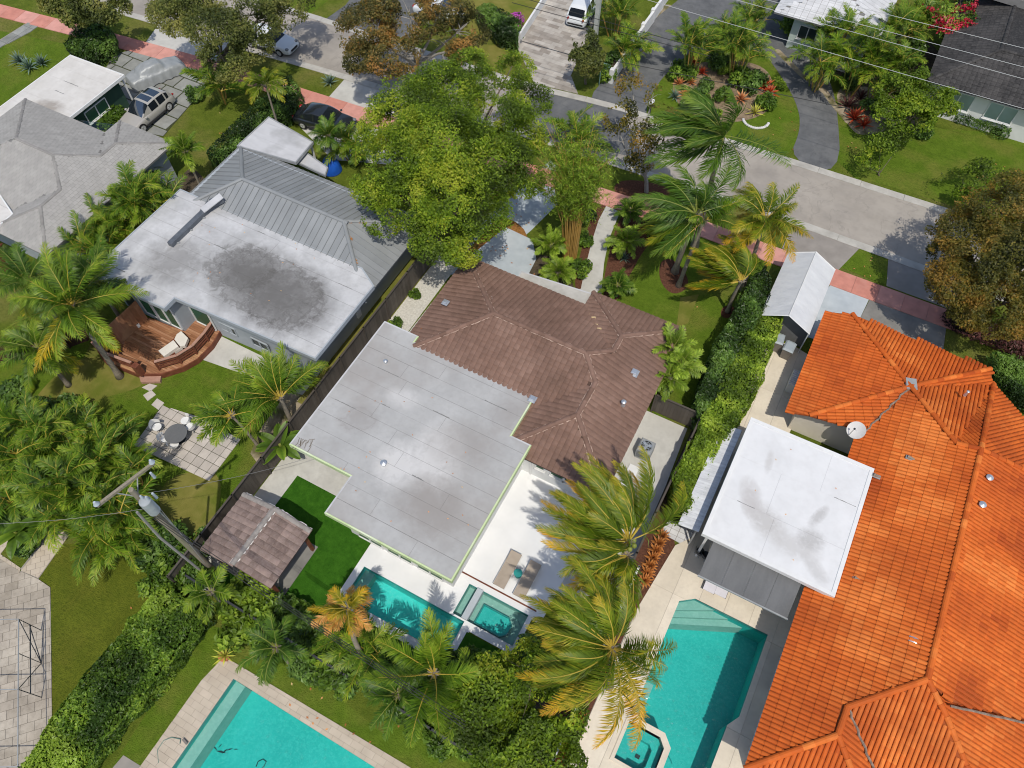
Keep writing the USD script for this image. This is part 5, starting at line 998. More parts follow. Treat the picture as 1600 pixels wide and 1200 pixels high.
def box_cloud(poly, z0, z1, n, size, seed, top_share=0.5):
    """leaves over the top and sides of a hedge with an uneven outline"""
    rg = np.random.default_rng(seed); g = Polygon(poly) if not hasattr(poly, 'geom_type') else poly
    x0, y0, x1, y1 = g.bounds; import shapely
    ring = g.exterior; P, Nn = [], []
    m = int(n*top_share*3); xy = np.c_[rg.uniform(x0, x1, m), rg.uniform(y0, y1, m)]; xy = xy[shapely.contains_xy(g, xy[:, 0], xy[:, 1])][:int(n*top_share)]
    h = z1+(fbm(np.c_[xy*0.9, np.zeros(len(xy))], 3, seed)-0.5)*0.75*(min(1.2, z1-z0)); P.append(np.c_[xy, h-rg.random(len(xy))**2*0.35]); Nn.append(np.tile([0, 0, 1.0], (len(xy), 1)))
    k = n-len(xy); t = rg.random(k)*ring.length; rc = np.array(ring.coords); rs_ = np.r_[0, np.cumsum(np.hypot(*np.diff(rc, axis=0).T))]; ip = lambda a: np.c_[np.interp(a % rs_[-1], rs_, rc[:, 0]), np.interp(a % rs_[-1], rs_, rc[:, 1])]; pts = ip(t); c = np.array(g.centroid.coords[0])
    pn = ip(t+0.05)-pts; nn = np.c_[pn[:, 1], -pn[:, 0]]; nn /= np.maximum(np.linalg.norm(nn, axis=1, keepdims=True), 1e-9)
    if not ring.is_ccw: nn = -nn
    z = z0+(z1-z0)*rg.random(k)**0.8; out = (fbm(np.c_[pts*1.1, z], 3, seed+3)-0.42)*0.8
    P.append(np.c_[pts+nn*out[:, None], z]); Nn.append(np.c_[nn, np.full(k, 0.35)])
    P = np.vstack(P); Nn = np.vstack(Nn); nr = Nn*0.7+rg.normal(size=P.shape)*0.55; nr /= np.linalg.norm(nr, axis=1, keepdims=True)
    tone = np.clip(0.5+(fbm(P*0.7+9, 3, seed+9)-0.5)*3.4+rg.normal(size=len(P))*0.2, 0, 1)
    return leaf_quads(P, nr, size*rg.uniform(0.6, 1.3, len(P)), rg, tone)
def hedge(label, poly, h, n, size, leaf, seed, z0=0.05, core=0.3, group=None, name='hedge'):
    g = Polygon(poly).buffer(0); t = thing(name, label, 'hedge', (g.centroid.x, g.centroid.y, 0), group)
    cr = g.buffer(-core)
    if not cr.is_empty: MB().prism(cr, 0.0, h-0.35).build('stems', M['hedge_core'], t)
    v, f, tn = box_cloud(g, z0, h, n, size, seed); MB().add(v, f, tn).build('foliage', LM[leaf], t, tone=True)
    return t
def shrub(label, px, py, r, h, leaf, seed, n=900, size=0.11, name='shrub', cat='shrub', group=None, extra=None, gap=0.3):
    c = at(px, py, h*0.5); t = thing(name, label, cat, (c[0], c[1], 0), group); rg = np.random.default_rng(seed)
    lb = [((c[0]+rg.normal()*r*0.3, c[1]+rg.normal()*r*0.3, h*rg.uniform(0.4, 0.6)), (r*rg.uniform(.6, .8), r*rg.uniform(.6, .8), h*0.48)) for _ in range(4)]
    b = MB()
    for q, _ in lb: b.tube([(c[0], c[1], 0), tuple(np.array(q))], [0.05, 0.02], 5)
    b.build('stem', M['bark'], t)
    v, f, tn = cloud(lb, n, size, seed, gap, 0.4, clump=1.6); MB().add(v, f, tn).build('foliage', LM[leaf], t, tone=True)
    if extra:
        v, f, tn = cloud([(q, tuple(np.array(rr_)*1.05)) for q, rr_ in lb], extra[1], extra[2], seed+3, 0.5, 0.85, clump=1.6); MB().add(v, f, tn).build('flowers', LM[extra[0]], t, tone=True)
    return t

# ---------------------------------------------------------------- palms
def frond(base, az, el, length, rg, droop=0.9, wind=(0, 0, 0), nleaf=44, leaflen=0.75, hang=0.35, width=0.05, seg=14, vee=0.75, stem=0.14):
    """one pinnate frond: (leaflet mesh, midrib points)"""
    d = np.array([math.cos(az)*math.cos(el), math.sin(az)*math.cos(el), math.sin(el)]); w = np.array(wind, float)
    p = np.array(base, float); pts, dirs = [p], [d]; w = w+np.array([-math.sin(az), math.cos(az), 0])*rg.normal()*0.28; roll = rg.normal()*0.32
    for k in range(seg):
        u = (k+0.5)/seg
        d = d+(np.array([0, 0, -1.0])*droop*(0.35+u)+w*(0.3+u*1.1))/seg; d /= np.linalg.norm(d); p = p+d*length/seg; pts.append(p); dirs.append(d)
    pts, dirs = np.array(pts), np.array(dirs); x = np.linspace(0, 1, seg+1)
    V, F, T = [], [], []
    u = stem+(1-stem)*(np.arange(nleaf)+0.5)/nleaf; u = np.clip(u+rg.normal(size=nleaf)*0.004, 0, 1)
    for sd in (-1, 1):
        c = np.stack([np.interp(u, x, pts[:, j]) for j in range(3)], 1); dd = np.stack([np.interp(u, x, dirs[:, j]) for j in range(3)], 1)
        s = np.cross(dd, [0, 0, 1.0]); ns = np.linalg.norm(s, axis=1, keepdims=True); s = np.where(ns > 0.12, s/np.maximum(ns, 1e-6), np.array([-math.sin(az), math.cos(az), 0])*-1.0)
        up = np.cross(s, dd); s, up = s*math.cos(roll)+up*math.sin(roll), up*math.cos(roll)-s*math.sin(roll)
        ln = leaflen*np.clip(np.sin(math.pi*(0.12+0.86*u))**0.55, 0.2, 1)*rg.uniform(0.72, 1.12, nleaf)
        fwd = 0.35+0.75*u
        o = s*sd*vee+dd*fwd[:, None]+up*(0.28-hang)+rg.normal(size=(nleaf, 3))*0.15+w*0.42
        o /= np.linalg.norm(o, axis=1, keepdims=True)
        o2 = o+np.array([0, 0, -1.0])*(hang*1.1+0.15)+w*0.3; o2 /= np.linalg.norm(o2, axis=1, keepdims=True)
        wd = np.cross(o, up); wd /= np.maximum(np.linalg.norm(wd, axis=1, keepdims=True), 1e-6); wdt = width*np.clip(ln/leaflen, 0.4, 1)
        m = c+o*(ln*0.5)[:, None]; e = m+o2*(ln*0.5)[:, None]
        q = wd*wdt[:, None]*0.5
        V.append(np.stack([c-q*0.6, c+q*0.6, m-q, m+q, e], 1).reshape(-1, 3)); i = (np.arange(nleaf)*5)[:, None]+(0 if sd < 0 else nleaf*5)
        F.append(np.concatenate([i+[0, 1, 3], i+[0, 3, 2], i+[2, 3, 4]], 0))
        T.append(np.repeat(u, 5)*0.75+np.tile([0, 0, 0.08, 0.08, 0.22], nleaf)+np.repeat(rg.normal(size=nleaf)*0.14, 5))
    return np.vstack(V), np.vstack(F), np.clip(np.concatenate(T)+rg.normal()*0.08, 0, 1), pts
def palm(name, label, base, crown, seed, nf=22, length=3.6, leaf='coco', old=None, wind=(0, 0, 0), droop=(0.7, 1.4), el=(-0.25, 1.25), leaflen=0.75, nleaf=44, r0=0.16, hang=0.35, rachis='rachis_y', width=0.06, group=None, cat='palm tree', azs=None, curve=0.0, coconuts=False, old_share=0.2, shaft=False):
    rg = np.random.default_rng(seed); base = np.array([base[0], base[1], 0.0]); crown = np.array(crown, float)
    t = thing(name, label, cat, base, group)
    m = base+(crown-base)*0.5; sd = np.array([crown[1]-base[1], base[0]-crown[0], 0]); m = m+sd*curve+np.array([(base[0]-crown[0])*0.12, (base[1]-crown[1])*0.12, 0])
    u = np.linspace(0, 1, 14)[:, None]; path = (1-u)**2*base+2*u*(1-u)*m+u**2*crown
    rad = r0*(1.0-0.35*np.linspace(0, 1, 14)); rad[0] *= 1.5; rad[1] *= 1.15; rad = rad*(1+0.05*np.sin(np.arange(14)*2.6))
    MB().tube(path, rad, 9).build('trunk', M['trunk'], t, smooth=True)
    if shaft: MB().tube([crown-[0, 0, 1.0], crown-[0, 0, .4], crown+[0, 0, 0.15]], [r0*0.8, r0*0.75, 0.05], 9).build('crownshaft', M['rachis_g'], t, smooth=True)
    else:
        b = MB()
        for k in range(9): a = k*0.7; b.tube([crown-[0, 0, 0.25], crown+[0.12*math.cos(a), 0.12*math.sin(a), 0.05], crown+[0.26*math.cos(a), 0.26*math.sin(a), 0.18]], [0.06, 0.05, 0.02], 5)
        b.build('leaf_bases', M['trunk'], t)
    ga = rg.random()*6.28
    for k in range(nf):
        q = k/(nf-1); az = ga+k*2.39996+rg.normal()*0.3 if azs is None else azs[k % len(azs)]+rg.normal()*0.26; e = el[0]+(el[1]-el[0])*q+rg.normal()*0.08
        isold = old is not None and q < old_share; ln = length*rg.uniform(0.68, 1.1)*(0.8 if q > 0.9 else 1)
        v, f, tn, pts = frond(crown+[0.08*math.cos(az), 0.08*math.sin(az), 0.05], az, e, ln, rg, rg.uniform(*droop), wind, nleaf, leaflen, hang*rg.uniform(0.7, 1.3), width)
        fr = MB().add(v, f, tn).build('frond', LM[old if isold else leaf], t, tone=True)
        MB().tube(pts, np.linspace(0.034, 0.006, len(pts)), 4, caps=False).build('midrib', M[rachis], fr)
    if coconuts:
        for k in range(7): a = k*0.9; MB().ico(crown+[0.3*math.cos(a), 0.3*math.sin(a), -0.22-0.06*(k % 3)], (0.12, 0.12, 0.15), 1).build('coconut', M['rachis_g'], t, smooth=True)
    return t
fh = np.array([fw[0], fw[1], 0.0]); fh /= np.linalg.norm(fh)
def im_az(*deg):
    """compass headings that run in the given directions of the picture (0 = right, 90 = up)"""
    out = []
    for d in deg: v = rt*math.cos(math.radians(d))+fh*math.sin(math.radians(d)); out.append(math.atan2(v[1], v[0]))
    return out
def fan_frond(base, az, el, rad, stalk, rg, nseg=22, droop=0.3):
    d = np.array([math.cos(az)*math.cos(el), math.sin(az)*math.cos(el), math.sin(el)]); s = np.array([-math.sin(az), math.cos(az), 0]); up = np.cross(d, s)
    h = base+d*stalk-np.array([0, 0, droop*stalk*0.3]); V, F, T = [], [], []
    for k in range(nseg):
        a = (k/(nseg-1)-0.5)*4.4; o = d*math.cos(a)+s*math.sin(a)-np.array([0, 0, 0.12])+up*0.1; o /= np.linalg.norm(o); w = np.cross(o, up)*rad*0.085
        m = h+o*rad*0.6; e = h+o*rad*rg.uniform(0.9, 1.05)-np.array([0, 0, rad*droop*0.7]); i = len(V)
        V += [h, m-w, m+w, e]; F += [[i, i+1, i+2], [i+1, i+3, i+2]]; T += [0.2, 0.5, 0.5, 0.95]
    return np.array(V), np.array(F), np.clip(np.array(T)+rg.normal()*0.12, 0, 1), np.array([base, (base+h)/2+[0, 0, 0.05], h])
def fan_palm(label, px, py, h, rad, seed, leaf='lime', nf=16, group=None, stalk=0.8, name='fan_palm', old=None):
    rg = np.random.default_rng(seed); c = at(px, py, h); t = thing(name, label, 'palm', (c[0], c[1], 0), group)
    MB().tube([(c[0], c[1], -0.05), (c[0], c[1], h*0.5), (c[0], c[1], h)], [0.13, 0.11, 0.09], 8).build('trunk', M['trunk'], t, smooth=True)
    for k in range(nf):
        q = k/(nf-1); v, f, tn, pts = fan_frond(np.array([c[0], c[1], h]), k*2.4, -0.2+1.4*q, rad*rg.uniform(.85, 1.1), stalk*rg.uniform(.8, 1.15), rg)
        fr = MB().add(v, f, tn).build('frond', LM[old if (old and q < 0.2) else leaf], t, tone=True); MB().tube(pts, 0.018, 4, caps=False).build('stalk', M['rachis_g'], fr)
    return t
# kinds that are planted many times: a class prim each, referenced by every plant
classes = {}
def make_class(kind, fill):
    path = f'/World/{kind}_kind'; stage.CreateClassPrim(path); UsdGeom.Xform.Define(stage, path); stage.GetPrimAtPath(path).SetSpecifier(Sdf.SpecifierClass)
    origins[path] = (np.zeros(3), 0.0); fill(path); classes[kind] = path
def plant(kind, name, label, cat, loc, scale=1.0, rz=0.0, group=None, zs=None):
    path = numbered('/World', name); x = UsdGeom.Xform.Define(stage, path)
    x.AddTranslateOp().Set(Gf.Vec3d(*[float(v) for v in loc])); x.AddRotateZOp().Set(float(rz)); x.AddScaleOp().Set(Gf.Vec3f(scale, scale, zs or scale))
    pr = x.GetPrim(); pr.GetReferences().AddInternalReference(classes[kind]); pr.SetInstanceable(True)
    return tag(pr, label, cat, group)
def fill_areca(path, seed, stems=7, leaf='palm', h=2.6, length=2.1, wind=(0, 0, 0)):
    rg = np.random.default_rng(seed)
    for k in range(stems):
        a = k*2.4+rg.normal()*0.3; r = 0.16*math.sqrt(k+0.3); top = np.array([r*2.6*math.cos(a), r*2.6*math.sin(a), h*rg.uniform(0.55, 1.05)])
        MB().tube([(r*math.cos(a), r*math.sin(a), -0.05), tuple(top*[0.7, 0.7, 0.5]), tuple(top)], [0.055, 0.05, 0.045], 6).build('stem', M['bamboo'] if k % 2 else M['rachis_g'], path, local=True)
        for j in range(5):
            az = a+rg.normal()*0.5+j*1.256; v, f, tn, pts = frond(top, az, rg.uniform(0.35, 1.25), length*rg.uniform(0.75, 1.1), rg, rg.uniform(1.0, 1.8), wind, 26, 0.55, 0.2, 0.065, 10, 0.7, 0.2)
            b = MB().add(v, f, np.clip(tn*0.9+rg.normal()*0.1, 0, 1)); fr = b.build('frond', LM[leaf], path, tone=True, local=True)
            MB().tube(pts, np.linspace(0.025, 0.006, len(pts)), 3, caps=False).build('midrib', M['rachis_y'], fr, local=True)
for k in range(3): make_class(f'areca_{["low", "mid", "tall"][k]}', lambda p_, k=k: fill_areca(p_, 100+k, 7+k, 'palm', 1.7+0.8*k))
def fill_spiky(path, seed, n=26, ln=0.8, leaf='agave', w=0.09):
    rg = np.random.default_rng(seed)
    for k in range(n):
        a = k*2.4; e = 0.15+1.3*k/n; d = np.array([math.cos(a)*math.cos(e), math.sin(a)*math.cos(e), math.sin(e)]); s = np.array([-math.sin(a), math.cos(a), 0])*w/2
        l_ = ln*rg.uniform(0.8, 1.1); b0 = np.array([0, 0, 0.1]); m = b0+d*l_*0.5; e_ = b0+d*l_+[0, 0, -0.12*l_]; up = np.cross(d, s)*0.25
        MB().add([b0-s*0.7, b0+s*0.7, m-s, m+s, m-up*0.7/np.linalg.norm(up)*w*0.2, e_], [[0, 1, 3], [0, 3, 2], [2, 3, 5], [0, 2, 4], [1, 4, 3], [2, 5, 4], [4, 5, 3]], np.clip(np.array([0.1, 0.1, 0.6, 0.6, 0.3, 1.0])+rg.normal()*0.1, 0, 1)).build('leaf', LM[leaf], path, tone=True, local=True)
make_class('agave', lambda p_: fill_spiky(p_, 1))
make_class('red_bromeliad', lambda p_: fill_spiky(p_, 2, 22, 0.75, 'red', 0.11))
make_class('coral_bromeliad', lambda p_: fill_spiky(p_, 3, 22, 0.7, 'coral', 0.10))
make_class('purple_cordyline', lambda p_: fill_spiky(p_, 4, 24, 0.9, 'cordyline', 0.10))
make_class('yellow_yucca', lambda p_: fill_spiky(p_, 5, 24, 0.8, 'yellow', 0.07))
make_class('orange_bromeliad', lambda p_: fill_spiky(p_, 6, 26, 0.42, 'orange_plant', 0.09))
def fill_banana(path, seed, n=10):
    rg = np.random.default_rng(seed)
    MB().tube([(0, 0, 0), (0, 0, 1.2)], [0.12, 0.07], 7).build('stem', M['rachis_g'], path, local=True)
    for k in range(n):
        a = k*2.4; e = 0.35+0.8*k/n; d = np.array([math.cos(a)*math.cos(e), math.sin(a)*math.cos(e), math.sin(e)]); s = np.array([-math.sin(a), math.cos(a), 0]); V, T = [], []
        p_ = np.array([0, 0, 1.0]); dd = d.copy()
        for j in range(8):
            w = 0.24*math.sin(math.pi*min(1, (j+0.4)/7.6))**0.7; V += [p_-s*w+[0, 0, 0.05], p_, p_+s*w+[0, 0, 0.05]]; T += [0.5+0.05*j, 0.3, 0.5+0.05*j]; dd = dd+[0, 0, -0.14]; dd /= np.linalg.norm(dd); p_ = p_+dd*0.19
        F = []
        for j in range(7): F += [[3*j, 3*j+1, 3*j+4], [3*j, 3*j+4, 3*j+3], [3*j+1, 3*j+2, 3*j+5], [3*j+1, 3*j+5, 3*j+4]]
        MB().add(V, F, np.clip(np.array(T)+rg.normal()*0.18, 0, 1)).build('leaf', LM['mid'], path, tone=True, local=True)
make_class('broadleaf', lambda p_: fill_banana(p_, 7))
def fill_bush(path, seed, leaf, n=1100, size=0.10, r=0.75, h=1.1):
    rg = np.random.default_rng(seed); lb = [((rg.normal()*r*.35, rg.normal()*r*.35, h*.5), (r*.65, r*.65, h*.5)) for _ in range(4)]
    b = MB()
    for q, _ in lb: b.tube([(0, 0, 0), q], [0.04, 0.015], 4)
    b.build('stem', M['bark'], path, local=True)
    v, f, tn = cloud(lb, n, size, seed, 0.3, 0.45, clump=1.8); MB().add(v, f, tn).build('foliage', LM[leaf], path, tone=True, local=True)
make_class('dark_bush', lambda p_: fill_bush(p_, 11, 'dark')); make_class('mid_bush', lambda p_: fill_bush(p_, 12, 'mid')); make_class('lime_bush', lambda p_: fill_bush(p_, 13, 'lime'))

# ---- the trees
tree('tree', 'biggest bright green leafy tree, between the grey metal roof and the brown roof', at(672, 395), L((700, 145, 7.5, 2.6, 1.6), (640, 170, 7.4, 2.6, 1.6), (770, 180, 7.3, 2.6, 1.5), (690, 220, 8.4, 3.0, 1.6), (620, 245, 7.4, 2.5, 1.5), (770, 250, 7.2, 2.4, 1.4), (700, 300, 7.4, 2.6, 1.5), (640, 310, 6.6, 2.2, 1.3), (745, 330, 6.2, 2.1, 1.2), (690, 370, 5.6, 2.0, 1.2), (810, 215, 6.6, 1.9, 1.1), (825, 160, 6.6, 1.7, 1.0), (815, 280, 5.4, 1.5, 0.9), (590, 290, 6.0, 1.7, 1.0), (600, 340, 5.0, 1.4, .9), (725, 395, 4.6, 1.1, .8), (605, 200, 6.4, 1.8, 1.2), (800, 110, 6.8, 1.6, 1.0), (735, 105, 7.4, 1.6, 1.0)), 135000, 0.072, 'bright', 201, 0.32, at(668, 350, 3.2), gap=0.34, clump=0.95, shell=0.42)
tree('tree', 'brown green tree with bare grey twigs over the street behind the big green tree', at(650, 118), L((575, 45, 5.5, 2.6, 1.6), (610, 85, 5.2, 2.2, 1.4), (640, 25, 6.0, 2.6, 1.6), (690, 15, 5.8, 2.4, 1.4), (730, 45, 5.0, 1.7, 1.2), (560, 90, 4.6, 1.4, 1.0), (725, 80, 4.6, 1.4, 0.9), (600, 10, 6, 2, 1.3)), 38000, 0.085, 'rust', 202, 0.26, at(650, 100, 2.2), gap=0.5, bark='grey_twig', twigs=9)
tree('tree', 'olive green tree at the top left shading the silver car in the street', at(345, 100), L((290, 20, 5.6, 2.4, 1.5), (340, 50, 5.8, 2.5, 1.5), (395, 30, 5.6, 2.4, 1.5), (440, 15, 5.4, 1.9, 1.2), (350, 95, 4.6, 2.0, 1.3), (320, 5, 6, 2.4, 1.4), (395, 75, 4.6, 1.6, 1.0), (260, 20, 5, 1.5, 1.0), (450, -10, 5.4, 2.2, 1.3)), 40000, 0.085, 'olive', 203, 0.25, at(345, 85, 2.0), gap=0.42)
tree('tree', 'large bronze leaved tree at the right edge casting shade on the street', at(1545, 478), L((1500, 370, 5.6, 2.0, 1.3), (1560, 330, 6.4, 2.4, 1.5), (1600, 400, 6.8, 2.6, 1.6), (1540, 420, 6.0, 2.3, 1.5), (1500, 440, 5.0, 1.9, 1.3), (1570, 480, 5.2, 2.1, 1.4), (1480, 400, 4.4, 1.2, 0.9), (1590, 300, 5.6, 1.6, 1.0), (1650, 350, 6.5, 2.6, 1.6), (1640, 470, 5.6, 2.4, 1.5), (1515, 490, 4.2, 1.2, 0.9)), 90000, 0.07, 'gold', 204, 0.3, at(1545, 455, 2.6), gap=0.38)
tree('tree', 'sparse rusty tree with bare branches over the street edge by the pink path', at(1010, 300), L((985, 135, 5.6, 1.1, 1.0), (975, 175, 5.4, 1.0, 0.9), (1015, 215, 5.2, 1.4, 1.1), (960, 190, 4.8, 1.0, .8), (1040, 190, 5.2, 1.1, 0.9), (1000, 250, 3.8, 1.1, .8), (1020, 150, 5.4, 0.9, 0.8)), 4200, 0.095, 'gold', 205, 0.14, at(1008, 275, 1.4), gap=0.55, bark='grey_twig', twigs=8, shell=0.2)
tree('tree', 'green tree with broad leaves beside the palms, left of the charcoal roof', at(1425, 200), L((1400, 140, 3.6, 1.5, 1.1), (1450, 150, 3.8, 1.6, 1.2), (1430, 180, 3.2, 1.5, 1.0), (1480, 160, 3.2, 1.1, .9), (1385, 175, 2.8, 1.1, .8), (1430, 115, 4.0, 1.2, .9)), 16000, 0.09, 'bright', 206, 0.14, at(1425, 185, 1.2), gap=0.4)
tree('tree', 'small green tree beside the concrete pole and paver driveway', at(915, 130), L((915, 65, 3.4, 1.0, 1.0), (920, 100, 2.4, 1.1, .9), (905, 90, 2.8, .8, .7), (930, 85, 2.8, .8, .8)), 6500, 0.10, 'olive', 207, 0.09, at(915, 118, 1.0), gap=0.35)
tree('tree', 'dark green tree on the verge at top left above the pink pavement', at(130, 38), L((95, -5, 4.2, 1.8, 1.2), (140, 5, 4.2, 1.8, 1.2), (175, 15, 3.8, 1.5, 1.0), (120, 20, 3.4, 1.4, 1.0)), 11000, 0.11, 'olive', 208, 0.16, at(130, 30, 1.5))
tree('tree', 'leafy green tree at bottom centre below the tall windblown palm', at(800, 1190), L((770, 1080, 3.8, 1.6, 1.1), (830, 1075, 4.0, 1.6, 1.2), (865, 1115, 3.8, 1.5, 1.1), (800, 1130, 3.6, 1.7, 1.1), (850, 1165, 3.4, 1.5, 1.0), (740, 1120, 3.0, 1.3, .9), (780, 1180, 2.6, 1.3, .9), (825, 1040, 3.6, 1.2, .9), (870, 1200, 3, 1.3, .9)), 36000, 0.078, 'bright', 209, 0.16, at(800, 1170, 1.5), gap=0.36)
tree('flowering_tree', 'crimson bougainvillea beside the charcoal roof at the top right', at(1480, 80), L((1495, 20, 3.6, 1.4, 1.1), (1510, 42, 3.0, 1.1, .9), (1465, 15, 3.6, 1.2, .9), (1485, 50, 2.8, .9, .7), (1500, -5, 3.8, 1.4, 1), (1460, 25, 3.2, .9, .8)), 3500, 0.10, 'mid', 210, 0.1, at(1485, 70, 1), cat='bougainvillea', extra=[('crimson', 'blossom', 3600, 0.10)])
tree('feathery_shrub', 'blurred olive feathery shrub on the bright lawn, left of two', at(1375, 275), L((1375, 225, 1.9, 1.3, 1.0), (1400, 205, 2.2, 1.2, .9), (1360, 250, 1.4, 1.0, .8)), 3000, 0.08, 'bright', 211, 0.05, at(1376, 268, .4), cat='shrub', gap=0.45, shell=0.15)
tree('feathery_shrub', 'blurred olive feathery shrub on the bright lawn, right of two beside the street', at(1510, 320), L((1500, 285, 1.7, 1.3, .9), (1535, 270, 1.9, 1.3, .9), (1510, 300, 1.3, 1.2, .8)), 2800, 0.08, 'bright', 212, 0.05, at(1510, 312, .4), cat='shrub', gap=0.5, shell=0.15)

# ---- hedges
hedge('tall dark green hedge between the front lawn and the white tent', at2([(1190, 430), (1192, 478), (1140, 600), (1090, 660), (1080, 640), (1112, 560), (1158, 470)], 1.2), 2.2, 13000, 0.10, 'dark', 301)
hedge('pale green clipped hedge along the cream side path', at2([(1190, 490), (1222, 500), (1190, 580), (1165, 640), (1128, 700), (1088, 670), (1128, 600), (1165, 530)], 1.2), 2.2, 15000, 0.085, 'lime', 302)
hedge('bushy lime hedge between the concrete side yard and the white strip roof', at2([(1100, 655), (1145, 668), (1128, 690), (1095, 760), (1068, 812), (1045, 800), (1052, 750), (1080, 700)], 1.2), 2.1, 13000, 0.085, 'lime', 303)
hedge('thick glossy hedge between the two back lawns at bottom left', at2([(262, 920), (322, 965), (270, 1040), (175, 1150), (120, 1230), (30, 1230), (95, 1130), (170, 1030)], 0.8), 1.5, 24000, 0.085, 'mid', 304)
hedge('long dark hedge beside the driveway lawn, left of the pale carport roof', at2([(455, 130), (470, 150), (455, 185), (400, 215), (345, 262), (328, 250), (385, 190), (430, 155)], 0.8), 1.5, 9000, 0.09, 'dark', 305)
hedge('clipped boxed hedge under the charcoal roof', at2([(1494, 178), (1503, 160), (1590, 182), (1575, 208), (1560, 204)], 0.6), 0.9, 5000, 0.07, 'dark', 306)
hedge('dark hedge beside the corner of the orange roof at the right edge', at2([(1545, 560), (1600, 575), (1640, 600), (1620, 640), (1575, 620)], 0.8), 1.5, 6000, 0.08, 'dark', 307)
hedge('dark bushy hedge next to the blue bin and pink pavement', at2([(108, 78), (135, 48), (165, 42), (184, 72), (160, 90), (130, 92)], 0.8), 1.5, 5500, 0.10, 'dark', 308)
hedge('tall dark hedge beside the white wall of the paver driveway', at2([(745, 25), (765, 18), (812, 45), (806, 68), (780, 62)], 0.8), 1.6, 5000, 0.10, 'dark', 309)
hedge('low flowering hedge line in shade under the bronze tree', at2([(1475, 490), (1500, 490), (1620, 545), (1610, 560), (1490, 512)], 0.4), 0.8, 3500, 0.08, 'cordyline', 310)

# ---- coconut palms bent by the wind
WIND = (-0.95, 0.15, 0.12)
def lean(px, py, z, dx=0.0, dy=0.0):
    c = at(px, py, z); return (c[0]+dx, c[1]+dy), c
b_, c_ = lean(982, 845, 6.6, 0.2, -0.8)
palm('coconut_palm', 'upper of the two big windblown coconut palms over the white patio', b_, c_, 401, 46, 4.0, 'coco', 'coco_y', (-1.75, 0.45, 0.1), (0.4, 1.1), (-0.25, 1.2), 0.75, 90, 0.17, 0.32, coconuts=True, width=0.042, old_share=0.25, azs=im_az(178, 160, 142, 124, 108, 92, 74, 192, 206, 150, 168, 132, 100, 30, 222, 184, 116, 55, 238))
b_, c_ = lean(957, 1012, 7.2, 0.6, 0.2)
palm('coconut_palm', 'lower of the two big windblown coconut palms, beside the turquoise pool', b_, c_, 402, 46, 3.8, 'coco', 'coco_y', (-1.3, 0.1, 0.0), (0.5, 1.3), (-0.3, 1.2), 0.75, 90, 0.17, 0.38, coconuts=True, width=0.042, old_share=0.28, azs=im_az(200, 178, 158, 138, 120, 100, 82, 215, 232, 250, 268, 288, 312, 330, 60, 190, 168, 148, 240))
b_, c_ = lean(980, 868, 5.8, 0.3, 0.3)
palm('coconut_palm', 'short coconut palm squeezed between the two windblown ones by the terrace fence', b_, c_, 403, 12, 3.0, 'coco', 'coco_y', (-0.5, -0.5, 0.0), (0.9, 1.6), (-0.1, 1.0), 0.8, 52, 0.15, 0.36, azs=im_az(200, 220, 240, 260, 280, 185, 230, 170), width=0.052)
b_, c_ = lean(112, 478, 6.0, 0.4, -0.5)
palm('coconut_palm', 'large green coconut palm at the left edge above the dark timber fence', b_, c_, 404, 30, 3.7, 'palm', 'coco_y', (-0.15, 0, 0), (0.8, 1.7), (-0.35, 1.3), 0.85, 76, 0.17, 0.42, coconuts=True, old_share=0.15, width=0.055)
for lab, px, py, z, ln, sd, lf in (('dark palm at the far left edge behind the large coconut palm', 45, 440, 4.6, 3.0, 451, 'royal'), ('dark palm under the large coconut palm beside the timber fence', 60, 545, 3.4, 2.6, 452, 'palm'), ('palm between the large coconut palm and the flat roof corner', 150, 440, 4.0, 2.6, 453, 'royal')):
    b_, c_ = lean(px, py, z, 0.2, -0.2); palm('garden_palm', lab, b_, c_, sd, 20, ln, lf, 'coco', (-0.2, 0.05, 0), (0.8, 1.8), (-0.2, 1.3), 0.7, 60, 0.13, 0.4, 'rachis_g', 0.05)
b_, c_ = lean(438, 622, 2.9, 0.2, -0.15)
palm('coconut_palm', 'green coconut palm with upright fronds in front of the stained flat roof', b_, c_, 405, 30, 3.2, 'palm', 'dead', (-0.15, 0.1, 0.1), (0.7, 1.7), (-0.3, 1.4), 0.8, 58, 0.16, 0.33, old_share=0.2, azs=im_az(180, 160, 135, 110, 88, 65, 45, 200, 220, 150, 100, 75, 240, 170, 120), width=0.052)
b_, c_ = lean(362, 650, 3.4, 0.8, 0.0)
palm('young_palm', 'young green palm leaning over the paver terrace', b_, c_, 406, 14, 1.9, 'palm', None, (-0.4, 0, 0), (0.9, 1.6), (0.0, 1.2), 0.65, 44, 0.10, 0.35, curve=0.15, azs=im_az(185, 160, 210, 235, 130, 100, 255, 20), width=0.07)
b_, c_ = lean(543, 950, 4.2, 1.5, -1.2)
palm('dying_palm', 'orange brown dying palm with curved trunk beside the narrow pool', b_, c_, 407, 22, 1.55, 'coco_y', 'dead', (-0.3, 0.1, 0), (1.0, 2.8), (-0.4, 1.35), 0.5, 40, 0.15, 0.5, old_share=0.6, curve=-0.3, width=0.045)
b_, c_ = lean(678, 1052, 3.8, 0.3, -0.4)
palm('young_palm', 'young coconut palm with upright fronds in front of the narrow pool', b_, c_, 408, 12, 3.0, 'palm', None, (0, 0.05, 0), (0.3, 0.8), (0.45, 1.25), 0.72, 84, 0.15, 0.2, azs=im_az(225, 250, 300, 330, 200, 280, 136, 62, 90, 128, 64, 92), width=0.05)
b_, c_ = lean(1130, 212, 8.6, 0.3, -0.5)
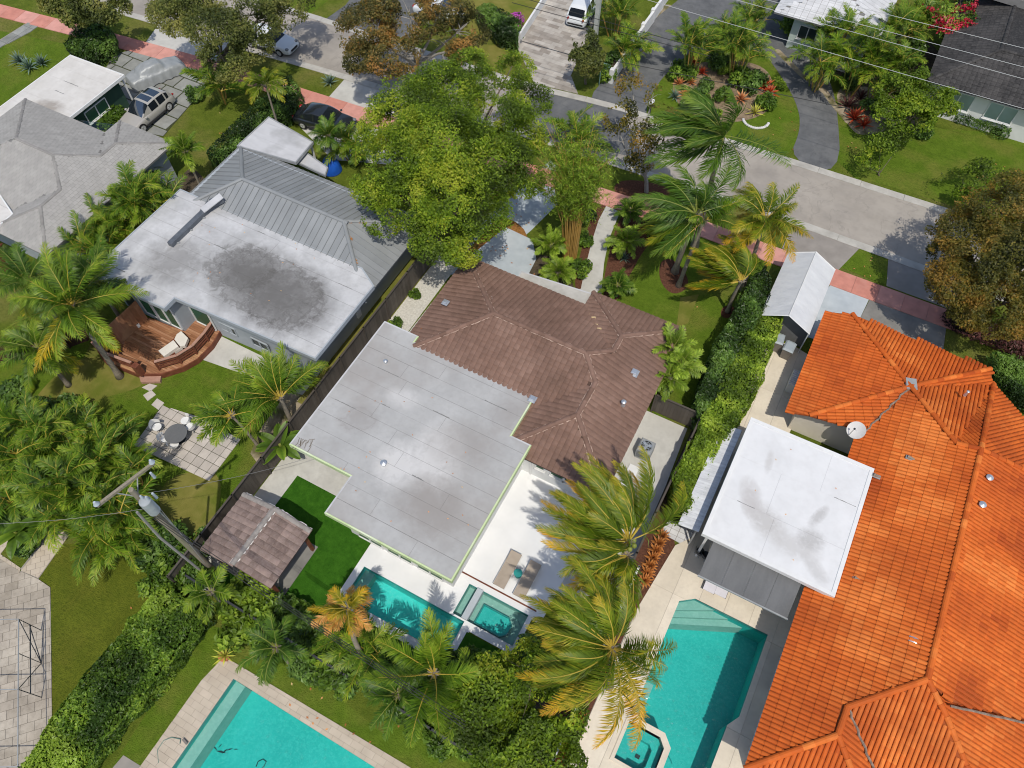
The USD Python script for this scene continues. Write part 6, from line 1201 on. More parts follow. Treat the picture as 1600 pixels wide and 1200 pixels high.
palm('tall_palm', 'tallest dark green palm blowing left over the street corner', b_, c_, 409, 26, 4.2, 'royal', None, (-1.4, -0.1, 0.1), (0.6, 1.4), (-0.25, 1.15), 1.1, 70, 0.2, 0.35, 'rachis_g', 0.06, shaft=True, azs=im_az(165, 180, 195, 210, 225, 250, 275, 100, 85, 150, 340, 185, 120, 205))
b_, c_ = lean(1088, 335, 7.0, 0, 0); bb = at(1054, 425)
palm('coconut_palm', 'coconut palm with thick grey trunk rising from the mulch circle, left of its pair', bb, c_, 410, 22, 3.7, 'royal', 'coco', (-1.1, -0.1, 0), (0.8, 1.6), (-0.35, 1.2), 0.9, 60, 0.19, 0.4, 'rachis_g', 0.055, azs=im_az(170, 190, 210, 150, 125, 95, 60, 30, 230, 260, 5, 180, 110, 45))
bb = at(1060, 447); c_ = at(1100, 345, 6.2)
palm('coconut_palm', 'coconut palm with thin leaning trunk in the mulch circle, right of its pair', bb, c_, 411, 13, 3.0, 'palm', 'coco', (-0.5, -0.2, 0), (0.9, 1.6), (-0.3, 1.1), 0.8, 54, 0.14, 0.36, width=0.052, azs=im_az(185, 205, 160, 230, 20, 350, 75))
b_, c_ = lean(1196, 342, 5.6, 0.3, -0.6)
palm('coconut_palm', 'yellow green palm spreading over the street kerb, upper of two', b_, c_, 412, 26, 2.9, 'coco', 'coco_y', (-0.3, 0.1, 0.05), (0.8, 1.7), (-0.35, 1.3), 0.72, 66, 0.14, 0.38, old_share=0.45, width=0.05)
bb = at(1137, 487); c_ = at(1158, 440, 3.6)
palm('coconut_palm', 'yellow green palm with curved trunk standing by the dark hedge, lower of two', bb, c_, 413, 30, 3.2, 'coco', 'coco_y', (-1.4, 0.3, 0.1), (0.6, 1.4), (-0.3, 1.25), 0.76, 70, 0.13, 0.36, old_share=0.35, curve=0.2, width=0.05, azs=im_az(185, 170, 150, 130, 110, 90, 70, 200, 50, 175, 140, 120, 30, 195, 100, 160))
for lab, (px, py), z, ln, sd, lf in (('small green palm at the corner of the front lawn beside the shingled roof', (290, 238), 3.6, 1.7, 421, 'palm'), ('small pale palm by the dark hedge on the driveway lawn', (415, 133), 4.2, 1.9, 422, 'coco'), ('small dark palm beside the black car', (512, 212), 3.0, 1.5, 423, 'royal'), ('drooping dark green palm beside the bright pool, left of two', (432, 1012), 3.0, 1.9, 424, 'royal'), ('drooping dark green palm beside the bright pool, right of two', (622, 1085), 3.2, 2.0, 425, 'royal')):
    b_, c_ = lean(px, py, z, 0.15, -0.2); dr_ = (1.5, 2.5) if sd >= 424 else (1.0, 1.9)
    palm('garden_palm', lab, b_, c_, sd, 15, ln, lf, None, (-0.1, 0, 0), dr_, (0.1, 1.35), 0.5, 38, 0.09, 0.5 if sd >= 424 else 0.35, 'rachis_g')
b_, c_ = lean(735, 1085, 3.0, 0.1, -0.1)
palm('garden_palm', 'spreading bright green palm between the drooping palm and the leafy tree at the bottom', b_, c_, 426, 14, 2.1, 'palm', None, (-0.1, 0.1, 0), (1.0, 1.8), (0.1, 1.2), 0.6, 40, 0.1, 0.3, 'rachis_g')
b_, c_ = lean(330, 925, 2.4, 0.1, -0.1)
palm('garden_palm', 'small feathery palm between the pavilion and the glossy hedge', b_, c_, 427, 12, 1.5, 'palm', None, (0, 0, 0), (1.0, 1.8), (0.1, 1.2), 0.5, 34, 0.08, 0.3, 'rachis_g')
for lab, px, py, h, r, sd in (('fan palm by the blue grey driveway, upper of two', 862, 385, 1.6, 0.75, 431), ('fan palm against the porch fascia, lower of two', 872, 425, 1.4, 0.7, 432), ('fan palm above the small agave bed on the right of the front path', 978, 378, 1.3, 0.75, 433), ('dark fan palm beside the front hip of the brown roof', 965, 448, 1.1, 0.65, 434), ('fan palm by the pink pavement at the top of the front path', 985, 330, 1.2, 0.7, 435), ('large fan palm clump hiding the right eave of the brown roof', 1050, 545, 3.6, 0.85, 436), ('second fan palm of the clump at the right eave of the brown roof', 1062, 570, 3.4, 0.8, 437), ('third fan palm of the clump, lowest beside the taupe fence', 1045, 590, 3.2, 0.75, 438)):
    b_, c_ = lean(px, py, h*0.8); palm('small_palm', lab.replace('fan palm', 'bushy palm'), b_, c_, sd, 20, r*1.75, 'royal' if sd in (434, 435) else 'lime', None, (-0.1, 0, 0), (0.8, 1.7), (0.0, 1.3), 0.42, 34, 0.1, 0.25, 'rachis_g', 0.065)

# ---- bamboo
rgb = np.random.default_rng(61); tb = thing('bamboo', 'clump of golden bamboo canes with feathery leaves beside the front path', 'bamboo', at(890, 400))
pts_, tops = [], []
for k in range(110):
    a = rgb.random()*6.28; r = 0.45*math.sqrt(rgb.random()); b0 = at(890, 402)+[r*math.cos(a), r*math.sin(a), 0]; out = np.array([math.cos(a)*1.1-0.35, math.sin(a)+0.35, 0])*rgb.uniform(0.2, 1.7); h = rgb.uniform(5.4, 8.8)
    pp = [b0, b0+out*0.15+[0, 0, h*0.5], b0+out*0.5+[0, 0, h*0.85], b0+out*1.2+[0, 0, h]]
    MB().tube(pp, [0.03, 0.026, 0.018, 0.008], 5).build('cane', M['bamboo'], tb); tops.append(pp)
cc_, nn_ = [], []
for pp in tops:
    q_ = np.array(pp); u_ = np.sort(rgb.uniform(1.35, 3.0, 14))
    for u in u_:
        i_ = int(min(2, u)); c_ = q_[i_]+(q_[i_+1]-q_[i_])*(u-i_); sp = c_+rgb.normal(size=3)*[0.4, 0.4, 0.3]*(0.5+0.3*u); k_ = 15
        for j_ in range(k_): cc_.append(c_+(sp-c_)*(j_+1)/k_+rgb.normal(size=3)*0.06-[0, 0, 0.15*(j_/k_)**2])
cc_ = np.array(cc_); nn_ = rgb.normal(size=cc_.shape)*0.6+[0, 0, 0.5]; nn_ /= np.linalg.norm(nn_, axis=1, keepdims=True)
v, f, tn = leaf_quads(cc_, nn_, 0.12*rgb.uniform(0.6, 1.3, len(cc_)), rgb, np.clip(0.5+rgb.normal(size=len(cc_))*0.3, 0, 1), 0.17); MB().add(v, f, tn).build('foliage', LM['lime'], tb, tone=True)

# ---- areca clumps
rga = np.random.default_rng(71)
AR = [('low', 215, 285, 'beside the grey standing seam roof, uppermost of four by the shingled house'), ('tall', 235, 310, 'leaning over the stained flat roof below the shingled house'), ('mid', 165, 345, 'in front of the shingled roof corner by the flat roof'), ('tall', 190, 330, 'wedged between shingled roof and stained flat roof'), ('mid', 150, 385, 'beside the flat roof edge just above the big left palm'),
      ('mid', 30, 690, 'at the left edge above the broad leaved plants, highest in the picture'), ('tall', 90, 675, 'left of the paver terrace near the shaded fence corner'), ('low', 150, 690, 'behind the lawn left of the stepping stones'), ('mid', 60, 735, 'in the deep palm thicket, second row at left'), ('tall', 130, 725, 'in the middle of the palm thicket left of the wooden pole'), ('mid', 185, 735, 'just above the pole crossarm'), ('tall', 100, 780, 'lower in the thicket left of the crossarm end'), ('mid', 165, 800, 'under the crossarm of the wooden pole'), ('low', 175, 845, 'drooping over the olive lawn under the pole'), ('low', 15, 760, 'at the far left in the palm thicket above the broad leaves'),
      ('tall', 1090, 60, 'left of two tall clumps in the planted island across the street'), ('tall', 1165, 65, 'right of two tall clumps in the planted island across the street'), ('mid', 1180, 20, 'behind the island palms near the top of the picture'), ('tall', 1310, 45, 'in front of the white tiled roof'), ('mid', 1290, 95, 'by the sandy edge of the right driveway arm'), ('tall', 1350, 90, 'between the white roof and the driveway, shaded'), ('tall', 1410, 40, 'beside the crimson bougainvillea, upper'), ('tall', 1440, 20, 'at the top edge left of the charcoal roof'), ('tall', 1390, 105, 'left of the green tree by the charcoal roof'), ('mid', 1140, 45, 'between the two tall island clumps'),
      ('mid', 965, 15, 'beside the white garden wall at the top'), ('low', 545, 225, 'beside the black car and blue dome'), ('low', 340, 130, 'under the olive tree by the slab driveway'), ('low', 985, 75, 'between the small green tree and white wall'), ('low', 560, 1010, 'behind the curved trunk of the dying palm'), ('low', 905, 215, 'rising above the bamboo beside the street')]
for k_, px, py, lab in AR:
    h = {'low': 1.6, 'mid': 2.4, 'tall': 3.1}[k_]; c = at(px, py, h); s_ = rga.uniform(0.85, 1.15)
    plant('areca_'+k_, 'areca_palm', 'areca palm clump '+lab, 'palm', (c[0], c[1], 0), s_, rga.uniform(0, 360), 'areca palm clumps')
# ---- broad leaved plants and bushes
for px, py, lab in ((20, 800, 'at the left edge beside the path border'), (55, 820, 'just above the narrow paved path'), (90, 815, 'where the paved path meets the olive lawn'), (30, 835, 'lowest at the left edge'), (120, 800, 'right of the paved path under the palm thicket'), (60, 780, 'deep in shade behind the path plants'), (440, 700, 'at the left corner of the grey flat roof'), (10, 700, 'at the far left below the fence')):
    c = at(px, py, 0.9); plant('broadleaf', 'broadleaf_plant', 'broad leaved green plant '+lab, 'plant', (c[0], c[1], 0), 1.1, px*37 % 360, 'broad leaved plants')
BU = [('mid', 415, 985, 1.2, 'thicket bush behind the bright pool, uppermost beside the lime bushes'), ('dark', 455, 1000, 1.2, 'thicket bush behind the bright pool, left of the drooping palm crown'), ('mid', 545, 1010, 1.2, 'thicket bush behind the bright pool, below the dying palm'), ('dark', 480, 1040, 1.1, 'thicket bush behind the bright pool, on the lawn edge under the left drooping palm'), ('mid', 525, 1065, 1.1, 'thicket bush behind the bright pool, on the lawn edge between drooping palms'), ('dark', 560, 1060, 1.3, 'thicket bush behind the bright pool, behind the right drooping palm crown'), ('mid', 600, 1075, 1.2, 'thicket bush behind the bright pool, left of the right drooping palm trunk'), ('dark', 660, 1105, 1.2, 'thicket bush behind the bright pool, right of the right drooping palm trunk'), ('mid', 640, 1125, 1.0, 'thicket bush behind the bright pool, on the lawn edge right of the drooping palm'), ('lime', 585, 1045, 1.0, 'thicket bush behind the bright pool, bright between two dark bushes'), ('dark', 700, 1060, 1.2, 'thicket bush behind the bright pool, under the young palm fronds'), ('mid', 735, 1040, 1.2, 'thicket bush behind the bright pool, below the white spa corner'), ('lime', 680, 1145, 0.9, 'thicket bush behind the bright pool, lowest on the lawn edge'),
      ('dark', 1075, 165, 0.8, 'dark bush at the left front of the island bed'), ('mid', 1105, 160, 0.8, 'green bush in the middle front of the island bed'), ('mid', 1130, 150, 0.9, 'green bush between coral bromeliads on the island'), ('lime', 1120, 175, 0.6, 'lime bush low at the island bed front'), ('dark', 1170, 140, 0.9, 'dark bush behind the yellow yuccas'), ('mid', 1075, 115, 0.9, 'green bush by the island left palms'), ('lime', 1140, 105, 0.8, 'lime bush under the island palms, middle'), ('dark', 1105, 130, 0.8, 'dark bush right of the conical island bush'), ('lime', 1210, 130, 0.7, 'lime bush beside the red island bromeliads'),
      ('dark', 40, 850, 0.9, 'dark bush at the paved path planting square'), ('mid', 15, 660, 1.3, 'green bush at the left edge below the timber fence'), ('mid', 50, 650, 1.2, 'green bush left of the dry lawn patch'), ('dark', 20, 610, 1.3, 'dark bush against the timber fence at the left edge'), ('mid', 0, 740, 1.4, 'green bush halfway down the left edge'), ('mid', 40, 790, 1.3, 'green bush above the path plants at left'), ('dark', 110, 640, 1.2, 'dark bush behind the thicket top'),
      ('lime', 375, 930, 1.5, 'bright lime bush right of the pavilion foot, uppermost'), ('lime', 400, 955, 1.6, 'bright lime bush below the pavilion beside the black cables'), ('lime', 355, 960, 1.3, 'bright lime bush beside the glossy hedge end'), ('lime', 390, 985, 1.3, 'bright lime bush nearest the small potted plant'), ('mid', 505, 1020, 1.3, 'green bush left of the curved palm trunk'), ('mid', 535, 1045, 1.3, 'green bush between the two drooping palms, upper'), ('mid', 500, 1050, 1.0, 'green bush between the two drooping palms, lower by the lawn'), ('dark', 590, 1055, 1.3, 'dark bush under the drooping right palm'), ('dark', 470, 985, 1.2, 'dark bush below the turf corner'), ('dark', 640, 1080, 1.2, 'dark bush behind the right drooping palm'),
      ('mid', 450, 965, 1.2, 'green bush below the turf corner by the cables'), ('dark', 525, 995, 1.2, 'dark bush under the dying palm on its left'), ('mid', 575, 1025, 1.3, 'green bush at the dying palm trunk foot'), ('dark', 620, 1040, 1.3, 'dark bush between dying palm and young palm'), ('mid', 650, 1070, 1.2, 'green bush left of the young palm foot'), ('dark', 705, 1080, 1.2, 'dark bush right of the young palm foot'), ('dark', 440, 940, 1.1, 'dark bush at the pavilion concrete strip end'), ('mid', 480, 1010, 1.0, 'green bush beside the left drooping palm'), ('dark', 755, 1060, 1.2, 'dark bush next to the round cut stump'), ('mid', 700, 1115, 1.2, 'green bush left of the leafy bottom tree'), ('mid', 690, 1160, 1.0, 'low green bush on the bottom lawn edge'), ('mid', 720, 1150, 1.1, 'green bush with yellow flowers beside the bottom cables'), ('dark', 260, 850, 1.5, 'dark bush at the foot of the wooden pole'), ('dark', 230, 860, 1.3, 'dark bush under the pole beside the olive lawn'), ('mid', 285, 880, 1.4, 'green bush between pole foot and pavilion'), ('dark', 300, 905, 1.2, 'dark bush at the corner of the glossy hedge top'), ('dark', 320, 850, 1.1, 'dark bush on bare soil left of the pavilion'), ('mid', 245, 905, 1.2, 'green bush where hedge and olive lawn meet'),
      ('mid', 182, 178, 1.1, 'green bush in front of the parked pale car'), ('mid', 168, 190, 1.0, 'green bush under the dark green carport wall'), ('dark', 1020, 350, 1.0, 'dark bush on the right of the front path top'), ('mid', 1030, 365, 0.9, 'green bush beside the fan palm near the pavement'), ('dark', 920, 340, 0.9, 'dark bush left of the front path'), ('mid', 905, 420, 0.9, 'green bush at the bamboo foot'), ('mid', 915, 375, 0.8, 'small green bush right of the bamboo'), ('dark', 1120, 95, 1.3, 'dark clipped bush in the middle of the island bed'), ('dark', 1093, 145, 1.0, 'dark conical bush on the island bed'), ('dark', 1185, 130, 1.3, 'dark bush right in the island bed'), ('mid', 1060, 110, 1.2, 'green bush left in the island bed'), ('mid', 1155, 120, 1.2, 'green bush under the island palms'), ('mid', 1200, 160, 1.0, 'green bush by the white rock border'),
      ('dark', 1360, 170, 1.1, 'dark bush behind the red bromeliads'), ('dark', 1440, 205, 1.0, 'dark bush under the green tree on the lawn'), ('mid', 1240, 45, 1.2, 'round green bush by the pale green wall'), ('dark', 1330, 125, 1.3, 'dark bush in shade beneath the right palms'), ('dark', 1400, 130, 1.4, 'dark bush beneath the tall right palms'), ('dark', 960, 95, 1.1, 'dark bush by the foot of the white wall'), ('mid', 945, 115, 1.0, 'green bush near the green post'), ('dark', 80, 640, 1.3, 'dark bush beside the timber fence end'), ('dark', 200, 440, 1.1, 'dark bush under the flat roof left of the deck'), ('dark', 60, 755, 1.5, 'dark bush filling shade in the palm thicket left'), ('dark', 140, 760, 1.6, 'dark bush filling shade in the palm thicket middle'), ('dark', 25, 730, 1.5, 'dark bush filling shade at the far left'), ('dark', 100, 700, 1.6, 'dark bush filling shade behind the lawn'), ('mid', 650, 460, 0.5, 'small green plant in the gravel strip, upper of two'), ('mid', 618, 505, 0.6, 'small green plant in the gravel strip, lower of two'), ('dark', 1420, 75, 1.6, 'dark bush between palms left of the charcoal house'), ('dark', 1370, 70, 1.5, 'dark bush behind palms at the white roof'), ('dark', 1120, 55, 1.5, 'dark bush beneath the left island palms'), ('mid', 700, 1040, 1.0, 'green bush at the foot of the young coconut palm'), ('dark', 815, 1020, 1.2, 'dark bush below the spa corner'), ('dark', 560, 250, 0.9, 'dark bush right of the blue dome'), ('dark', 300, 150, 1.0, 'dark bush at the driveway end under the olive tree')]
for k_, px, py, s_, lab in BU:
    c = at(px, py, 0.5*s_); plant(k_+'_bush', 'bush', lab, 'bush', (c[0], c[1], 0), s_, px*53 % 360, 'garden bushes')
for kind, nm, rows, cat in (('agave', 'agave', ((515, 128, 1.5, 'lone blue green agave on the verge'), (30, 95, 1.7, 'blue green agave at the left edge, left of three'), (45, 105, 1.8, 'blue green agave by the cream roof, middle of three'), (65, 98, 1.6, 'blue green agave by the cream roof, right of three'), (975, 402, 1.0, 'silvery agave in the round mulch bed'), (1055, 150, 1.3, 'pale blue agave at the left of the island bed'), (1145, 130, 1.1, 'blue green agave among the island shrubs')), 'agave'),
        ('red_bromeliad', 'bromeliad', ((1335, 185, 1.5, 'bright red bromeliad, largest by the driveway'), (1350, 195, 1.2, 'bright red bromeliad lower by the driveway'), (1353, 165, 1.0, 'small red bromeliad behind the large one'), (1195, 135, 1.3, 'red bromeliad on the island kerb, upper'), (1203, 145, 1.2, 'red bromeliad on the island kerb, lower'), (1098, 112, 0.9, 'red bromeliad at the back of the island'), (1085, 95, 0.9, 'red bromeliad beneath the island palms')), 'bromeliad'),
        ('coral_bromeliad', 'bromeliad', ((1070, 148, 1.3, 'coral bromeliad left in the island'), (1062, 130, 1.1, 'coral bromeliad at the island left top'), (1158, 155, 1.3, 'coral bromeliad in the island middle, right'), (1080, 128, 0.9, 'coral bromeliad beside sandy soil on the island')), 'bromeliad'),
        ('purple_cordyline', 'cordyline', ((1325, 165, 1.3, 'dark purple cordyline by the driveway, left'), (1345, 152, 1.1, 'dark purple cordyline by the driveway, right')), 'cordyline'),
        ('yellow_yucca', 'yucca', ((1180, 175, 1.1, 'yellow striped yucca on the island above the white rocks'), (1190, 165, 0.9, 'smaller yellow yucca beside the white rocks'), (352, 1025, 0.9, 'yellow striped spiky plant in the terracotta pot')), 'yucca')):
    for px, py, s_, lab in rows:
        c = at(px, py, 0.2 if px != 352 else 0.5); plant(kind, nm, lab, cat, (c[0], c[1], 0.0 if px != 352 else 0.42), s_*(0.75 if kind == 'agave' else 1.0), px*31 % 360)
ORD = 'first second third fourth fifth sixth seventh eighth ninth tenth eleventh twelfth thirteenth fourteenth fifteenth sixteenth seventeenth'.split()
for k in range(16):
    px, py = 1034-k*4.5+(0 if k < 6 else 0), 838+k*11.5
    if k >= 7: px, py = 905-(k-7)*4.0, 1120+(k-7)*10
    c = at(px, py, 0.15); plant('orange_bromeliad', 'bromeliad', f'{ORD[k]} orange brown bromeliad from the top of the narrow terrace bed', 'bromeliad', (c[0], c[1], 0.0), 1.25, k*47, 'orange brown bromeliads edging the terrace')
shrub('magenta flowering shrub on the dry lawn by the paver driveway', 803, 33, 0.7, 1.2, 'mid', 330, 500, 0.10, extra=('magenta', 700, 0.09))
shrub('yellow leaved shrub among the bottom garden plants', 690, 1135, 0.35, 0.6, 'yellow', 331, 200, 0.09)
# fallen leaves and specks on the lawns
rgl = np.random.default_rng(91); cs_ = []
for (x0, y0, x1, y1, n) in ((1180, 170, 1250, 240, 9), (1310, 210, 1360, 260, 6), (1330, 395, 1380, 440, 7), (1080, 470, 1090, 480, 1), (180, 940, 330, 1000, 8), (60, 30, 110, 90, 5), (330, 150, 350, 250, 6), (1480, 250, 1600, 300, 6), (690, 300, 830, 420, 60), (735, 420, 900, 470, 30), (450, 1020, 640, 1170, 20)):
    for _ in range(n): cs_.append(at(rgl.uniform(x0, x1), rgl.uniform(y0, y1), 0.05))
for (x0, y0, x1, y1, n) in ((520, 620, 760, 840, 22), (300, 340, 520, 480, 26), (640, 500, 760, 560, 8), (1150, 700, 1320, 880, 8)):
    for _ in range(n): cs_.append(at(rgl.uniform(x0, x1), rgl.uniform(y0, y1), 3.45 if x0 == 300 else 3.58 if x0 == 1150 else 3.345))
cs_ = np.array([c for c in cs_ if c[2] > 1 or not ALLP.contains(Point(c[0], c[1]))]); v, f, tn = leaf_quads(cs_, np.tile([0.1, 0.1, 1.0], (len(cs_), 1)), np.where(cs_[:, 2] > 1, 0.05, 0.08), rgl, rgl.random(len(cs_)))
MB().add(v, f, tn).build('fallen_leaves', LM['coral'], tone=True, kind='stuff', label='scattered pale fallen leaves on the lawns, driveways and flat roofs', cat='leaves')
# ---------------------------------------------------------------- fences and walls
def board_fence(label, a, b, h, mtl, bw=0.15, gap=0.008, post=2.4, pm=None, horiz=False, name='fence', th=0.03, rail=True):
    a, b = np.array([*a, 0.0]), np.array([*b, 0.0]); ln = np.linalg.norm(b-a); d = (b-a)/ln; n = np.array([-d[1], d[0], 0]); t = thing(name, label, 'fence', (a+b)/2); rr = np.random.default_rng(int(ln*100))
    for k in range(int(ln/post)+1):
        p_ = a+d*min(ln-0.05, k*post); MB().bar(p_, p_+[0, 0, h+0.04], 0.09, 0.09, up=tuple(d)).build('post', M[pm or mtl], t)
    if horiz:
        nb = int(h/bw)
        for k in range(nb): z = 0.06+k*bw+bw/2; MB().bar(a+n*0.05+[0, 0, z], b+n*0.05+[0, 0, z], th, bw-gap, rr.random()).build('board', M[mtl], t, tone=True)
    else:
        nb = int(ln/bw)
        for k in range(nb):
            p_ = a+d*(k+0.5)*bw+n*0.05; MB().bar(p_+[0, 0, 0.04], p_+[0, 0, h-rr.random()*0.012], bw-gap, th, rr.random(), up=tuple(n)).build('board', M[mtl], t, tone=True)
        if rail: MB().bar(a+[0, 0, h+0.02], b+[0, 0, h+0.02], 0.10, 0.04).build('top_rail', M[pm or mtl], t)
    return t
board_fence('long taupe board fence along the lane between the grey and brown roofed houses', (-20.1, 2.4), (-20.12, 27.0), 1.95, 'fence_brown', 0.2, 0.006)
board_fence('short taupe fence across the concrete side yard below the fan palms', (-3.25, 23.1), (-0.6, 23.1), 1.8, 'fence_brown', 0.2, 0.006)
board_fence('taupe fence running behind the lime hedge on the side yard', (-0.62, 11.8), (-0.55, 23.0), 1.8, 'fence_brown', 0.2, 0.006)
board_fence('dark red timber fence in palm shade at the left edge', (-39.5, 6.9), (-36.0, 10.6), 1.7, 'fence_wood', 0.16, 0.012)
board_fence('dark timber fence under the lowest left palm fronds', (-36.0, 10.6), (-34.9, 12.2), 1.7, 'fence_wood', 0.16, 0.012)
board_fence('red timber fence corner beside the shingled house', at2([(0, 440)])[0], at2([(28, 410)])[0], 1.8, 'rail_wood', 0.18, 0.01)
board_fence('dark back fence in shade behind the narrow pool', (-19.9, 2.9), (-3.2, 2.6), 1.3, 'dark_metal', 0.18, 0.012)
board_fence('thin white picket fence beside the orange bromeliad bed', (-0.15, 4.0), (-0.25, 14.0), 0.9, 'white_tile', 0.14, 0.08, 2.0, 'white_paint', th=0.02)
gw = thing('garden_wall', 'long white garden wall between the paver driveway and the circular driveway', 'wall', (-17.6, 55, 0))
for k in range(7):
    y0 = 49.1+k*2.2; x0 = -17.45-0.06*k
    MB().box((x0, y0+1.05, 0.55), (0.2, 2.05, 1.1)).build('wall_panel', M['wall_white'], gw); MB().chbox((x0, y0, 0.62), (0.34, 0.34, 1.24), 0.03).build('pillar', M['white_paint'], gw)
gw2 = thing('garden_wall', 'low white wall along the left edge of the paver driveway at the top', 'wall', at(830, 35))
a_, b_ = at(812, 66), at(857, -4); MB().bar(a_+[0, 0, .4], b_+[0, 0, .4], 0.16, 0.8).build('wall_panel', M['wall_white'], gw2); MB().chbox(a_+[0, 0, .45], (0.3, 0.3, 0.95), 0.02).build('pillar', M['white_paint'], gw2)
gt = thing('gate_track', 'dark gate track across the paver driveway', 'gate track', at(860, 77))
MB().bar(at(816, 65, .03), at(905, 90, .03), 0.10, 0.05).build('rail', M['dark_metal'], gt); MB().bar(at(815, 64, .0), at(814, 62, .5), 0.10, 0.1).build('end_stop', M['grey_metal'], gt)

# ---------------------------------------------------------------- vehicles
def loft(secs, close=True):
    """skin through cross-sections (all with the same number of points)"""
    n = len(secs[0]); V = np.vstack(secs); F = []
    for i in range(len(secs)-1):
        for j in range(n-1): a = i*n+j; F.append([a, a+1, a+n+1, a+n])
    return V, F
def car(name, label, loc, heading, paint, L_=4.7, W_=1.9, H_=1.62, kind='suv', sunroof=False):
    t = thing(name, label, 'car', loc, None, math.degrees(heading))
    ca, sa = math.cos(heading), math.sin(heading)
    def wd(v): v = np.asarray(v, float); return np.c_[v[:, 0]*ca-v[:, 1]*sa, v[:, 0]*sa+v[:, 1]*ca, v[:, 2]]+np.array(loc, float)
    h = L_/2; hw = W_/2; belt = H_*0.60
    xs = np.array([-1, -.97, -.88, -.6, -.3, 0, .3, .5, .72, .88, .97, 1.0])*h
    top = np.array([.55, .84, .97, 1.02, 1.0, 1.0, .99, .95, .87, .78, .66, .42])*belt
    wid = np.array([.72, .88, .96, 1.0, 1.0, 1.0, 1.0, .99, .96, .90, .80, .62])*hw
    secs = []
    for x, tz, w in zip(xs, top, wid):
        secs.append(np.array([[x, -w*.93, .26], [x, -w, .45], [x, -w, tz*.72], [x, -w*.96, tz*.92], [x, -w*.82, tz], [x, 0, tz*1.025], [x, w*.82, tz], [x, w*.96, tz*.92], [x, w, tz*.72], [x, w, .45], [x, w*.93, .26]]))
    V, F = loft(secs); F += [[0, 10, 9, 1], [1, 9, 8, 2], [2, 8, 7, 3], [3, 7, 6, 4]]; o = len(V)-11
    F += [[o+1, o+9, o+10, o], [o+2, o+8, o+9, o+1], [o+3, o+7, o+8, o+2], [o+4, o+6, o+7, o+3]]
    V = np.array(V); V = np.vstack([V, V[o+5], V[5]]); 
    MB().add(wd(V), F).build('body', M[paint], t, smooth=45)
    # greenhouse: a skin from belt to roof whose faces are shared out to windows, pillars and roof
    b0, b1 = (-.93, .42) if kind == 'suv' else (-.78, .46)
    us = np.array([0, .05, .12, .20, .24, .45, .49, .66, .72, .82, .92, 1.0]); pf = np.array([0, .42, .72, .90, .94, 1.0, 1.0, .975, .93, .66, .32, 0]) if kind == 'suv' else np.array([0, .22, .48, .74, .82, 1.0, 1.0, .985, .93, .66, .32, 0])
    wb, wr = hw*.93, hw*.70; secs = []
    for u, p_ in zip(us, pf):
        x = (b0+(b1-b0)*u)*h; zt_ = belt*.985+(H_-belt*.985)*p_; w1 = wb*(1-.10*abs(2*u-1)**3); w2 = w1-(w1-wr)*p_
        secs.append(np.array([[x, -w1, belt*.93], [x, -w1*.985, belt*.985], [x, -(w2+.04*p_), zt_-.10*p_], [x, -w2*.86, zt_-.025*p_], [x, -w2*.4, zt_], [x, w2*.4, zt_], [x, w2*.86, zt_-.025*p_], [x, w2+.04*p_, zt_-.10*p_], [x, w1*.985, belt*.985], [x, w1, belt*.93]]))
    V, _ = loft(secs); V = wd(V); parts = {}
    for i in range(len(us)-1):
        for j in range(9):
            q = i*10+j; f = [q, q+1, q+11, q+10]; side = j in (1, 7); top = j in (3, 4, 5)
            if i >= 8 and top or (i in (8, 9) and j in (2, 6)): k_ = 'windscreen'
            elif i <= 1 and top: k_ = 'rear_window'
            elif side and i in (4, 6, 7) or (side and i == 2): k_ = 'side_window'+('_left' if j == 1 else '_right')+str(i)
            elif sunroof and top and i in (4, 6): k_ = 'sunroof'+str(i)
            else: k_ = 'roof'
            parts.setdefault(k_, []).append(f)
    for k_, fl in parts.items():
        nm = 'side_window' if k_.startswith('side') else 'sunroof' if k_.startswith('sun') else k_
        MB().add(V, fl).build(nm, M[paint if k_ == 'roof' else 'car_glass'], t, smooth=40)
    for s in (-1, 1):
        A = wd(np.array([[b1*h*.86, s*hw*1.06, belt*1.02]]))[0]; MB().ico(A, (0.09, 0.11, 0.08), 1).build('mirror', M[paint], t, smooth=True)
    wr_ = 0.36 if kind == 'suv' else 0.32
    for x in (-.60*h, .62*h):
        for s in (-1, 1):
            A, B = wd([[x, s*(hw-0.20), wr_], [x, s*(hw+0.015), wr_]]); w_ = MB().tube([A, B], wr_, 18).build('wheel', M['rubber'], t, smooth=40)
            A, B = wd([[x, s*(hw-0.02), wr_], [x, s*(hw+0.03), wr_]]); r_ = MB().tube([A, B], wr_*0.66, 14)
            for k in range(5):
                a = k*1.2566; Cx = wd([[x+wr_*.35*math.cos(a), s*(hw+0.035), wr_+wr_*.35*math.sin(a)]])[0]; r_.ico(Cx, (0.045, 0.045, 0.045), 0)
            r_.build('rim', M['rim'], w_)
    for s in (-1, 1):
        MB().ico(wd([[h*.90, s*hw*.70, belt*.72]])[0], (0.16, 0.16, 0.10), 1).build('headlight', M['lamp'], t, smooth=True); MB().ico(wd([[-h*.965, s*hw*.68, belt*.82]])[0], (0.10, 0.18, 0.08), 1).build('tail_light', M['red_lamp'], t, smooth=True)
    A, B = wd([[h*.985, -hw*.45, .42], [h*.985, hw*.45, .42]]); MB().bar(A, B, 0.08, 0.16).build('grille', M['plastic_dark'], t); A, B = wd([[-h*.99, -hw*.7, .40], [-h*.99, hw*.7, .40]]); MB().bar(A, B, 0.08, 0.14).build('bumper', M['plastic_dark'], t)
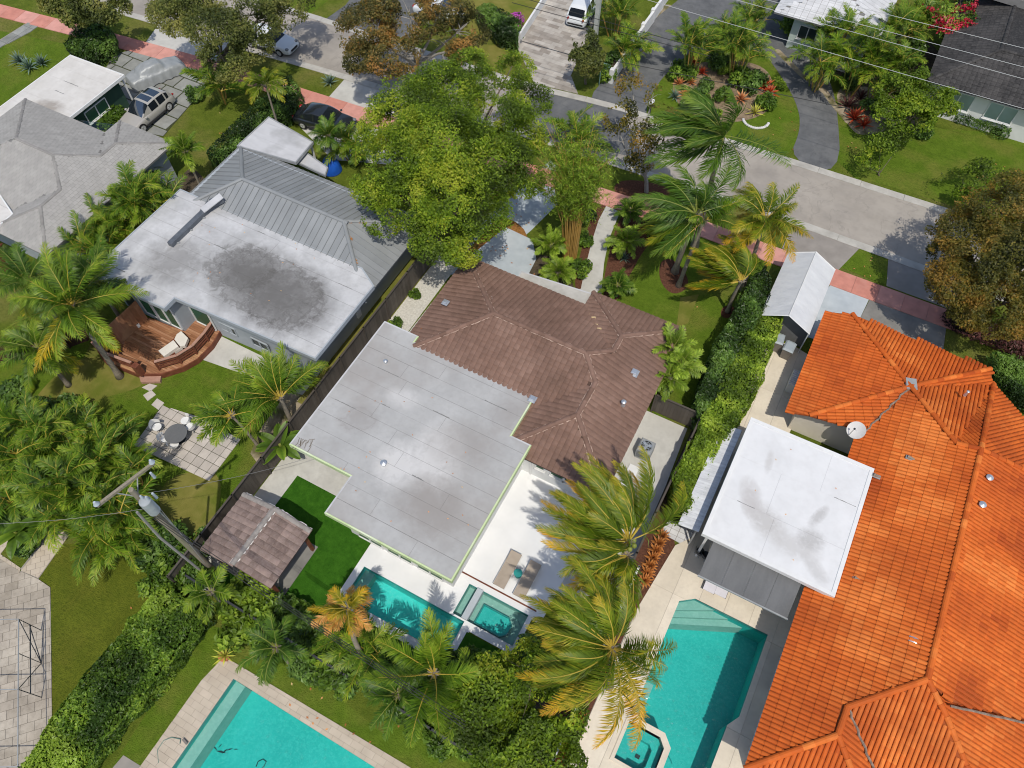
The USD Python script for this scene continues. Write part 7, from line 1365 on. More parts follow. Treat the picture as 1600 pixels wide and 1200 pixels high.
    for s in (-1, 1): A, B = wd([[-.42*h, s*(hw+.0), .30], [.44*h, s*(hw+.0), .30]]); MB().bar(A, B, 0.05, 0.14).build('sill', M['plastic_dark'], t)
    return t
def ground_heading(p, q): a, b = at(*p), at(*q); return math.atan2(b[1]-a[1], b[0]-a[0])
c_ = at(233, 184); car('parked_car', 'pale grey sport utility car with dark sunroof on the slab driveway', (c_[0], c_[1], 0.03), ground_heading((268, 160), (215, 205)), 'car_pale', 4.6, 1.88, 1.55, 'suv', True)
c_ = at(510, 197); car('parked_car', 'black car half hidden by small palms beside the grey house', (c_[0], c_[1], 0.03), 0.15, 'car_black', 4.7, 1.85, 1.48, 'saloon')
c_ = at(425, 72); car('parked_car', 'silver white car half under the olive tree in the street', (c_[0], c_[1], 0.03), 0.05, 'car_white', 4.6, 1.85, 1.5, 'saloon')
c_ = at(912, 22); car('parked_car', 'white sport utility car seen from behind on the paver driveway', (c_[0], c_[1], 0.03), math.radians(96), 'car_white', 4.6, 1.9, 1.65, 'suv')
c_ = at(690, 25); car('parked_car', 'white car glimpsed through the brown tree across the street', (c_[0], c_[1], 0.03), 0.1, 'car_white', 4.6, 1.85, 1.5, 'saloon')
# car under a silver cover
cc0 = at(247, 121); hd_ = ground_heading((212, 132), (281, 103)); tcv = thing('covered_car', 'car under a crumpled silver fabric cover on the slab driveway', 'car', (cc0[0], cc0[1], 0.03), None, math.degrees(hd_))
xs = np.linspace(-1, 1, 44); secs = []
hb = np.interp(xs, [-1, -.95, -.7, .0, .55, .9, 1], [.35, .78, .90, .90, .86, .70, .32]); hcab = np.interp(xs, [-.86, -.55, -.30, .05, .22, .52], [.3, 1.16, 1.36, 1.38, 1.28, .3]); wb = np.interp(xs, [-1, -.9, -.5, .5, .9, 1], [.62, .84, .92, .92, .84, .60])
yy = np.linspace(-1, 1, 25)
for x, h_, hc_, w_ in zip(xs, hb, hcab, wb):
    zb_ = h_*np.clip(1-np.abs(yy)**7, 0, 1)**0.35; zc_ = hc_*np.clip(1-np.abs(yy/0.80)**5, 0, 1)**0.5
    secs.append(np.c_[np.full(25, x*2.25), yy*w_*(1+0.04*(1-zb_/h_)), np.maximum(np.maximum(zb_, zc_), 0.10)])
V, F = loft(secs); V = np.array(V); fold = np.sin(V[:, 0]*9+4*fbm(V*1.3, 2, 9))*0.03*np.clip(1-V[:, 2]/0.9, 0, 1)
V += np.stack([fbm(V*[3.5, 5, 5]+k*17, 3, k+1)-0.5 for k in range(3)], 1)*[0.05, 0.10, 0.09]; V[:, 1] += fold*np.sign(V[:, 1])*2
ca, sa = math.cos(hd_), math.sin(hd_); V = np.c_[V[:, 0]*ca-V[:, 1]*sa, V[:, 0]*sa+V[:, 1]*ca, V[:, 2]]+[cc0[0], cc0[1], 0.03]
MB().add(V, F).build('cover', M['cover'], tcv, smooth=True)
for x in (-1.45, 1.4):
    for s in (-1, 1):
        A = np.array([x*ca-s*.5*sa, x*sa+s*.5*ca, .30])+[cc0[0], cc0[1], .03]; B = np.array([x*ca-s*.80*sa, x*sa+s*.80*ca, .30])+[cc0[0], cc0[1], .03]; MB().tube([A, B], 0.29, 14).build('wheel', M['rubber'], tcv, smooth=40)

# ---------------------------------------------------------------- bins, tent, dome, small equipment
def bin_(label, x, y, rz, body, lid, h=1.05):
    t = thing('wheeled_bin', label, 'bin', (x, y, 0.03)); b = MB(); w0, w1, d0, d1 = .24, .30, .26, .36
    ca, sa = math.cos(rz), math.sin(rz); R2 = lambda v: np.c_[np.array(v)[:, 0]*ca-np.array(v)[:, 1]*sa, np.array(v)[:, 0]*sa+np.array(v)[:, 1]*ca, np.array(v)[:, 2]]+[x, y, 0.03]
    V = R2([[-w0, -d0, .06], [w0, -d0, .06], [w0, d0, .06], [-w0, d0, .06], [-w1, -d1, h-.06], [w1, -d1, h-.06], [w1, d1, h-.06], [-w1, d1, h-.06]]); b.add(V, [[0, 3, 2, 1], [0, 1, 5, 4], [1, 2, 6, 5], [2, 3, 7, 6], [3, 0, 4, 7]]).build('body', M[body], t)
    V = R2([[-w1-.02, -d1-.03, h-.06], [w1+.02, -d1-.03, h-.06], [w1+.02, d1+.03, h-.05], [-w1-.02, d1+.03, h-.05], [-w1*.8, -d1*.8, h+.02], [w1*.8, -d1*.8, h+.02], [w1*.8, d1*.8, h+.03], [-w1*.8, d1*.8, h+.03]]); MB().add(V, [[4, 5, 6, 7], [0, 1, 5, 4], [1, 2, 6, 5], [2, 3, 7, 6], [3, 0, 4, 7]]).build('lid', M[lid], t)
    A, B = R2([[-w1*.8, d1+.07, h-.10], [w1*.8, d1+.07, h-.10]]); MB().tube([A, B], 0.025, 6).build('handle', M[lid], t)
    for s in (-1, 1): A, B = R2([[s*(w0-.02), d0+.03, .12], [s*(w0+.05), d0+.03, .12]]); MB().tube([A, B], 0.12, 10).build('wheel', M['rubber'], t)
bin_('grey lidded brown bin beside the tent, left of two', 1.62, 30.65, 0.1, 'bin_grey', 'bin_lid'); bin_('grey lidded brown bin beside the tent, right of two', 2.36, 30.4, -0.05, 'bin_grey', 'bin_lid')
q = at(152, 92); bin_('dark blue bin by the hedge behind the cream carport', q[0], q[1], 0.3, 'bin_blue', 'bin_blue')
tt = thing('garage_tent', 'white canvas garage tent with peaked roof on the driveway', 'tent', (1.6, 33.9, 0))
x0, x1, y0, y1, ze, zr_ = 0.12, 3.0, 31.0, 36.5, 2.0, 2.85; xm_ = (x0+x1)/2
for k in range(4):
    ya, yb = y0+(y1-y0)*k/4, y0+(y1-y0)*(k+1)/4-0.004
    MB().slab3([(x0-.05, ya, ze), (xm_, ya, zr_), (xm_, yb, zr_), (x0-.05, yb, ze)], 0.02).build('roof_panel', M['canvas_white'], tt); MB().slab3([(xm_, ya, zr_), (x1+.05, ya, ze), (x1+.05, yb, ze), (xm_, yb, zr_)], 0.02).build('roof_panel', M['canvas_white'], tt)
MB().bar((x0, y0, ze/2), (x0, y1, ze/2), 0.02, ze).build('side_wall', M['canvas_white'], tt); MB().bar((x1, y0, ze/2), (x1, y1, ze/2), 0.02, ze).build('side_wall', M['canvas_white'], tt)
for y in (y1,): MB().add([(x0, y, 0), (x1, y, 0), (x1, y, ze), (xm_, y, zr_-.02), (x0, y, ze)], [[0, 1, 2], [0, 2, 4], [2, 3, 4]]).build('end_wall', M['canvas_white'], tt)
MB().add([(x0, y0+.5, 0), (x1, y0+.5, 0), (x1, y0+.5, ze), (xm_, y0+.5, zr_-.03), (x0, y0+.5, ze)], [[2, 1, 0], [4, 2, 0], [4, 3, 2]]).build('end_wall', M['canvas_grey'], tt)
fr_ = MB(); fr_.tube([(x0-.05, y0, ze), (xm_, y0, zr_), (x1+.05, y0, ze)], 0.035, 6); fr_.tube([(x0-.05, y1, ze), (xm_, y1, zr_), (x1+.05, y1, ze)], 0.035, 6); fr_.tube([(xm_, y0, zr_+.01), (xm_, y1, zr_+.01)], 0.03, 6)
for x in (x0, x1): fr_.tube([(x, y0, 0), (x, y0, ze)], 0.03, 6)
fr_.build('frame', M['white_paint'], tt, smooth=50)
dq = at(519, 266); td = thing('fabric_dome', 'bright blue fabric dome shelter at the grey house corner', 'dome', (dq[0], dq[1], 0))
sp = trimesh.creation.icosphere(subdivisions=3); v = np.array(sp.vertices); v = v*[0.68, 0.68, 1.25]; v[:, 2] = np.maximum(v[:, 2], 0.0)
MB().add(v+[dq[0], dq[1], 0], sp.faces).build('cover', M['blue'], td, smooth=35); MB().tube([(dq[0]+0.69*math.cos(a), dq[1]+0.69*math.sin(a), 0.04) for a in np.linspace(0, 6.3, 26)], 0.04, 6).build('rim', M['bin_blue'], td)
ac = thing('air_conditioner', 'grey air conditioner unit with fan grille on the concrete side yard', 'air conditioner', (-2.55, 20.35, 0))
MB().chbox((-2.55, 20.35, 0.52), (0.82, 0.82, 0.95), 0.06).build('casing', M['grey_metal'], ac)
for k in range(9): MB().box((-2.55, 20.35-.40, 0.2+k*.075), (0.74, 0.035, 0.02)).build('louvre', M['dark_metal'], ac)
MB().disc((-2.55, 20.35), 0.33, 0.99, 1.003, 20).build('fan_well', M['dark_metal'], ac)
g_ = MB(); [g_.tube([(-2.55+r*math.cos(a), 20.35+r*math.sin(a), 1.03) for a in np.linspace(0, 2*math.pi, 17)], 0.012, 4) for r in (0.1, 0.2, 0.31)]; [g_.bar((-2.55, 20.35, 1.03), (-2.55+.33*math.cos(a), 20.35+.33*math.sin(a), 1.03), 0.015, 0.015) for a in np.arange(0, 6.28, 0.785)]; g_.build('grille', M['bin_lid'], ac)
f_ = MB(); [f_.box((-2.55+.15*math.cos(a), 20.35+.15*math.sin(a), 1.01), (0.26, 0.13, 0.012), a) for a in (0.4, 2.5, 4.6)]; f_.build('fan_blade', M['steel'], ac)
MB().box((-2.7, 18.6, 0.06), (0.55, 1.6, 0.10)).build('concrete_step', M['white_paint'], label='white step along the wall below the right eave of the brown roof', cat='step')
# satellite dish
dd_ = at(1338, 672, 3.5); ds = thing('satellite_dish', 'round pale satellite dish at the notch of the orange roof', 'satellite dish', (dd_[0], dd_[1], 2.6))
n_ = np.array([-0.25, -0.35, 0.9]); n_ /= np.linalg.norm(n_); s_ = np.cross(n_, [0, 0, 1.0]); s_ /= np.linalg.norm(s_); u_ = np.cross(s_, n_); V, F = [dd_-n_*0.12], []
for j, r in enumerate((0.16, 0.32, 0.47)):
    for k in range(20): a = k*math.pi/10; V.append(dd_+s_*r*math.cos(a)+u_*r*math.sin(a)+n_*(-0.12+0.5*r*r))
for k in range(20):
    F.append([0, 1+k, 1+(k+1) % 20])
for j in range(2):
    for k in range(20): a = 1+j*20+k; b = 1+j*20+(k+1) % 20; F += [[a, a+20, b+20], [a, b+20, b]]
MB().add(V, F).build('reflector', M['hut_roof'], ds, smooth=True); MB().tube([dd_-n_*0.12, dd_+[0, 0.1, -0.9]], 0.03, 6).build('mast', M['grey_metal'], ds); MB().tube([dd_-u_*0.45, dd_+n_*0.45-u_*0.1], 0.015, 5).ico(dd_+n_*0.45-u_*0.1, (0.06, 0.06, 0.06), 1).build('feed_arm', M['dark_metal'], ds)
lb_ = thing('storage_box', 'white corrugated box in the shade of the orange roof eave', 'box', at(1236, 603)); q = at(1236, 603)
MB().chbox((q[0], q[1], .45), (0.5, 1.15, 0.9), 0.04).build('casing', M['white_paint'], lb_)
for k in range(8): MB().box((q[0]-.02, q[1]-.5+k*.14, .92), (0.46, 0.05, 0.03)).build('rib', M['hut_roof'], lb_)

# ---------------------------------------------------------------- loungers, table, chairs
def lounger(label, c, rz, mtl, L_=1.9, W_=0.62, back=0.0, grp=None):
    t = thing('sun_lounger', label, 'sun lounger', c, grp, math.degrees(rz)); ca, sa = math.cos(rz), math.sin(rz)
    w = lambda x, y, z: (c[0]+x*ca-y*sa, c[1]+x*sa+y*ca, c[2]+z)
    n = 2
    MB().bar(w(-L_/2, 0, .28), w(L_*0.15, 0, .28), W_, 0.05).build('seat', M[mtl], t); MB().bar(w(L_*0.155, 0, .285), w(L_/2, 0, .285+back), W_, 0.05).build('backrest', M[mtl], t)
    for s in (-1, 1): MB().bar(w(-L_/2, s*W_/2, .25), w(L_/2, s*W_/2, .25), 0.04, 0.06).build('rail', M['white_paint'] if mtl != 'lounger_white' else M['dark_metal'], t)
    for x in (-.42, .42):
        for s in (-1, 1): MB().bar(w(x*L_, s*W_*.45, 0), w(x*L_, s*W_*.45, .25), 0.04, 0.04, up=(1, 0, 0)).build('leg', M['white_paint'] if mtl != 'lounger_white' else M['dark_metal'], t)
    return t
lounger('beige sun lounger on the white patio, left of the teal table', (-6.07, 10.9, 0.02), math.pi/2, 'beige', 1.95, 0.62, 0.12); lounger('beige sun lounger under palm fronds, right of the teal table', (-4.95, 10.9, 0.02), math.pi/2, 'beige', 1.95, 0.62, 0.12)
ta = thing('side_table', 'small round teal side table between the beige loungers', 'side table', (-5.5, 10.95, 0)); MB().disc((-5.5, 10.95), 0.22, .43, .46, 18).build('top', M['teal'], ta); MB().tube([(-5.5, 10.95, .02), (-5.5, 10.95, .2), (-5.5, 10.95, .43)], [0.16, 0.08, 0.14], 12).build('stem', M['teal'], ta)
for k, (px, py, lab) in enumerate(((1110, 915, 'lilac white lounger under the grey awning edge, left of two'), (1128, 922, 'lilac white lounger under the grey awning edge, right of two'))):
    q = at(px, py, 0.25); lounger(lab, (q[0], q[1]+0.45, 0.03), math.pi/2, 'lounger_white', 1.6, 0.58, 0.05)
st = at(772, 923); MB().box((-6.0, 9.78, 0.035), (4.3, 0.07, 0.03)).build('deck_trim', M['rail_wood'], label='thin red brown trim strip across the white patio before the spa', cat='trim')
def patio_chair(label, c, rz, mtl='white_paint', rr_=0.30):
    t = thing('patio_chair', label, 'chair', c, None, math.degrees(rz)); ca, sa = math.cos(rz), math.sin(rz); w = lambda x, y, z: (c[0]+x*ca-y*sa, c[1]+x*sa+y*ca, c[2]+z)
    MB().tube([w(0, 0, .38), w(0, 0, .43)], [rr_*0.8, rr_*0.85], 14).build('seat', M[mtl], t)
    V = []; 
    for k in range(9):
        a = -1.3+2.6*k/8; V += [w(-rr_*math.cos(a), rr_*math.sin(a), .43), w(-rr_*1.15*math.cos(a), rr_*1.15*math.sin(a), .85-.2*abs(a)/1.3)]
    F = [[2*k, 2*k+1, 2*k+3, 2*k+2] for k in range(8)]; MB().add(V, F).add(np.array(V)+[0, 0, .001], [f[::-1] for f in F]).build('backrest', M[mtl], t, smooth=True)
    for k in range(4): a = .785+k*1.57; MB().tube([w(rr_*.9*math.cos(a), rr_*.9*math.sin(a), 0), w(rr_*.5*math.cos(a), rr_*.5*math.sin(a), .38)], 0.018, 5).build('leg', M['grey_metal'], t)
tq = at(275, 678, 0.7); tb_ = thing('patio_table', 'dark round glass table on the paver terrace', 'table', (tq[0], tq[1], 0.05)); MB().disc((tq[0], tq[1]), 0.62, .72, .75, 24).build('top', M['canvas_grey'], tb_); MB().tube([(tq[0], tq[1], .05), (tq[0], tq[1], .72)], 0.05, 8).build('stem', M['dark_metal'], tb_); MB().disc((tq[0], tq[1]), 0.3, .05, .08, 16).build('foot', M['dark_metal'], tb_)
for px, py, a, lab in ((246, 668, -0.2, 'white tub chair on the paver terrace, uppermost left of the dark table'), (259, 686, 0.7, 'white tub chair directly left below the dark table'), (273, 695, 1.5, 'white tub chair lowest at the dark table'), (298, 667, 3.4, 'white tub chair right of the dark table under palm fronds'), (290, 658, 4.0, 'white tub chair above the dark table')):
    q = at(px, py, .4); patio_chair(lab, (q[0], q[1], 0.05), a)
for px, py, lab, r_ in ((1094, 862, 'dark wire chair under the canopy corner, left', .26), (1103, 868, 'dark wire chair under the canopy corner, right', .26)):
    q = at(px, py, .4); patio_chair(lab, (q[0], q[1], 0.03), 1.0, 'dark_metal', r_)
# potted plant
q = at(354, 1028); tp = thing('plant_pot', 'terracotta pot at the corner of the bright pool deck', 'pot', (q[0], q[1], 0)); MB().tube([(q[0], q[1], 0), (q[0], q[1], .36), (q[0], q[1], .42)], [0.17, 0.24, 0.27], 14).build('pot', M['terracotta'], tp, smooth=40); MB().disc((q[0], q[1]), 0.22, .36, .40, 12).build('soil', M['soil'], tp)
MB().tube([at(248, 1192, .03), at(246, 1172, .03), at(256, 1157, .03), at(268, 1152, .05), at(282, 1155, .1), at(281, 1162, .1)], 0.022, 5).build('garden_hose', M['green_metal'], smooth=True, label='thin green garden hose curling from the lawn to the bright pool edge', cat='hose')
MB().bar(at(286, 1155, .10), at(292, 1162, .12), 0.1, 0.12).build('skimmer_lid', M['bin_grey'], label='small brown skimmer fitting on the bright pool coping', cat='pool fitting')
for px, py, r_, lab in ((748, 1046, .40, 'round pale cut tree stump below the spa corner'), (800, 1052, .36, 'second pale tree stump right of the first, partly under leaves')):
    q = at(px, py, .3); t_ = thing('tree_stump', lab, 'tree stump', (q[0], q[1], 0)); MB().tube([(q[0], q[1], 0), (q[0], q[1], .55)], [r_*1.15, r_], 16).build('wood', M['pole_wood'], t_, smooth=40); MB().disc((q[0], q[1]), r_*0.9, .55, .56, 14).build('cut_face', M['sand'], t_)

# ---------------------------------------------------------------- timber deck and its furniture
deckp = Polygon(at2([(153, 548), (163, 563), (216, 584), (253, 583), (285, 573), (308, 560), (330, 538), (346, 512), (334, 499), (310, 494), (288, 518), (233, 497), (186, 541)], 0.45))
dk = thing('timber_deck', 'red brown timber deck with curved edge against the grey house', 'deck', (-31.5, 13.3, 0))
x0_, y0_, x1_, y1_ = deckp.bounds; rrd = np.random.default_rng(81)
for k in range(int((y1_-y0_)/0.14)+1):
    qs = sbox(x0_-1, y0_+k*0.14+0.006, x1_+1, y0_+(k+1)*0.14-0.006).intersection(deckp)
    for q_ in getattr(qs, 'geoms', [qs]):
        if q_.geom_type == 'Polygon' and q_.area > 0.01:
            bx = q_.bounds; cuts = [bx[0]]+sorted(rrd.uniform(bx[0], bx[2], int((bx[2]-bx[0])/2.2)))+[bx[2]]
            for a_, b_ in zip(cuts[:-1], cuts[1:]):
                pc_ = q_.intersection(sbox(a_+.003, bx[1]-1, b_-.003, bx[3]+1))
                if not pc_.is_empty and pc_.area > 0.005: MB().prism(pc_, 0.41, 0.45, np.clip(rrd.random(), 0, 1)).build('plank', M['deck_wood'], dk, tone=True)
MB().prism(deckp.buffer(0.05).difference(deckp.buffer(-0.02)), 0.02, 0.44).build('skirt', M['rail_wood'], dk)
def railing(label, px, n_post):
    w = [np.array([*at(x, y, 0.45)]) for x, y in px]; ls = LineString([tuple(p_[:2]) for p_ in w]); t = thing('deck_railing', label, 'railing', (*ls.centroid.coords[0], 0.45)); n = len(w)
    for i in range(n-1):
        a, b = w[i], w[i+1]
        for z in (.22, .42, .62): MB().bar(a+[0, 0, z], b+[0, 0, z], 0.035, 0.09).build('slat', M['rail_wood'], t)
        MB().bar(a+[0, 0, .86], b+[0, 0, .86], 0.16, 0.04).build('cap_rail', M['rail_cap'], t)
        sd = np.cross(b-a, [0, 0, 1.0]); sd /= np.linalg.norm(sd); MB().bar(a-sd*0.28+[0, 0, .42], b-sd*0.28+[0, 0, .42], 0.30, 0.04).build('bench', M['deck_wood'], t)
    for p_ in w: MB().bar(p_, p_+[0, 0, .86], 0.10, 0.10, up=(1, 0, 0)).build('post', M['rail_wood'], t)
railing('curved timber railing with bench on the right side of the deck', [(250, 578), (284, 568), (308, 553), (326, 533), (341, 511)], 5); railing('timber railing with bench on the left front of the deck', [(154, 547), (168, 562), (214, 579)], 3)
MB().chbox(at(346, 508, 0.9), (0.45, 0.35, 0.9), 0.03).build('railing_end_box', M['rail_wood'], label='boxy end post of the curved railing by the house', cat='post')
q = at(216, 577, 0.9); MB().chbox(q, (0.35, 0.35, 0.95), 0.03).build('railing_end_box', M['rail_wood'], label='boxy end post of the left railing beside the deck opening', cat='post')
MB().prism(at2([(217, 586), (252, 585), (250, 596), (220, 597)], .22), 0.02, 0.22).build('deck_step', M['rail_cap'], label='single timber step at the deck opening', cat='step')
ws = thing('privacy_screen', 'tall brown timber screen on the left side of the deck', 'screen', at(209, 519, 1)); a_, b_ = at(231, 498, .45), at(184, 542, .45); nn = int(np.linalg.norm(b_-a_)/0.3)
for k in range(nn): A = a_+(b_-a_)*k/nn; B = a_+(b_-a_)*(k+.985)/nn; MB().bar((A+[0, 0, .9]), (B+[0, 0, .9]), 0.05, 1.8, rrd.random()).build('panel', M['deck_wood'], ws, tone=True)
so_ = thing('outdoor_sofa', 'cream cushioned corner seat on the timber deck', 'sofa', at(270, 538, .6))
for px in ([(247, 548), (256, 557), (279, 541), (271, 531)], [(258, 560), (263, 556), (286, 541), (281, 543)], [(272, 530), (281, 541), (289, 540), (294, 528), (283, 517), (276, 522)]):
    w = at2(px, .85); MB().prism(Polygon(w).buffer(-0.01), 0.62, 0.85).build('cushion', M['cushion'], so_)
w = at2([(248, 549), (259, 561), (287, 541), (294, 528), (284, 517)], .62); MB().prism(Polygon(w).buffer(0), 0.45, 0.60).build('frame', M['rail_wood'], so_)
for px, py, lab in ((215, 508, 'small white lantern against the deck screen'),): q = at(px, py, .6); t_ = thing('lantern', lab, 'lantern', (q[0], q[1], .45)); MB().chbox((q[0], q[1], .60), (0.18, 0.18, 0.30), 0.03).build('body', M['white_paint'], t_); MB().tube([(q[0], q[1], .75), (q[0], q[1], .84)], [0.10, 0.02], 8).build('cap', M['dark_metal'], t_)
# ---------------------------------------------------------------- pavilion with tiled gable roof
sh = thing('pavilion', 'small open pavilion with brown tiled gable roof on the turf', 'pavilion', (-17.2, 5.8, 0)); rrh = np.random.default_rng(85)
xr, ya, yb, xl, xg, zE, zR = -17.2, 4.2, 7.4, -19.3, -15.15, 2.45, 3.0
planes_h = [[(xl, ya, zE), (xr, ya, zR), (xr, yb, zR), (xl, yb, zE)], [(xr, ya, zR), (xg, ya, zE), (xg, yb, zE), (xr, yb, zR)]]
m_ = MB(); [m_.slab3(q_, 0.10) for q_ in planes_h]; rh = m_.build('roof', M['brown_under'], sh)
tl = []
for q_ in planes_h: tl += tile_list(q_, 0.33, 0.38, 'wave', rrh, lift=0.035)
put_tiles(rh, 'roof_tile', tl, 'shed_tile', 300, 0.2)
caps(rh, 'ridge_tile', [((xr, ya, zR), (xr, yb, zR)), ((xl, yb, zE), (xr, yb, zR)), ((xg, yb, zE), (xr, yb, zR))], 0.13, 0.4, 'shed_grey', rrh, mortar='white_mortar')
for x in (xl+.35, xg-.35):
    for y in (ya+.25, yb-.25): MB().box((x, y, 1.2), (0.16, 0.16, 2.4)).build('post', M['rail_wood'], sh)
MB().bar((xg-.12, ya, zE-.17), (xg-.12, yb, zE-.17), 0.08, 0.2).build('beam', M['rail_wood'], sh); MB().box((-17.3, 5.8, 0.03), (3.9, 3.2, 0.05)).build('floor', M['stained_concrete'], sh); MB().bar((xl+.2, ya+.1, 1.2), (xl+.2, yb-.1, 1.2), 0.08, 2.3).build('back_wall', M['fence_wood'], sh)
# ---------------------------------------------------------------- utility pole, wires
tp_ = at(204, 765, 10.0); pb_ = np.array([tp_[0], tp_[1], 0]); up = thing('utility_pole', 'leaning looking wooden utility pole with crossarm and grey transformer', 'utility pole', pb_)
MB().tube([pb_-[0, 0, .3], pb_+[0, 0, 5], tp_], [0.165, 0.14, 0.115], 12).build('pole', M['pole_wood'], up, smooth=40)
ca0, ca1 = at(151, 791, 9.95), at(241, 723, 9.95); cr_ = MB().bar(ca0+[0, 0, .0], ca1, 0.12, 0.14).build('crossarm', M['pole_wood'], up)
for p_ in (ca0+(ca1-ca0)*.02, ca0+(ca1-ca0)*.98): MB().tube([p_+[0, 0, .05], p_+[0, 0, .12], p_+[0, 0, .2], p_+[0, 0, .32]], [0.05, 0.13, 0.09, 0.05], 10).build('insulator', M['insulator'], up, smooth=50)
for s in (.3, .7): MB().bar(ca0+(ca1-ca0)*s, tp_-[0, 0, .7], 0.04, 0.03).build('brace', M['grey_metal'], up)
tr = at(233, 790, 8.9); trp = MB().tube([tr-[0, 0, .55], tr+[0, 0, .38], tr+[0, 0, .46], tr+[0, 0, .50]], [0.25, 0.25, 0.235, 0.1], 18).build('transformer', M['transformer'], up, smooth=40)
MB().bar(tr-[0, 0, .1], tp_-[0, 0, 1.2], 0.1, 0.25).build('bracket', M['grey_metal'], trp)
for dx, dy in ((-.12, .05), (.1, .12)): MB().tube([tr+[dx, dy, .48], tr+[dx, dy, .58], tr+[dx, dy, .75]], [0.06, 0.07, 0.04], 8).build('bushing', M['insulator'], trp, smooth=50)
for px, py, z in ((238, 742, 9.3), (241, 774, 9.0)): MB().tube([at(px, py, z)-[0, 0, .25], at(px, py, z)+[0, 0, .2]], [0.07, 0.05], 8).build('cutout_fuse', M['insulator'], up, smooth=50)
# second leaning pole/guy beside it and the black cables
gy = thing('guy_wire', 'dark braced cable running down beside the wooden pole', 'cable', at(260, 850, 2)); MB().tube([at(214, 800, 8.0), at(250, 840, 5.5), at(330, 905, 0.5)], 0.06, 6).build('cable', M['wire_mid'], gy); MB().tube([at(240, 790, 8.5), at(300, 850, 3)], 0.03, 5).build('conduit', M['grey_metal'], gy)
def wire(label, a, b, sag, r, mtl, n=14, group=None, name='overhead_wire'):
    a, b = np.array(a), np.array(b); u = np.linspace(0, 1, n)[:, None]; p_ = a+(b-a)*u-np.array([0, 0, 1.0])*sag*4*u*(1-u)
    MB().tube(p_, r, 5).build(name, M[mtl], smooth=True, label=label, cat='wire', group=group)
for k, (p_, q_, lab) in enumerate((((1130, -41), (1700, 100), 'pale overhead wire highest across the top right roofs'), ((1180, -5), (1700, 131), 'pale overhead wire second from the top over the charcoal roof'), ((1100, -14), (1700, 151), 'pale overhead wire third from the top crossing the white roof'), ((950, -18), (1700, 199), 'pale overhead wire lowest, over the driveway and green tree'))):
    wire(lab, at(*p_, 9.5), at(*q_, 9.5), 0.0, 0.015, 'wire_light')
for p_, q_, lab in (((800, 4), (1110, 88), 'dark cable crossing the paver and circular driveways, upper'), ((800, -8), (1110, 80), 'thin dark cable just above another over the paver driveway'), ((960, 95), (1330, 170), 'dark cable sagging over the island and right driveway arm')):
    wire(lab, at(*p_, 7.5), at(*q_, 7.5), 0.0, 0.02, 'wire_dark')
for k, (p_, q_, z0, z1, lab) in enumerate((((236, 800), (424, 927), 7.6, 5.5, 'a'), ((430, 931), (728, 1128), 5.5, 5.5, 'b'))):
    for j in range(3):
        nm = ('uppermost', 'middle', 'lowest')[j]; seg = 'from the wooden pole past the pavilion' if k == 0 else 'over the bottom garden shrubs'
        wire(f'black service cable {seg}, {nm} of three', at(p_[0]+j*2, p_[1]+j*5, z0), at(q_[0]-j*1, q_[1]+j*5, z1), 0.15, 0.017, 'wire_dark')
wire('thin grey wire from the pole to the grey flat roofed house', at(232, 770, 9.0), at(480, 716, 3.4), 0.3, 0.010, 'wire_mid'); wire('grey wire running right of the pole down to the pavilion', at(246, 790, 8.6), at(320, 880, 3.2), 0.2, 0.014, 'wire_mid'); wire('thin grey wire leaving the pole towards the left garden', at(224, 795, 8.4), at(0, 818, 6.0), 0.25, 0.010, 'wire_mid')
cp = at(936, 0, 4.0); q = at(931, 62, 1.2); pbase = np.array([cp[0], cp[1], 0]); cpo = thing('concrete_pole', 'square concrete utility pole beside the small green tree at the top', 'utility pole', pbase); MB().bar(pbase, pbase+[0, 0, 10.5], 0.32, 0.32, up=(0, 1, 0)).build('pole', M['pole_conc'], cpo); MB().chbox(pbase+[0, 0, .1], (0.5, 0.5, 0.2), 0.04).build('footing', M['concrete'], cpo)
q = at(936, 133); gp_ = thing('sign_post', 'slim green metal post on the verge below the small tree', 'post', q); MB().tube([q, q+[0, 0, 2.0]], 0.045, 7).build('post', M['green_metal'], gp_); MB().box(q+[0.0, 0, 1.85], (0.28, 0.03, 0.4)).build('plate', M['green_metal'], gp_)
q = at(945, 118); ub = thing('utility_box', 'green utility cabinet behind the slim post', 'cabinet', q); MB().chbox(q+[0, 0, .45], (0.7, 0.6, 0.9), 0.05).build('casing', M['green_metal'], ub); MB().box(q+[0, -.31, .45], (0.55, 0.02, 0.7)).build('door', M['green_metal'], ub)
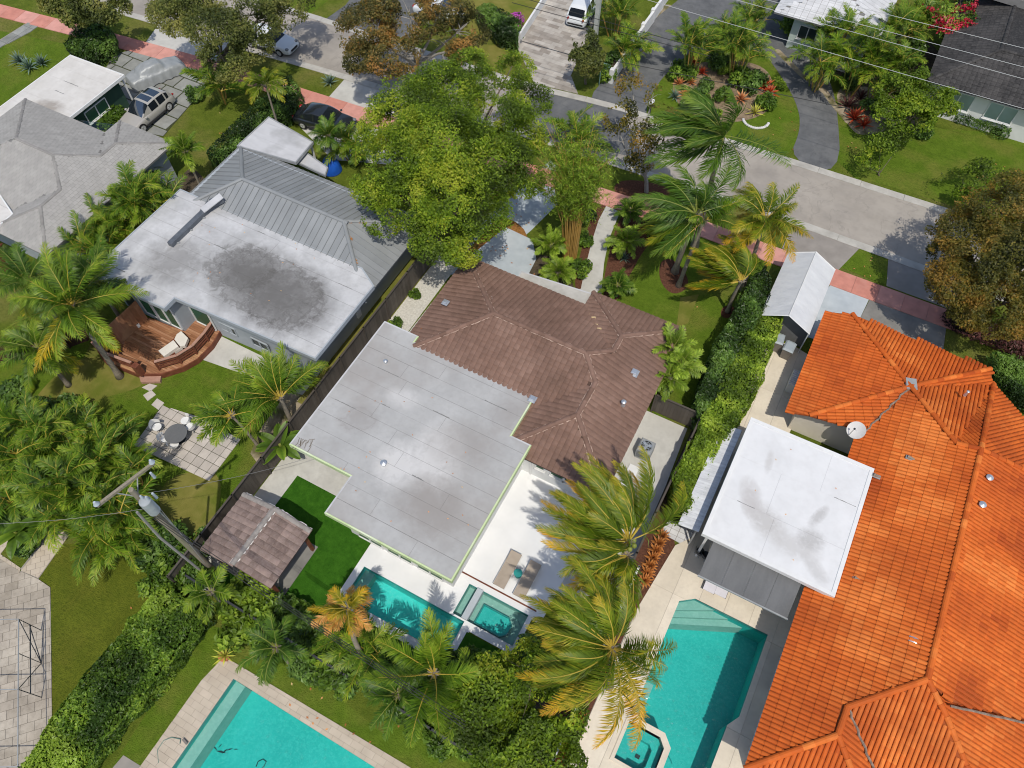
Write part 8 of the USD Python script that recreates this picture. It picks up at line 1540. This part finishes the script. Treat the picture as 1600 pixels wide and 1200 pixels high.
q = at(1015, 178); lbx = thing('letter_box', 'white letterbox on a dark post by the circular driveway', 'letterbox', q); MB().box(q+[0, 0, .5], (0.1, 0.1, 1.0)).build('post', M['dark_metal'], lbx); MB().chbox(q+[0, 0, 1.1], (0.28, 0.5, 0.26), 0.06).build('box', M['white_paint'], lbx)
for i in range(17):
    a = 2.6+i*0.17; q = at(1181, 188)+[0.95*math.cos(a+1.0), 0.95*math.sin(a+1.0), 0]; MB().ico(q+[0, 0, .06], (0.12, 0.10, 0.09), 1, jitter=0.6, seed=i).build('border_rock', M['rock'], smooth=True, label=f'{ORD[i]} white rock from the left in the curved island border', cat='rock', group='white border rocks')
# ---------------------------------------------------------------- bare pool-screen frame, bottom left
sf = thing('screen_frame', 'bare grey metal enclosure frame standing on the grey paver terrace', 'frame', at(40, 1020)); f0, f1, fh = at(65, 985), at(66, 1090), 2.05
P_ = [f0, f1, f1+(f1-f0)*1.0, f0+(f0-f1)*-0.0]
tops = [f0+[0, 0, fh], f1+[0, 0, fh], f1+(f1-f0)+[0, 0, fh]]
for b0_, t0_ in zip((f0, f1, f1+(f1-f0)), tops): MB().bar(b0_, t0_, 0.035, 0.035, up=(1, 0, 0)).build('post', M['dark_metal'], sf)
MB().bar(tops[0], tops[2], 0.035, 0.035).build('top_beam', M['grey_metal'], sf)
w_ = at(0, 968, fh)-tops[0]; w_ = w_/np.linalg.norm(w_)
for t0_ in tops: MB().bar(t0_, t0_+w_*6, 0.035, 0.035).build('roof_beam', M['grey_metal'], sf)
mid_ = (f0+f1)/2
MB().bar(f0+[0, 0, fh*.55], mid_+[0, 0, .05], 0.035, 0.035).build('brace', M['dark_metal'], sf); MB().bar(f0+[0, 0, fh], (f0*.5+f1*.5)+[0, 0, fh*.0+.05], 0.03, 0.03).build('brace', M['dark_metal'], sf); MB().bar(f1+[0, 0, fh], mid_+[0, 0, .05], 0.03, 0.03).build('brace', M['dark_metal'], sf)
MB().bar((f0+[0, 0, fh*.5]), (f1+[0, 0, fh*.5]), 0.035, 0.035).build('mid_rail', M['dark_metal'], sf)
MB().bar(mid_, mid_+[0, 0, fh], 0.03, 0.03, up=(1, 0, 0)).build('post', M['dark_metal'], sf)
